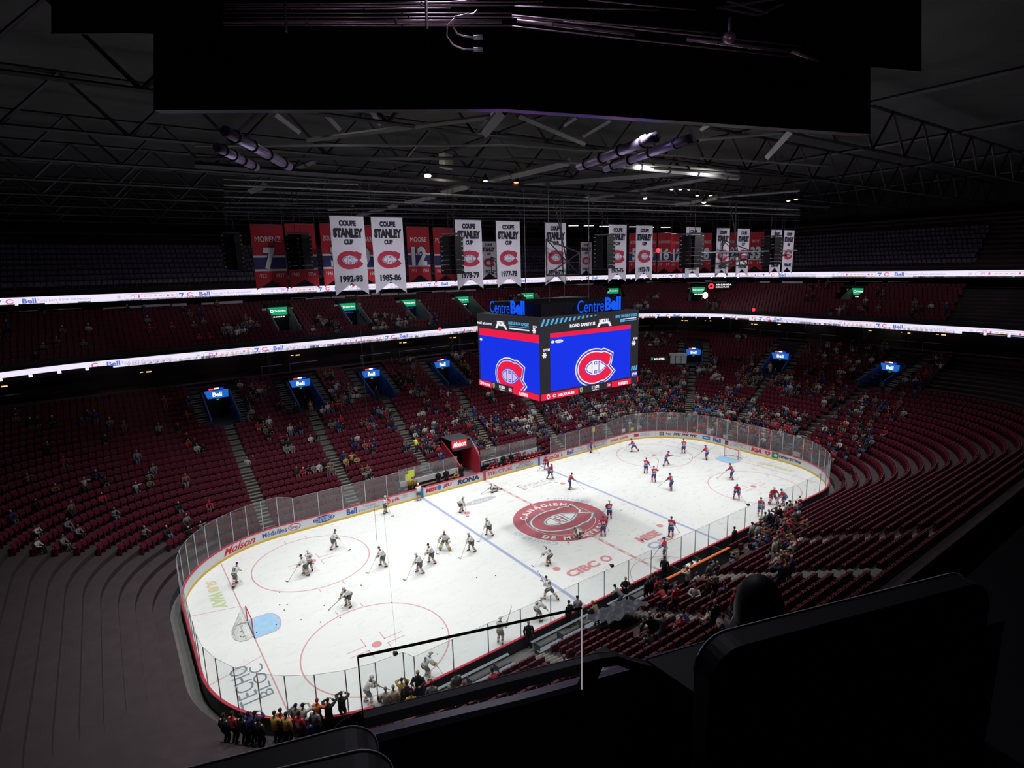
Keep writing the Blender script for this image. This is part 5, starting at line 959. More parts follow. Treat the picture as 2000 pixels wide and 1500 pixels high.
def hand(b, wrist, d, nrm, mi, k=1.0):
    """palm, four curled fingers of different length and a thumb leaving the side of the palm"""
    d = d.normalized(); nrm = (nrm-d*nrm.dot(d)).normalized(); s = d.cross(nrm)
    b.tube([wrist-d*.01, wrist+d*.045*k, wrist+d*.085*k], [(.03*k,.017*k),(.042*k,.018*k),(.040*k,.014*k)], mi, 6, s)
    for i, (o, L) in enumerate(((-.030,.068),(-.010,.078),(.011,.072),(.030,.056))):
        p = wrist+d*.082*k+s*o*k; b.tube([p, p+d*L*.5*k+nrm*.008*k, p+d*L*.8*k+nrm*.034*k], [.009*k,.0085*k,.007*k], mi, 4)
    p = wrist+d*.028*k+s*-.036*k; b.tube([p, p+d*.035*k-s*.022*k, p+d*.06*k-s*.014*k+nrm*.02*k], [.011*k,.010*k,.008*k], mi, 4)
def head(b, c, up, fw, mi_skin, mi_dark):
    rt = fw.cross(up).normalized(); fw = up.cross(rt).normalized(); R = Matrix((rt, fw, up)).transposed()
    def df(v):
        z = v.z/.125; v.x *= 1-.22*max(0,-z); v.y *= 1-.12*max(0,-z); return v
    b.ball(c, (.078,.096,.122), mi_skin, 12, 9, R, df)
    b.tube([c+R@V3((0,.088,.02)), c+R@V3((0,.112,-.018)), c+R@V3((0,.09,-.03))], [.008,.014,.010], mi_skin, 5)
    for sx in (-1,1):
        b.ball(c+R@V3((sx*.078,-.005,-.005)), (.012,.022,.032), mi_skin, 6, 4, R); b.ball(c+R@V3((sx*.030,.086,.016)), (.011,.008,.007), mi_dark, 6, 4, R)
    b.tube([c+R@V3((-.024,.083,-.058)), c+R@V3((.024,.083,-.058))], .006, mi_dark, 4)
def body_mesh(J, name, gloves=False, voxel=True):
    """one continuous skin surface: tapered limbs, torso and neck fused by a voxel remesh, then head and fingers joined on"""
    b = MB(); rt = J['rt']; up = J['up']
    b.tube([J['pelvis']-up*.08, J['pelvis'], J['belly'], J['chest'], J['neck']-up*.05, J['neck']], [(.13,.09),(.165,.115),(.145,.105),(.18,.12),(.15,.085),(.06,.06)], 0, 12, rt)
    b.tube([J['neck']-up*.03, J['neck']+J['hu']*.06, J['head']-J['hu']*.05], [.06,.052,.055], 0, 8)
    for s in 'LR':
        b.tube([J['sh'+s], J['el'+s]], [.056,.043], 0, 8); b.tube([J['el'+s], J['ha'+s]], [.043,.028], 0, 8); b.ball(J['sh'+s], .06, 0, 8, 6); b.ball(J['el'+s], .044, 0, 8, 6)
        b.tube([J['hp'+s], J['kn'+s]], [.092,.060], 0, 8); b.tube([J['kn'+s], J['kn'+s].lerp(J['an'+s],.35), J['an'+s]], [.058,.060,.038], 0, 8); b.ball(J['kn'+s], .06, 0, 8, 6)
        b.tube([J['an'+s]+V3((0,-.05,-.03)), J['an'+s]+V3((0,.14,-.05))], [.038,.034], 0, 8)
    b.ball(J['head'], (.07,.08,.09), 0, 8, 6)
    o = b.build(name, 'skin'); md = o.modifiers.new('r', 'REMESH'); md.mode = 'VOXEL'; md.voxel_size = .028; md.use_smooth_shade = True
    dg = bpy.context.evaluated_depsgraph_get(); me = bpy.data.meshes.new_from_object(o.evaluated_get(dg))
    bb = MB(); bb.add([tuple(v.co) for v in me.vertices], [tuple(p.vertices) for p in me.polygons], 0, True)
    bpy.data.objects.remove(o); bpy.data.meshes.remove(me)
    head(bb, J['head']+J['hu']*.03, J['hu'], (J['fw']+V3((0,.3,0))).normalized(), 0, 1)
    if not gloves:
        for s, sg in (('L',-1),('R',1)): hand(bb, J['ha'+s], J['ha'+s]-J['el'+s], V3((-sg*.8,.2,-.3)), 0)
    return bb
# ---- hockey skaters
def stick_geo(top, blade, side):
    """stick from top hand to blade on the ice"""
    b = MB(); d = (blade-top).normalized(); b.tube([top-d*.08, blade], [(.016,.011)]*2, 0, 4, smooth=False)
    b.tube([top-d*.10, top+d*.10], .018, 1, 6)
    f = V3((d.x, d.y, 0)); f = f.normalized() if f.length > .05 else V3((0,1,0)); q = V3((-f.y, f.x, 0))*side
    h = V3((0,0,.035)); P = [blade-h*.8, blade+h, blade+h*1.0+q*.28+f*.03, blade-h*.6+q*.30+f*.035]; b.prism(P, f*.012, 1); return b
POSES = {}
def mkpose(n, **k): POSES[n] = k
mkpose('glide', hip=(0,-.06,.97), lean=28, footL=(-.24,.18,.13), footR=(.24,-.22,.13), top=(.10,.46,1.02), blade=(.75,1.25,.05), low=.36, headfwd=.15)
mkpose('lean', hip=(0,-.12,.94), lean=42, footL=(-.26,.06,.13), footR=(.26,.02,.13), top=(.05,.48,.92), blade=(.85,.95,.05), low=.42, headfwd=.1)
mkpose('stand', hip=(0,0,1.0), lean=12, footL=(-.17,.04,.13), footR=(.17,-.04,.13), top=(.18,.34,1.12), blade=(.70,.95,.05), low=.30, headfwd=.1)
mkpose('stride', hip=(0,0,.95), lean=32, footL=(-.16,.22,.13), footR=(.36,-.50,.20), top=(-.05,.5,.98), blade=(-.95,.95,.35), low=.33, headfwd=.2, twist=.25)
mkpose('stride_carry', hip=(0,0,.95), lean=26, footL=(-.20,.28,.13), footR=(.38,-.52,.18), top=(-.02,.46,1.02), blade=(-.35,.75,2.1), low=.28, headfwd=.2)
mkpose('carry', hip=(0,0,.97), lean=14, footL=(-.17,.08,.13), footR=(.17,-.06,.13), top=(.28,.30,1.05), blade=(.62,.55,2.35), low=.30, headfwd=.1)
mkpose('shoot', hip=(0,0,.93), lean=28, footL=(-.30,.48,.13), footR=(.28,-.42,.13), top=(.10,.46,1.2), blade=(.25,1.75,1.0), low=.40, headfwd=.1, twist=-.3)
mkpose('kneel', hip=(0,-.1,.42), lean=62, footL=(-.48,.30,.13), footR=(.50,-.62,.13), top=(-.2,.6,.42), blade=(-.6,1.5,.05), low=.3, headfwd=.3)
mkpose('goalie', hip=(0,-.08,.94), lean=18, footL=(-.42,.06,.15), footR=(.42,.06,.15), top=(.50,.34,.82), blade=(.55,.85,.05), low=.25, headfwd=.0)
def skater_proto(pose, team, mirror):
    k = dict(POSES[pose]); mx = -1 if mirror else 1
    f = lambda p: V3((p[0]*mx, p[1], p[2]))
    top, blade = f(k['top']), f(k['blade']); low = top.lerp(blade, k['low']/(blade-top).length)
    fl, fr = (f(k['footR']), f(k['footL'])) if mirror else (f(k['footL']), f(k['footR']))
    hl, hr = (low, top) if mirror else (top, low)
    if pose == 'goalie': hl, hr = (f((.5,.3,.85)), f((-.48,.34,.95))) if mirror else (f((-.48,.34,.95)), f((.5,.3,.85)))
    elif not mirror: hl, hr = top, low
    J = skeleton(k['hip'], k['lean'], fl, fr, hl, hr, k.get('twist',0)*mx, k['headfwd'], V3((0,1,.15)))
    G = pose == 'goalie'; P = {}
    P['body'] = (body_mesh(J, 'person', True), ['skin','hair'])
    A, B_, S1, S2, S3 = ('j_white','v_grey','v_gold','j_white','v_grey') if team == 'V' else ('j_red','m_blue','j_white','m_blue','j_white')
    rt, up = J['rt'], J['up']; b = MB(); wd = 1.15 if G else 1.0          # jersey
    q = [J['pelvis']-up*.10, J['pelvis']-up*.06, J['pelvis']+up*.0, J['pelvis']+up*.05, J['belly'], J['chest'], J['neck']-up*.10, J['neck']-up*.03, J['neck']+up*.01]
    b.tube(q, [(.225*wd,.165*wd),(.225*wd,.165*wd),(.22*wd,.165*wd),(.215*wd,.16*wd),(.205*wd,.155*wd),(.235*wd,.16*wd),(.235*wd,.13*wd),(.15,.10),(.08,.08)], 0, 14, rt, mis=[1,2,1,0,0,0,0,3] if team == 'V' else ([0,1,2,1,0,0,0,0] if True else None))
    if team == 'M': b.tube([J['pelvis']+up*.16, J['pelvis']+up*.18, J['pelvis']+up*.26, J['pelvis']+up*.28], [(.222*wd,.168*wd)]*4, 1, 14, rt, cap=False, mis=[2,1,2])
    for s in 'LR':
        e = J['el'+s]; h = J['ha'+s]; m1 = e.lerp(h,.25); m2 = e.lerp(h,.42); m3 = e.lerp(h,.6); m4 = e.lerp(h,.9)
        b.tube([J['sh'+s]-(e-J['sh'+s])*.12, J['sh'+s], J['sh'+s].lerp(e,.55), e, m1, m2, m3, m4], [.09,.112,.10,.092,.088,.084,.080,.072], 0, 10, mis=[0,0,0,2 if team == 'M' else 1,1,2,0])
    P['jersey'] = (b, [A, B_, S1, B_ if team == 'V' else A])
    b = MB(); b.tube([J['pelvis']+up*.02, J['pelvis']-up*.06, J['pelvis']-V3((0,0,.14))], [(.185,.15),(.195,.16),(.17,.14)], 0, 12, rt)
    for s in 'LR': h = J['hp'+s]; kn = J['kn'+s]; b.tube([h+V3((0,0,.04)), h.lerp(kn,.4), h.lerp(kn,.80), h.lerp(kn,.82)], [.125,.135,.125,.10], 0, 10)
    P['hockey_shorts'] = (b, [B_])
    for s in 'LR':
        kn, an = J['kn'+s], J['an'+s]; L = lambda t: kn.lerp(an, t)
        if G:
            b = MB(); d = (an-kn).normalized(); fwd = V3((0,1,0))-d*d.y; fwd.normalize(); sd = d.cross(fwd)
            b.tube([kn-d*.22+fwd*.06, kn-d*.1+fwd*.08, L(.5)+fwd*.09, an+d*.05+fwd*.10], [(.13,.07),(.155,.08),(.15,.08),(.14,.08)], 0, 10, sd, mis=[1,0,1])
            P['leg_pad.'+s] = (b, ['pad_white', 'j_red' if team == 'M' else 'j_gold'])
        b = MB(); b.tube([L(-.08), L(.1), L(.3), L(.42), L(.52), L(.62), L(.72), L(.95)], [.086,.095,.092,.09,.086,.082,.075,.06], 0, 10, mis=[0,0,1,2,1,0,0] if team == 'M' else [0,2,0,1,2,1,0])
        P['sock.'+s] = (b, [A, 'j_white' if team == 'M' else 'j_red', 'm_blue' if team == 'M' else 'v_gold'])
        b = MB(); fd = V3((0,1,0)); z0 = an.z-.13
        b.tube([an+V3((0,-.02,.06)), an+V3((0,0,-.02)), an+V3((0,.03,-.06))], [(.05,.06),(.048,.07),(.045,.09)], 0, 8, V3((1,0,0)))
        b.tube([an+V3((0,-.09,-.06)), an+V3((0,.03,-.055)), an+V3((0,.15,-.065)), an+V3((0,.19,-.075))], [(.035,.03),(.046,.04),(.045,.032),(.02,.015)], 0, 8, V3((1,0,0)))
        b.box((an.x, an.y+.04, an.z-.102), (.025,.24,.03), 2); b.box((an.x, an.y+.04, an.z-.122), (.004,.28,.014), 1)
        P['skate.'+s] = (b, ['black','post','ice_white'])
        b = MB(); d = (J['ha'+s]-J['el'+s]); dn = d.normalized()
        if G and s == ('L' if not mirror else 'R'): b.ball(J['ha'+s]+dn*.06, (.13,.10,.15), 0, 10, 7); hand(b, J['ha'+s], d, V3((0,.5,-.5)), 0, 1.6)
        elif G: b.box(J['ha'+s]+V3((0,.07,.02)), (.20,.06,.38), 0); hand(b, J['ha'+s], d, V3((0,.5,-.5)), 0, 1.5)
        else: b.tube([J['ha'+s]-dn*.10, J['ha'+s]-dn*.02], [.062,.055], 0, 8); hand(b, J['ha'+s], d, V3((0,.4,-.6)), 0, 1.45)
        P['glove.'+s] = (b, ['pad_white' if team == 'V' else ('j_red' if G else 'm_blue')] if not (team == 'V' and not G) else ['v_gold'])
    P['_J'] = J; P['_stick'] = (top, blade, -1 if mirror else 1); return P
def helmet_mb(J, kind):
    b = MB(); hu = J['hu']; fw = (J['fw']+V3((0,.3,0))).normalized(); rt = fw.cross(hu).normalized(); fw = hu.cross(rt).normalized(); R = Matrix((rt, fw, hu)).transposed(); c = J['head']+hu*.03
    if kind == 'dark': b.ball(c+R@V3((0,-.018,.03)), (.086,.098,.105), 0, 12, 8, R, lambda v: V3((v.x, v.y, max(v.z,-.05 if v.y < 0 else .02)))); return b, ['hair']
    b.ball(c+R@V3((0,-.008,.028)), (.104,.128,.115), 0, 12, 8, R, lambda v: V3((v.x, v.y, max(v.z, -.03 if v.y > .02 else -.07))))
    if kind in ('gold','red'): 
        b.ball(c+R@V3((0,.03,-.03)), (.095,.10,.11), 0, 10, 7, R)
        for q in (-.04,0,.04): b.tube([c+R@V3((q,.135,.02)), c+R@V3((q,.13,-.07))], .005, 1, 4)
    else: b.box(c+R@V3((0,.115,.035)), (.15,.012,.05), 1, R)
    return b, [{'white':'pad_white','blue':'m_blue','gold':'v_gold','red':'pad_white'}[kind], 'spk']
PRO = {}
def part_obj(name, mesh, parent):
    o = bpy.data.objects.new(name, mesh); COL.objects.link(o); o.parent = parent; return o
def mesh_of(mb, mats, name):
    o = mb.build(name, mats); me = o.data; bpy.data.objects.remove(o); return me
def number_mesh(J, num, team):
    up, rt = J['up'], J['rt']; bk = -J['fw']; c = J['pelvis']+up*.30
    r2 = bk.cross(up)*-1 if False else up.cross(bk)
    F = Flat(lambda x, y, l: c+r2*x+up*y+bk*(.172+l+ .0*abs(x)), .006)
    F.text(num, 0, .0, .25, .13*len(num), 0, 1, .06); return mesh_of(F.mb, ['v_grey' if team == 'V' else 'j_white'], 'number')
descr_pose = dict(glide='gliding low with stick on the ice', lean='bent forward over the stick', stand='standing upright with stick down', stride='striding hard with stick out', stride_carry='striding with stick raised', carry='standing with stick raised', shoot='following through with stick out', kneel='down on one knee on the ice', goalie='in wide goaltender pads')
WHERE = ['beside the left end circle near the board edge','inside the left far circle, front of a pair','inside the left far circle, rear of a pair','at the far rim of the left far circle','between the left circles, by the hanging wire','alone in front of the left goal','left of a bareheaded teammate, mid left ice','between a helmeted teammate and the goaltender','in gold mask left of the left blue line','just left of the left blue line','right on the left blue line','near the grey oval advert','at the far boards by the script advert','at the far bench gate','stretched out at the centre line by the far bench','with number 16 near the left blue line','low on the red centre logo','with number 93 at the near left blue line','near the near boards below number 93','at the near boards behind the glass top edge','at the near boards with number 95','farthest down the near boards, by the left glass post',
 'at the far blue line, rear of a pair','at the far blue line, front of a pair','alone right of the far blue line pair','at the far boards by the whiskey advert','at the left rim of the far right circle','behind the far right circle, seen from behind','in the middle of the far right circle','left of the far goal','left of the raised stick skater','with raised stick and number 48','with number 68 below the raised stick','with number 54 right of the far slot','in the near right circle, facing the camera','in big red and white pads at the near right circle','bent over at the near right boards','at the near right boards facing the camera','with number 75 at the right of the centre logo','with number 34 just below number 75','with number 14 near the right neutral dot','tall by the near penalty box']
for i, (team, x, y, rz, pose, side, num, hd) in enumerate(D['players']):
    mir = side == 'L' and pose not in ('stride','stride_carry') or (side == 'R' and pose in ('stride','stride_carry'))
    key = (team, pose, mir)
    if key not in PRO:
        P = skater_proto(pose, team, mir); PRO[key] = {k: (v if k[0] == '_' else mesh_of(v[0], v[1], k.split('.')[0])) for k, v in P.items()}
    P = PRO[key]; J = P['_J']; th = math.radians(rz)
    root = bpy.data.objects.new('hockey_player', P['body']); COL.objects.link(root); root.location = (x, y, .012); root.rotation_euler = (0,0,th)
    who = ('goaltender' if pose == 'goalie' else 'skater')+' in '+('white' if team == 'V' else 'red')+' jersey '+(WHERE[i] if pose == 'goalie' else ('bareheaded ' if hd == 'dark' else '')+WHERE[i])
    tag(root, who, 'hockey player', 'hockey players warming up on the ice')
    for k, v in P.items():
        if k[0] != '_' and k != 'body': part_obj(k.split('.')[0], v, root)
    hk = ('h', key, hd)
    if hk not in PRO: hb, hm = helmet_mb(J, hd); PRO[hk] = mesh_of(hb, hm, 'hair' if hd == 'dark' else 'helmet')
    part_obj('hair' if hd == 'dark' else 'helmet', PRO[hk], root)
    if num or i % 2 == 0: part_obj('jersey_number', number_mesh(J, num or str(8+i), team), [c_ for c_ in root.children if c_.name.startswith('jersey')][0])
    sk = ('s', key)
    if sk not in PRO: top, bl, sd = P['_stick']; PRO[sk] = mesh_of(stick_geo(top, bl, sd), ['spk' if i % 3 else 'ad_white', 'ice_white' if team == 'M' else 'black'], 'stick')
    o = bpy.data.objects.new('hockey_stick', PRO[sk]); COL.objects.link(o); o.location = (x, y, .012); o.rotation_euler = (0,0,th)
    tag(o, 'stick of the '+('red ' if team == 'M' else 'white ')+('goaltender ' if pose == 'goalie' else 'skater ')+WHERE[i], 'hockey stick', 'sticks held by the players')
# ---- spectators: shared meshes with per-object colours
def person_joints(kind):
    if kind == 'sit': return skeleton((0,-.02,.50), 6, (-.12,.46,.08), (.12,.46,.08), (-.14,.34,.62), (.14,.34,.62), 0, .1, V3((0,.3,1)))
    if kind == 'sit_fwd': return skeleton((0,-.02,.50), 34, (-.16,.44,.08), (.16,.44,.08), (-.10,.50,.66), (.10,.50,.66), 0, .1, V3((0,.3,1)))
    if kind == 'sit_phone': return skeleton((0,-.02,.50), 8, (-.12,.46,.08), (.12,.46,.08), (-.09,.34,1.10), (.09,.34,1.10), 0, .05, V3((0,.3,1)))
    if kind == 'sit_turn': return skeleton((0,-.02,.50), 10, (-.10,.45,.08), (.16,.45,.08), (-.30,.30,.70), (.10,.30,.62), .5, .1, V3((0,.3,1)))
    if kind == 'stand': return skeleton((0,0,.93), 3, (-.12,.02,.08), (.12,-.03,.08), (-.27,.06,.84), (.27,.06,.84), 0, .1)
    if kind == 'stand_phone': return skeleton((0,0,.93), 5, (-.12,.03,.08), (.12,-.03,.08), (-.10,.36,1.50), (.10,.36,1.50), 0, .1)
    if kind == 'stand_arm': return skeleton((0,0,.93), 3, (-.14,.02,.08), (.14,-.03,.08), (-.24,.15,.90), (.50,.20,1.62), 0, .1)
    if kind == 'stand_bend': return skeleton((0,-.1,.90), 48, (-.14,.0,.08), (.14,-.03,.08), (-.16,.62,.82), (.16,.62,.82), 0, .1)
    if kind == 'stand_hold': return skeleton((0,0,.93), 4, (-.12,.02,.08), (.12,-.03,.08), (-.16,.36,1.18), (.16,.36,1.18), 0, .1)
KINDS = ['sit','sit_fwd','sit_phone','sit_turn','stand','stand_phone','stand_arm','stand_bend','stand_hold']
def clothes(J):
    rt, up = J['rt'], J['up']; P = {}
    b = MB(); b.tube([J['pelvis']-up*.07, J['pelvis'], J['belly'], J['chest'], J['neck']-up*.09, J['neck']-up*.02, J['neck']+up*.02], [(.19,.14),(.195,.15),(.19,.145),(.215,.15),(.21,.12),(.13,.09),(.075,.075)], 0, 12, rt)
    for s in 'LR': e = J['el'+s]; h = J['ha'+s]; b.tube([J['sh'+s]-(e-J['sh'+s])*.1, J['sh'+s], J['sh'+s].lerp(e,.6), e, e.lerp(h,.5), e.lerp(h,.93)], [.075,.088,.078,.070,.062,.050], 0, 8)
    b.tube([J['pelvis']+up*.10, J['pelvis']+up*.16], [(.200,.153)]*2, 1, 12, rt, cap=False)
    P['jacket'] = b
    b = MB(); b.tube([J['pelvis']+up*.03, J['pelvis']-up*.05, J['pelvis']-up*.11], [(.165,.13),(.17,.135),(.12,.10)], 0, 10, rt)
    for s in 'LR': h, kn, an = J['hp'+s], J['kn'+s], J['an'+s]; b.tube([h+(h-kn)*.08, h.lerp(kn,.3), kn, kn.lerp(an,.3), an+V3((0,0,.02))], [.105,.11,.078,.076,.06], 0, 8)
    P['trousers'] = b
    b = MB()
    for s in 'LR': an = J['an'+s]; b.tube([an+V3((0,-.07,-.03)), an+V3((0,.03,-.025)), an+V3((0,.14,-.045)), an+V3((0,.20,-.05))], [(.04,.04),(.048,.045),(.045,.03),(.02,.015)], 0, 8, V3((1,0,0)))
    P['shoes'] = b
    b = MB(); hu = J['hu']; fw = (J['fw']+V3((0,.3,0))).normalized(); r_ = fw.cross(hu).normalized(); fw = hu.cross(r_).normalized(); R = Matrix((r_, fw, hu)).transposed(); c = J['head']+hu*.03
    b.ball(c+R@V3((0,-.016,.028)), (.090,.104,.108), 0, 12, 8, R, lambda v: V3((v.x, v.y, max(v.z, -.075 if v.y < .01 else .01))))
    P['hair'] = b; P['_J'] = J; return P
HI, LO = {}, {}
for kd in KINDS:
    J = person_joints(kd); P = clothes(J)
    HI[kd] = {'body': mesh_of(body_mesh(J, 'person'), ['skin','hair'], 'body')}
    for p_ in ('jacket','trousers','shoes','hair'): HI[kd][p_] = mesh_of(P[p_], ['j_black','j_black'], p_)
    # low detail: the same figure as one small mesh
    b = MB(); rt, up = J['rt'], J['up']
    b.tube([J['pelvis']-up*.07, J['belly'], J['chest'], J['neck']-up*.03], [(.18,.14),(.18,.14),(.21,.14),(.11,.08)], 2, 6, rt)
    b.ball(J['head']+J['hu']*.03, (.085,.10,.12), 0, 6, 5); b.ball(J['head']+J['hu']*.06-J['fw']*.015, (.092,.10,.10), 1, 6, 4, None, lambda v: V3((v.x, v.y, max(v.z,-.03))))
    for s in 'LR':
        b.tube([J['sh'+s], J['el'+s], J['ha'+s]], [.08,.07,.05], 2, 5); b.ball(J['ha'+s], .05, 0, 4, 3)
        b.tube([J['hp'+s], J['kn'+s], J['an'+s]], [.10,.08,.06], 3, 5); b.tube([J['an'+s]+V3((0,-.05,-.04)), J['an'+s]+V3((0,.16,-.04))], .045, 4, 5)
    LO[kd] = b
LOM = {k: mesh_of(v, ['skin','hair','j_black','denim','black'], 'person') for k, v in LO.items()}
mat('fan_red', (.33,.018,.03), .75, noise=.08, nscale=9); mat('fan_white', (.46,.46,.45), .75, noise=.08, nscale=9)
def setmats(o, names):
    for i, n in enumerate(names):
        n = {'j_red':'fan_red','j_white':'fan_white'}.get(n, n)
        o.material_slots[i].link = 'OBJECT'; o.material_slots[i].material = MATS[n]
CW = dict(j_red='red', j_white='white', j_navy='navy', j_black='black', j_grey='dark grey', j_lgrey='light grey', j_blue='blue', j_lblue='pale blue', j_yellow='yellow', j_gold='gold', j_brown='brown', j_green='dark green', j_olive='olive', j_cream='cream', j_orange='orange', hi_vis='bright yellow', j_purple='purple', denim='denim')
HW = dict(hair='dark hair', blond='fair hair', grey='grey hair', j_white='white cap', j_red='red cap', j_black='black cap', j_navy='navy cap', m_blue='blue cap', skin='bald head', j_lblue='pale blue cap')
_used = {}
def person(kd, loc, th, top, hr, leg='denim', where='', hi=False, num=None, sk='skin', scale=1.0, group='spectators', extra=''):
    verb = 'seated' if kd.startswith('sit') else 'standing'
    act = {'sit_phone':' with both hands raised','stand_phone':' holding a phone up','stand_arm':' with one arm raised','stand_bend':' bending forward','stand_hold':' with hands in front','sit_fwd':' leaning forward','sit_turn':' turned aside'}.get(kd, '')
    garment = 'jersey' if num or (top in ('j_red','j_gold') and hi) else 'top'
    lab = 'person in %s %s%s, %s, %s%s %s' % (CW[top], garment, (' number '+num) if num else '', HW.get(hr,'dark hair'), verb, act, where)
    lab = ' '.join(lab.split()[:16]) if len(lab.split()) > 16 else lab
    if hi:
        P = HI[kd]; o = bpy.data.objects.new('person', P['body']); COL.objects.link(o); setmats(o, [sk, 'hair'])
        for p_ in ('jacket','trousers','shoes','hair'):
            q = bpy.data.objects.new(p_ if p_ != 'hair' or HW.get(hr,'').endswith('hair') else 'cap', P[p_]); COL.objects.link(q); q.parent = o
            setmats(q, {'jacket':[top, 'j_white' if top == 'j_red' else top], 'trousers':[leg, leg], 'shoes':['black','black'], 'hair':[hr, hr]}[p_])
        if num: J = person_joints(kd); qq = part_obj('jersey_number', number_mesh(J, num, 'M'), [c_ for c_ in o.children if c_.name.startswith('jacket')][0])
    else:
        o = bpy.data.objects.new('person', LOM[kd]); COL.objects.link(o); setmats(o, [sk, hr, top, leg, 'black'])
    o.location = loc; o.rotation_euler = (0,0,th); o.scale = (scale,)*3
    tag(o, lab, 'person', group); return o
# ================================================================== seats and who sits in them
def px(p):
    d = V3(p)-CAM; z = d.dot(FW); return (1000+FPX*d.dot(RT)/z, 750-FPX*d.dot(UP)/z, z) if z > .3 else (-9999, -9999, -1)
SEATS = []     # x, y, z, theta, zone, row
def seat_rows(pf, K0, K1, z0, dz, frac, zone, ok, skip):
    for k in range(K0, K1):
        p = pf(k+frac); z = z0+dz*k; n = int(p.total/.56)
        for i in range(n):
            s = p.total*i/n; x, y, nx, ny = p.at(s)
            if not ok(x, y, k) or skip(x, y): continue
            u, v, d = px((x, y, z+.5))
            if d < 0 or u < -60 or u > 2060 or v > 1500 or v < 300: continue
            SEATS.append((x, y, z, math.atan2(-nx, ny), zone, k, u, v, d))
seat_rows(lambda k: ringat(k/25), -2, 24, Z0, DZ, .62, 'low', lambda x, y, k: y > -12.5 and (y > 13 or x > 0) and not (k < 0 and abs(x) < 9.8 and y > 0), lambda x, y: in_vom(x, y, .35, 1.35) or in_aisle(x, y) or (-2.4 < x < 1.2 and 12 < y < 19.8))
def near_ok(x, y, k):
    if not (y < -12.5): return False
    if k < 0 and (x < 5.4 or y > -13): return False
    if -3.2 < x < 5.6 and k < 2: return False
    if -11.3 < x < -8.0 and k < 5: return False
    return True
seat_rows(lambda k: ringat(k/25), -2, 15, Z0, DZ, .62, 'near', near_ok, lambda x, y: in_aisle(x, y, .6))
seat_rows(UP_, 0, 10, 15.0, .43, .6, 'up', lambda x, y, k: y > -12 and (y > 30 or x > 0), lambda x, y: in_uv(x, y, .3))
seat_rows(TP_, 1, 9, 21.5, .62, .6, 'top', lambda x, y, k: y > -12 and (y > 30 or x > 0), lambda x, y: False)
def seat_mb():
    b = MB(); b.prism([(-.24,-.20,.36),(.24,-.20,.36),(.235,-.26,.84),(.17,-.275,.89),(-.17,-.275,.89),(-.235,-.26,.84)], (0,.045,0), 0); return b
def pan_mb(down):
    b = MB()
    if down: b.box((0,.03,.42), (.45,.42,.06), 0)
    else: b.box((0,-.08,.60), (.45,.06,.40), 0, Matrix.Rotation(.12,3,'X'))
    return b
def arm_mb():
    b = MB(); b.box((.27,-.08,.30), (.05,.30,.60), 0); b.box((.27,-.06,.63), (.055,.30,.045), 0); b.box((.27,-.19,.655), (.045,.05,.015), 1); return b
me_back, me_pan, me_pand, me_arm = mesh_of(seat_mb(), ['seat'], 'backrest'), mesh_of(pan_mb(False), ['seat_pan'], 'seat_pan'), mesh_of(pan_mb(True), ['seat_pan'], 'seat_pan'), mesh_of(arm_mb(), ['seat','arm_cap'], 'armrest')
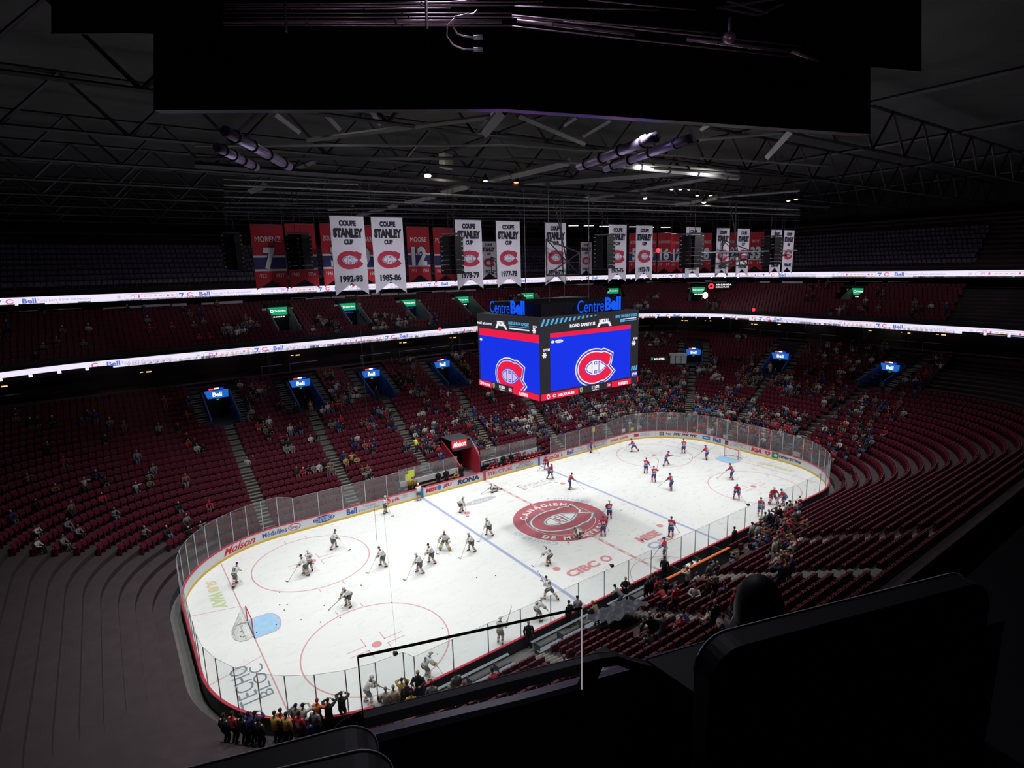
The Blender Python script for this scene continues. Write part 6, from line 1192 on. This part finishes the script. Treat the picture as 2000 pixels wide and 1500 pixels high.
CLU = [(458,754,4,3,1,'w'),(505,768,22,12,9,'m'),(468,785,18,8,6,'m'),(475,812,20,4,4,'l'),(557,798,14,5,5,'d'),(515,835,6,6,3,'r'),(520,850,6,9,4,'d'),(560,862,10,3,3,'b'),(582,843,6,6,3,'m'),(617,862,7,3,2,'r'),(566,883,10,5,3,'d'),(600,926,12,4,4,'r'),(632,920,14,4,5,'m'),(684,905,8,4,3,'y'),(708,925,5,4,2,'d'),
(655,762,8,12,6,'l'),(690,775,12,7,8,'l'),(668,784,16,4,7,'d'),(656,802,8,4,3,'r'),(632,806,5,3,2,'w'),(660,833,12,5,5,'m'),(718,835,4,3,3,'m'),(690,875,8,4,3,'m'),(770,747,14,9,10,'m'),(805,750,7,12,8,'m'),(815,771,10,4,5,'l'),(830,772,5,4,4,'d'),(870,776,9,4,4,'r'),(832,792,4,3,3,'d'),(735,808,4,3,2,'b'),(752,806,10,4,5,'m'),(824,813,3,3,2,'w'),(850,810,3,3,1,'d'),(877,805,4,3,2,'d'),(714,833,5,3,3,'r'),(768,834,6,3,3,'r'),(905,812,9,5,6,'d'),(917,821,14,7,12,'d'),(925,835,6,5,5,'b'),(892,830,3,3,2,'w'),(850,842,5,4,4,'m'),(867,846,5,3,3,'d'),(815,848,6,6,5,'d'),(825,860,8,7,9,'r'),(838,876,8,6,8,'d'),(798,873,8,4,4,'d'),(722,877,10,4,4,'m'),(715,928,6,3,2,'l'),(862,893,5,3,2,'r'),(882,880,6,4,4,'y'),(960,785,5,5,4,'l'),(960,840,12,8,9,'m'),(950,862,10,8,9,'m'),(930,866,6,4,4,'d'),(980,832,7,4,4,'d'),
(725,690,24,6,8,'d'),(768,700,8,5,5,'d'),(800,712,8,7,7,'l'),(880,705,14,12,12,'l'),(893,720,14,12,10,'m'),(905,735,10,8,8,'m'),(760,757,7,10,6,'d'),(565,715,20,6,5,'d'),(470,735,8,4,2,'d'),(645,735,8,6,4,'d'),
(993,800,5,4,3,'r'),(1025,811,4,4,3,'d'),(1045,811,7,6,5,'w'),(1070,800,12,8,6,'d'),(1083,800,3,3,2,'d'),(1098,815,12,6,9,'l'),(1122,790,14,14,10,'d'),(1142,792,12,12,14,'m'),(975,830,9,5,8,'d'),(1000,836,16,6,14,'m'),(1022,834,12,5,9,'w'),(1060,842,18,6,18,'d'),(1078,846,9,6,8,'r'),(1150,822,10,10,12,'m'),(1165,812,8,8,8,'w'),(1182,800,12,12,14,'r'),(1200,802,14,16,18,'m'),(1220,797,16,16,22,'m'),(1190,822,12,6,10,'d'),(1135,828,10,5,6,'r'),
(1300,783,75,12,70,'m'),(1345,795,55,10,70,'b'),(1420,800,60,14,60,'m'),(1500,822,45,18,60,'m'),(1545,850,20,22,34,'r'),(1320,760,16,16,20,'m'),(1270,760,22,16,24,'m'),(1262,737,16,7,8,'m'),(1290,665,28,14,22,'l'),(1375,706,10,8,12,'d'),(1360,722,22,8,18,'m'),(1395,712,8,5,5,'l'),(1460,735,20,6,16,'m'),(1480,748,16,5,10,'d'),(1405,742,9,5,6,'w'),(1430,762,14,6,10,'m'),(1525,745,26,10,26,'m'),(1542,767,18,7,18,'b'),(1450,656,14,8,8,'l'),(1500,702,14,5,6,'m'),(1470,705,6,5,4,'m'),(1440,703,5,4,3,'d'),(1300,750,30,14,22,'r'),(1335,815,70,9,60,'r'),(1440,840,60,12,60,'r'),(1520,862,40,14,50,'r'),(1250,822,28,8,26,'r'),(1240,770,14,14,16,'m'),
(460,652,18,5,7,'l'),(485,645,14,7,9,'l'),(625,631,18,4,6,'l'),(650,640,16,8,8,'d'),(615,646,3,3,1,'w'),(733,622,9,4,4,'l'),(738,640,22,6,10,'l'),(765,627,5,5,2,'l'),(782,638,9,5,6,'l'),(812,620,14,6,5,'d'),(850,630,12,8,7,'d'),(925,640,20,10,8,'d'),(1005,592,25,4,12,'d'),(1090,592,20,4,8,'l'),(1275,582,10,4,5,'l'),(1250,605,20,10,8,'l'),(1395,600,12,10,6,'d'),
(1380,1052,16,8,9,'l'),(1405,1042,12,8,8,'d'),(1425,1042,16,10,14,'d'),(1448,1025,12,8,14,'r'),(1460,1012,14,8,12,'m'),(1485,1020,14,12,14,'r'),(1510,1010,18,12,22,'d'),(1540,992,18,12,26,'r'),(1552,1022,12,20,20,'m'),(1505,1055,18,10,10,'d'),(1545,1062,14,14,14,'m'),(1480,1050,14,6,6,'l'),(1525,1092,12,5,6,'l'),(1540,1130,10,10,6,'m'),(1420,1094,5,4,3,'d'),(1395,1112,6,5,4,'d'),(1330,1107,4,3,2,'y'),(1352,1140,5,3,2,'w'),(1385,1127,6,4,3,'d'),(1308,1167,8,5,5,'r'),(1282,1160,5,4,3,'r'),(1322,1188,6,5,4,'r'),(1300,1192,6,4,3,'m'),(1198,1180,5,5,2,'r'),(1270,1254,7,4,3,'d'),(1290,1244,6,4,3,'m'),(1262,1226,5,4,3,'l'),(1345,1225,6,4,3,'m'),(1420,1225,8,4,4,'l'),(1390,1206,5,4,3,'l'),(1440,1196,5,4,3,'r'),(990,1281,7,3,2,'r'),(1095,1242,6,5,3,'m'),(1540,1100,14,12,8,'l'),(1400,1165,10,4,3,'d'),
(735,1408,22,3,4,'r'),(800,1393,8,3,3,'y'),(840,1382,8,3,3,'y'),(885,1368,12,4,4,'l'),(905,1360,5,3,2,'l'),(965,1342,3,3,1,'r'),(1062,1330,6,3,2,'l'),(1100,1318,4,3,1,'w')]
PAL = dict(m=['j_red','j_black','j_grey','j_black','j_navy','j_lgrey','j_white','j_black','j_brown','j_navy','j_red','j_grey','j_black','j_olive'], d=['j_black','j_black','j_grey','j_navy','j_black','j_brown','j_olive'], r=['j_red','j_red','j_red','j_black','j_white','j_navy','j_black','j_grey'], l=['j_lgrey','j_cream','j_grey','j_black','j_white','j_grey','j_black'], w=['j_white','j_cream'], b=['j_blue','j_lblue','j_grey','j_black','j_navy','j_red','j_black','j_black'], y=['j_yellow','j_gold','j_black'])
HAIRS = ['hair','hair','hair','hair','blond','grey','j_black','j_black','j_red','j_white','j_navy','skin','hair']
rc = random.Random(21); taken = {}
import bisect
cells = {}
for i, s in enumerate(SEATS): cells.setdefault((int(s[6]//12), int(s[7]//8)), []).append(i)
for (u, v, ru, rv, n, pal) in CLU:
    for _ in range(n):
        uu, vv = u+rc.gauss(0, .55)*ru, v+rc.gauss(0, .55)*rv; best = None
        for a in (-1,0,1):
            for c in (-1,0,1):
                for i in cells.get((int(uu//12)+a, int(vv//8)+c), ()):
                    if i in taken: continue
                    s = SEATS[i]; e = (s[6]-uu)**2+(s[7]-vv)**2*2.5
                    if best is None or e < best[0]: best = (e, i)
        if best and best[0] < 260: taken[best[1]] = pal
# sparse extra people beyond the photographed strip and along the rows
for i, s in enumerate(SEATS):
    if i not in taken and s[4] in ('low','up') and (s[6] < 430 or s[6] > 1570) and rc.random() < (.30 if s[6] > 1570 and s[4] == 'low' else .06): taken[i] = 'm'
def hidden(s):
    u, v = s[6], s[7]
    if s[4] == 'near':
        line = 1425-(u-690)*.2557 if u < 1200 else 1290-(u-1262)*.27
        if v > line: return True
    if 931 < u < 1250 and 612 < v < 783 and s[4] != 'near': return True
    return u < 437 or u > 1562
vis = sorted([i for i in range(len(SEATS)) if not hidden(SEATS[i])], key=lambda i: SEATS[i][8])
near_seats = [i for i in vis if i not in taken][:300]; near_people = [i for i in vis if i in taken]
ORD = ['first','second','third','fourth','fifth','sixth','seventh','eighth','ninth','tenth','eleventh','twelfth','thirteenth','fourteenth','fifteenth','sixteenth','seventeenth','eighteenth','nineteenth','twentieth','21st','22nd','23rd','24th','25th']
def zone_name(s):
    x, y, u = s[0], s[1], s[6]
    if s[4] == 'near': return ('near stand left end' if x < -15 else 'near stand before the tarpaulin' if x < -8.2 else 'near stand below the penalty box' if x < 4 else 'near stand right part')
    base = {'low':'lower stand','up':'upper stand','top':'top stand'}[s[4]]
    q = 'far left section' if u < 560 else 'second section left' if u < 680 else 'third section left' if u < 800 else 'section behind left bench' if u < 930 else 'section under scoreboard' if u < 1060 else 'section right of bench' if u < 1230 else 'right corner section' if u < 1345 else 'end section' if u < 1480 else 'far right section'
    return base+' '+q
one = set(near_seats)
for i in near_seats:
    x, y, z, th, zn, k, u, v, d = SEATS[i]
    r = bpy.data.objects.new('stadium_seat', me_back); COL.objects.link(r); r.location = (x, y, z); r.rotation_euler = (0,0,th)
    w_ = ORD[k+2 if SEATS[i][4] in ('near','low') else k]+' row, '+zone_name(SEATS[i]); tag(r, 'empty folded maroon seat in the '+w_, 'seat', 'empty maroon seats, '+w_)
    for nm, me in (('seat_pan', me_pan), ('armrest', me_arm)): c = bpy.data.objects.new(nm, me); COL.objects.link(c); c.parent = r
def bulk(items, name, mats, label, cat, group=None):
    """many copies fused into one object: items = (MB, matrix, material map)"""
    b = MB()
    for src, x, y, z, th, mm in items:
        c, s_ = math.cos(th), math.sin(th); o = len(b.v)
        b.v += [(x+p[0]*c-p[1]*s_, y+p[0]*s_+p[1]*c, z+p[2]) for p in src.v]; b.f += [tuple(q+o for q in f_) for f_ in src.f]; b.m += [mm[q] for q in src.m]; b.sm += src.sm
    o = b.build(name, mats); tag(o, label, cat, group, 'stuff'); return o
SB = MB()
for part, mp in ((seat_mb(), {0:0}), (pan_mb(False), {0:1}), (arm_mb(), {0:0, 1:2})):
    o = len(SB.v); SB.v += part.v; SB.f += [tuple(q+o for q in f_) for f_ in part.f]; SB.m += [mp[q] for q in part.m]; SB.sm += part.sm
rest = [SEATS[i] for i in range(len(SEATS)) if i not in one]
bulk([(SB, s[0], s[1], s[2], s[3], {0:0,1:1,2:2}) for s in rest if s[4] != 'top'], 'seat_rows', ['seat','seat_pan','arm_cap'], 'maroon folding seats filling the rows of the far stands', 'seats')
mat('seat_top', (.10,.09,.14), .6, noise=.3, nscale=1); bulk([(SB, s[0], s[1], s[2], s[3], {0:0,1:0,2:0}) for s in rest if s[4] == 'top'], 'top_seat_rows', ['seat_top'], 'dark seats of the highest rows behind the hanging banners', 'seats')
# the 300 spectators that show largest
NP = {'j_red':0}
def pick(i):
    s = SEATS[i]; r2_ = random.Random(i*7+1); pal = taken[i]; top = r2_.choice(PAL[pal]); hr = r2_.choice(HAIRS); leg = r2_.choice(['denim','j_black','j_black','j_grey','denim'])
    kd = r2_.choices(KINDS, [40,16,8,14,6,5,1,2,2] if s[4] != 'near' else [26,10,8,12,18,14,6,3,3])[0]
    if s[4] != 'near' and s[5] < 2 and s[6] > 1150: kd = r2_.choice(['stand','stand_hold','stand_phone','stand','sit'])
    return kd, top, hr, leg
for n_, i in enumerate(near_people):
    if n_ >= 262: break
    s = SEATS[i]; kd, top, hr, leg = pick(i); hi = s[4] == 'near' or s[8] < 62
    z = s[2]; off = .0 if kd.startswith('sit') else .30; x = s[0]-math.sin(s[3])*off; y = s[1]+math.cos(s[3])*off
    num = str(random.Random(i).choice([13,14,22,48,10,31,21,20,8])) if (top == 'j_red' and hi and i % 2) else None
    person(kd, (x, y, z), s[3], top, hr, leg, ORD[s[5]+2 if s[4] in ('near','low') else s[5]]+' row, '+zone_name(s), hi, num, 'skin' if i % 7 else 'skin2', 1.0, 'spectators in the stands')
items = []; mats_all = list(CL.keys())+['black']; MI = {n: q for q, n in enumerate(mats_all)}; mats_all = [{'j_red':'fan_red','j_white':'fan_white'}.get(n, n) for n in mats_all]
done = set(near_people[:262])
for i in taken:
    if i in done: continue
    s = SEATS[i]; kd, top, hr, leg = pick(i); off = .0 if kd.startswith('sit') else .30
    hr = hr if hr in MI else 'hair'
    items.append((LO[kd], s[0]-math.sin(s[3])*off, s[1]+math.cos(s[3])*off, s[2], s[3], {0:MI['skin'],1:MI[hr],2:MI[top],3:MI[leg],4:MI['black']}))
bulk(items, 'crowd', mats_all, 'scattered crowd of spectators filling the distant stand seats', 'crowd')
# ---- people placed one by one: kind, x, y, z, facing degrees (0 = toward the far side), top, hair, legs, where, number
def pl(kd, x, y, z, deg, top, hr, leg, where, num=None, sk='skin', sc=1.0): return person(kd, (x, y, z), math.radians(deg), top, hr, leg, where, True, num, sk, sc, 'people standing around the rink')
for a in [('stand_hold', -5.42, -13.29, 0.3, -220.6, 'j_black', 'skin', 'j_black', 'guard in the near walkway right of the tarpaulin', None, 'skin', 1.0), ('stand', -13.78, -13.14, 0.3, -205.6, 'j_black', 'skin', 'j_black', 'guard in the near walkway, left one', None, 'skin', 1.0), ('stand_hold', -21.27, -13.21, 0.3, -215.6, 'j_black', 'skin', 'j_black', 'large guard by the near left boards', None, 'skin', 1.12), ('stand', -4.78, -15.35, 1.3, -385.6, 'j_red', 'hair', 'j_black', 'beside the penalty box', '13', 'skin', 1.0), ('stand_bend', -7.02, -14.31, 0.9, -335.6, 'j_grey', 'j_black', 'denim', 'beside the near walkway steps', None, 'skin', 1.0), ('stand', -9.73, -13.11, 0.4, -375.6, 'j_lgrey', 'hair', 'j_black', 'near walkway by the glass panel end', None, 'skin', 1.0), ('stand', -10.51, -13.19, 0.4, -355.6, 'j_black', 'hair', 'j_black', 'near walkway behind the glass panel end', None, 'skin', 1.0), ('stand_bend', -9.72, -14.92, 1.0, -355.6, 'j_olive', 'blond', 'j_olive', 'before the tarpaulin', None, 'skin', 1.0), ('stand_hold', -6.13, -19.41, 2.9, -235.6, 'j_white', 'hair', 'j_black', 'steward on the near stairs', None, 'skin', 1.0), ('stand', -1.16, -13.17, 0.35, -55.6, 'j_black', 'hair', 'j_black', 'inside the penalty box', None, 'skin', 1.0), ('stand_arm', -6.27, 16.88, 3.6, -145.6, 'hi_vis', 'hair', 'j_black', 'usher on the far aisle stairs', None, 'skin', 1.0), ('stand', -22.33, 22.41, 3.4, -205.6, 'j_white', 'grey', 'j_navy', 'left of two men on the far left aisle', None, 'skin', 1.0), ('stand', -21.73, 22.49, 3.4, -205.6, 'j_navy', 'grey', 'j_navy', 'right of two men on the far left aisle', None, 'skin', 1.0), ('stand', -13.8, 28.73, 7.0, -385.6, 'j_red', 'hair', 'j_cream', 'at the mouth of the far left entrance', '25', 'skin', 1.0), ('stand', -13.88, 30.39, 7.2, -205.6, 'j_black', 'hair', 'j_black', 'inside the mouth of the far left entrance', None, 'skin', 1.0), ('stand', -5.68, 28.38, 7.4, -215.6, 'j_black', 'j_white', 'j_black', 'at the mouth of the second far entrance', None, 'skin', 1.0), ('stand', -13.57, 19.14, 3.0, -195.6, 'j_navy', 'grey', 'j_navy', 'on the third far aisle', None, 'skin', 1.0), ('stand', 47.0, 7.18, 6.9, -205.6, 'j_cream', 'hair', 'j_cream', 'at the mouth of the right end entrance', None, 'skin', 1.0), ('stand', 9.95, 14.05, 4.5, -205.6, 'j_black', 'j_white', 'j_black', 'on the aisle below the scoreboard', None, 'skin', 1.0), ('stand', 2.9, 19.31, 5.2, -225.6, 'j_navy', 'hair', 'j_navy', 'on the aisle left below the scoreboard', None, 'skin', 1.0), ('stand', -30.28, -10.3, 0.6, -55.6, 'j_black', 'hair', 'j_black', 'near the left photo edge, behind the corner glass', None, 'skin', 1.0), ('stand', -29.91, -10.43, 0.6, -55.6, 'j_red', 'hair', 'j_black', 'tall fan at the left corner glass', '48', 'skin', 1.0), ('stand', -29.57, -10.84, 0.6, -55.6, 'j_black', 'j_black', 'j_black', 'right of the tall red jersey fan', None, 'skin', 1.0), ('stand_phone', -29.31, -10.96, 0.6, -55.6, 'j_navy', 'j_black', 'j_black', 'under the left corner glass post', None, 'skin', 1.0), ('stand_phone', -29.03, -11.1, 0.6, -55.6, 'j_navy', 'hair', 'j_black', 'filming at the left corner glass', None, 'skin', 1.0), ('stand', -28.96, -11.61, 0.6, -55.6, 'j_black', 'hair', 'j_black', 'in a two tone coat at the corner', None, 'skin', 1.0), ('stand_hold', -28.26, -11.68, 0.6, -55.6, 'j_gold', 'hair', 'j_black', 'at the corner glass', None, 'skin', 1.0), ('stand', -27.97, -11.67, 0.6, -55.6, 'j_red', 'hair', 'j_black', 'right of a gold jersey', '48', 'skin', 1.0), ('stand', -27.81, -12.1, 0.6, -55.6, 'j_gold', 'j_black', 'j_black', 'dark cap, corner glass', None, 'skin', 1.0), ('stand', -27.27, -11.81, 0.6, -55.6, 'j_grey', 'j_black', 'j_black', 'knit cap, corner glass', None, 'skin', 1.0), ('stand', -27.29, -12.43, 0.6, -55.6, 'j_red', 'hair', 'j_black', 'bending in the corner', '48', 'skin', 1.0), ('stand_phone', -27.0, -12.02, 0.6, -55.6, 'j_white', 'j_black', 'j_black', 'at corner boards', None, 'skin', 1.0), ('sit', -26.99, -12.58, 0.6, -55.6, 'j_navy', 'grey', 'j_black', 'corner seat', None, 'skin', 1.0), ('stand', -26.6, -12.64, 0.6, -55.6, 'j_grey', 'blond', 'j_black', 'by the parrot hat fan', None, 'skin', 1.0), ('stand_arm', -26.32, -12.13, 0.6, -55.6, 'j_orange', 'j_red', 'j_black', 'at the boards in a colourful hat', None, 'skin', 1.0), ('stand_phone', -25.88, -12.46, 0.6, -390.6, 'j_black', 'hair', 'j_black', 'left of the handrail end', None, 'skin', 1.0), ('stand_phone', -25.15, -12.3, 0.5, -390.6, 'j_black', 'hair', 'j_black', 'above the handrail end', None, 'skin', 1.0), ('sit_fwd', -23.67, -13.43, 0.5, -390.6, 'j_lgrey', 'j_black', 'j_black', 'below the glass panel left edge', None, 'skin', 1.0), ('stand', -23.2, -13.37, 0.5, -390.6, 'j_cream', 'grey', 'j_black', 'leaning together at the near boards', None, 'skin', 1.0), ('stand', -22.82, -13.49, 0.5, -390.6, 'j_cream', 'grey', 'j_black', 'leaning at the near boards, right', None, 'skin', 1.0), ('stand_phone', -22.26, -13.29, 0.5, -390.6, 'j_gold', 'hair', 'j_black', 'left of the large guard', None, 'skin', 1.0), ('stand', -22.14, -13.65, 0.5, -390.6, 'j_black', 'hair', 'j_black', 'next left of the large guard', None, 'skin', 1.0), ('stand', -22.28, -14.42, 0.5, -390.6, 'j_gold', 'j_black', 'j_black', 'just below the large guard', None, 'skin', 1.0), ('stand', -21.11, -14.44, 0.5, -390.6, 'j_grey', 'hair', 'j_black', 'right of the large guard', None, 'skin', 1.0), ('stand', -25.25, -14.66, 0.6, -390.6, 'j_red', 'hair', 'j_black', 'below the handrail, leftmost red jersey', None, 'skin', 1.0), ('stand', -24.65, -14.89, 0.6, -390.6, 'j_red', 'hair', 'j_black', 'below the handrail, middle red jersey', None, 'skin', 1.0), ('stand', -24.02, -15.15, 0.6, -390.6, 'j_red', 'hair', 'j_black', 'below the handrail, right red jersey', None, 'skin', 1.0), ('stand', -23.07, -15.53, 0.6, -390.6, 'j_gold', 'hair', 'j_black', 'below the handrail in a gold shirt', None, 'skin', 1.0), ('stand', -21.97, -15.86, 0.6, -390.6, 'j_gold', 'hair', 'j_black', 'below the handrail, right gold shirt', None, 'skin', 1.0), ('stand', -22.32, -15.75, 0.6, -390.6, 'j_black', 'hair', 'j_black', 'below the handrail beside a gold shirt', None, 'skin', 1.0), ('stand', -8.6, 14.1, 0.33, 180, 'j_gold', 'hair', 'j_black', 'at the left bench, first from its left end', None, 'skin', 1.0), ('stand', -8.0, 14.1, 0.33, 180, 'j_gold', 'hair', 'j_black', 'at the left bench, second from its left end', None, 'skin', 1.0), ('stand', -5.2, 14.1, 0.33, 180, 'j_black', 'hair', 'j_black', 'at the left bench, third from its left end', None, 'skin', 1.0), ('stand', -4.2, 14.1, 0.33, 180, 'j_black', 'hair', 'j_black', 'at the left bench, fourth from its left end', None, 'skin', 1.0), ('stand', -2.3, 14.1, 0.33, 180, 'j_black', 'hair', 'j_black', 'at the left bench, sixth from its left end', None, 'skin', 1.0), ('sit_fwd', -3.1, 14.1, 0.33, 180, 'j_gold', 'hair', 'j_black', 'at the left bench, fifth from its left end', None, 'skin', 1.0), ('sit_fwd', 1.6, 14.15, 0.33, 180, 'j_red', 'm_blue', 'j_black', 'at the right bench, first from its left end', None, 'skin', 1.0), ('sit_fwd', 2.18, 14.15, 0.33, 180, 'j_red', 'm_blue', 'j_black', 'at the right bench, second from its left end', None, 'skin', 1.0), ('sit_fwd', 2.76, 14.15, 0.33, 180, 'j_black', 'm_blue', 'j_black', 'at the right bench, third from its left end', None, 'skin', 1.0), ('stand', 3.34, 14.15, 0.33, 180, 'j_black', 'j_black', 'j_black', 'at the right bench, fourth from its left end', None, 'skin', 1.0), ('sit_fwd', 3.92, 14.15, 0.33, 180, 'j_red', 'm_blue', 'j_black', 'at the right bench, fifth from its left end', None, 'skin', 1.0), ('stand', 4.5, 14.15, 0.33, 180, 'j_black', 'j_black', 'j_black', 'at the right bench, sixth from its left end', None, 'skin', 1.0), ('sit_fwd', 5.08, 14.15, 0.33, 180, 'j_red', 'm_blue', 'j_black', 'at the right bench, seventh from its left end', None, 'skin', 1.0), ('stand', 5.66, 14.15, 0.33, 180, 'j_red', 'm_blue', 'j_black', 'at the right bench, eighth from its left end', None, 'skin', 1.0), ('sit_fwd', 6.24, 14.15, 0.33, 180, 'j_black', 'm_blue', 'j_black', 'at the right bench, ninth from its left end', None, 'skin', 1.0), ('sit_fwd', 6.82, 14.15, 0.33, 180, 'j_red', 'm_blue', 'j_black', 'at the right bench, tenth from its left end', None, 'skin', 1.0), ('sit_fwd', 7.4, 14.15, 0.33, 180, 'j_red', 'm_blue', 'j_black', 'at the right bench, eleventh from its left end', None, 'skin', 1.0), ('sit_fwd', 7.98, 14.15, 0.33, 180, 'j_red', 'm_blue', 'j_black', 'at the right bench, twelfth from its left end', None, 'skin', 1.0), ('sit_fwd', 8.56, 14.15, 0.33, 180, 'j_red', 'm_blue', 'j_black', 'at the right bench, thirteenth from its left end', None, 'skin', 1.0), ('sit', 1.6, -14.1, 0.05, 0, 'j_black', 'hair', 'j_black', 'inside the penalty box at the desk', None, 'skin', 1.0), ('sit', 0.9, -14.1, 0.05, 0, 'j_lgrey', 'hair', 'j_black', 'inside the penalty box beside the desk', None, 'skin', 1.0)]: pl(*a)
# the dark figure on the own balcony, head and shoulders over the seat
hd_ = V3(D['head']); fx = -.62
o = person('stand', (hd_.x, hd_.y, hd_.z-1.82), fx, 'j_black', 'j_black', 'j_black', 'on the own balcony', True, None, 'skin2', 1.06, 'people on the own balcony'); o['label'] = 'dark silhouetted person in hooded black coat on the own balcony, lower right'
b = MB(); b.ball((0,-.02,1.68), (.120,.125,.185), 0, 16, 12, None, lambda v: V3((v.x*(1+.10*max(0,-v.z/.17)), v.y, v.z))); b.tube([(0,-.02,1.30),(0,-.02,1.42),(0,-.02,1.60)], [(.27,.17),(.20,.14),(.12,.12)], 0, 14, V3((1,0,0))); q = b.build('hood', 'own_black', o)
for ch in o.children:
    if ch.name.startswith('jacket'): setmats(ch, ['own_black','own_black'])
# signs held up by fans
for (u_, x, y, z, w_, h_, m, lab, ang) in [(0, -8.55, 13.6, 2.65, 0.69, 0.74, 'hi_vis', 'tall bright yellow sign held left of the left bench, upper', 0), (0, -8.97, 13.5, 2.39, 0.63, 0.69, 'hi_vis', 'bright yellow sign held left of the left bench, lower', 0), (0, 17.21, 13.5, 2.54, 0.53, 0.59, 'j_yellow', 'small yellow sign behind the far glass', 0), (0, 22.82, 13.5, 1.34, 0.55, 0.48, 'ad_white', 'small white sign behind the far glass near the corner', 0), (0, 24.41, 13.4, 1.28, 0.63, 0.49, 'lime_glow', 'small lime sign behind the far corner glass', 0), (0, 30.6, 10.22, 0.88, 0.78, 0.57, 'lime_glow', 'lime green sign behind the far end glass', -60), (0, 31.0, 9.0, 1.0, 0.7, 0.42, 'ad_white', 'white sign right of the lime one behind the glass', -60), (0, 31.0, 8.18, 1.32, 0.42, 0.35, 'j_orange', 'small pink sign behind the end glass', -70), (0, 31.0, 7.59, 1.02, 0.62, 0.41, 'ad_white', 'low white sign behind the end glass', -80), (0, 31.0, 7.02, 1.07, 0.41, 0.41, 'ad_green', 'small green sign behind the end glass', -80), (0, 31.0, 5.91, 1.24, 0.61, 0.54, 'ad_white', 'white sign left of the goal behind the glass', -85), (0, 31.0, 3.45, 1.17, 0.66, 0.46, 'ad_white', 'white sign straight behind the goal', -90), (0, 31.2, -5.81, 1.14, 0.78, 0.54, 'ad_white', 'large tilted white sign at the right photo edge', -90), (0, 24.82, 21.0, 2.98, 0.68, 0.6, 'ad_white', 'white sign held up in the corner seats', 0), (0, 22.82, 16.5, 2.3, 0.64, 0.5, 'ad_white', 'second white sign held low in the corner seats', 0), (0, -22.15, -13.6, 1.76, 0.43, 0.27, 'j_lgrey', 'grey cardboard sign held beside the large guard', 20), (0, -27.33, -11.12, 1.6, 0.49, 0.31, 'j_lgrey', 'grey cardboard sign at the left corner boards', 30)]:  # lime cards are given a glow though they hold no lamp
    b = MB(); b.box((0,0,0), (w_,.015,h_)); tag(b.build('fan_sign', m, None, (x, y, z), math.radians(ang)), lab, 'sign', 'signs held up by fans')

# bright spot, signs and booth out in the far stands
def ray_pt(u, v, d): return CAM+(FW+RT*((u-1000)/FPX)-UP*((v-750)/FPX))*d
p = ray_pt(1371, 577, 92); e = empty('follow_spot', p, .5); tag(e, 'very bright white spotlight glaring beside a green sign in the upper stand', 'spotlight')
b = MB(); b.tube([(0,0,-.1),(0,-.5,0)], [.18,.32], 0, 10); b.build('housing', 'spk', e); b = MB(); b.ball((0,-.5,0), (.5,.4,.5), 0, 12, 8); b.build('lens', 'spark', e)  # lens ball enlarged to stand in for the glare around it
b = MB(); b.tube([(0,0,0),(0,0,-1.2)], .04, 0, 6); b.build('stand', 'spk', e)
lamp_light('POINT', 'follow_spot_light', p+Vector((-1.2,-1.4,.3)), 160, (1,.98,.92), .25)
p = ray_pt(1402, 559, 100); e = empty('suite_sign', p, -.9); tag(e, 'lit sign with a red round emblem and white words above the right end', 'sign')
b = MB(); b.box((.4,.06,0), (4.6,.08,1.2)); b.build('sign_board', 'darker', e); F = Flat(lambda x, y, l: (x, .01-l, y)); F.ell(-1.1,0,.5,.5,0,1); F.poly([(-1.1,.32),(-1.0,.1),(-.8,.12),(-.9,-.1),(-1.1,-.25),(-1.3,-.1),(-1.4,.12),(-1.2,.1)][::-1],1,2); F.text('AIR CANADA', .95,.25,.28,2.6,2,1,.05); F.text('SIGNATURE', .75,-.15,.24,2.2,2,1,.03); F.build('lettering', ['red_glow','darker','sign_white'], e)
p = ray_pt(1324, 699, 84); e = empty('camera_booth', p, -.75); tag(e, 'pale grey booth panels standing in the right end seats', 'booth')
b = MB(); b.box((0,0,.5), (2.5,1.0,.25)); b.build('roof_panel', 'vom_grey', e)
for q in (-.8,0,.8): b = MB(); b.box((q,-.5,-.2), (.72,.06,1.1)); b.build('front_panel', 'vom_grey', e)
p = ray_pt(1288, 701, 82); F = Flat(lambda x, y, l: (x, -l, y)); F.text('MONSTER', 0, 0, .28, 1.5, 0, 1, .03); F.text('M', -1.05, .02, .4, .25, 1, 1, .05); b = F.mb; b.box((-.1,.08,0), (2.6,.1,.7), 2); tag(b.build('end_sign', ['sign_white','desj_green','darker'], None, p, -.6), 'small dark sign with white letters left of the grey booth', 'sign')
for q_, (u_, v_, m_, lb) in enumerate(((859,643,'red_glow','small red lamp in the upper stand above the second ribbon, left'),(855,640,'red_glow','dim red lamp beside the second green sign'),(1472,605,'red_glow','small red and violet lamp in the upper right seats'),(637,645,'red_glow','small pinkish lamp in the left upper seats'),(1285,489,'red_glow','small red lamp between the red banners on the right'))):
    if q_ == 1: continue
    b = MB(); b.ball((0,0,0), (.22,.22,.22), 0, 8, 6); tag(b.build('red_lamp', m_, None, ray_pt(u_, v_, 76 if q_ != 4 else 60)), lb, 'lamp', 'small red lamps')
for q_ in range(6):
    b = MB(); b.box((0,0,0), (1.6,.1,.10)); tag(b.build('tube_lamp', 'sign_white', None, ray_pt((1120,1150,1180,1238,1268,1300)[q_], (441,441,442,443,444,444)[q_], 90), -.4), 'short white tube lamp glowing under the roof behind the banners', 'lamp', 'tube lamps behind the banners')
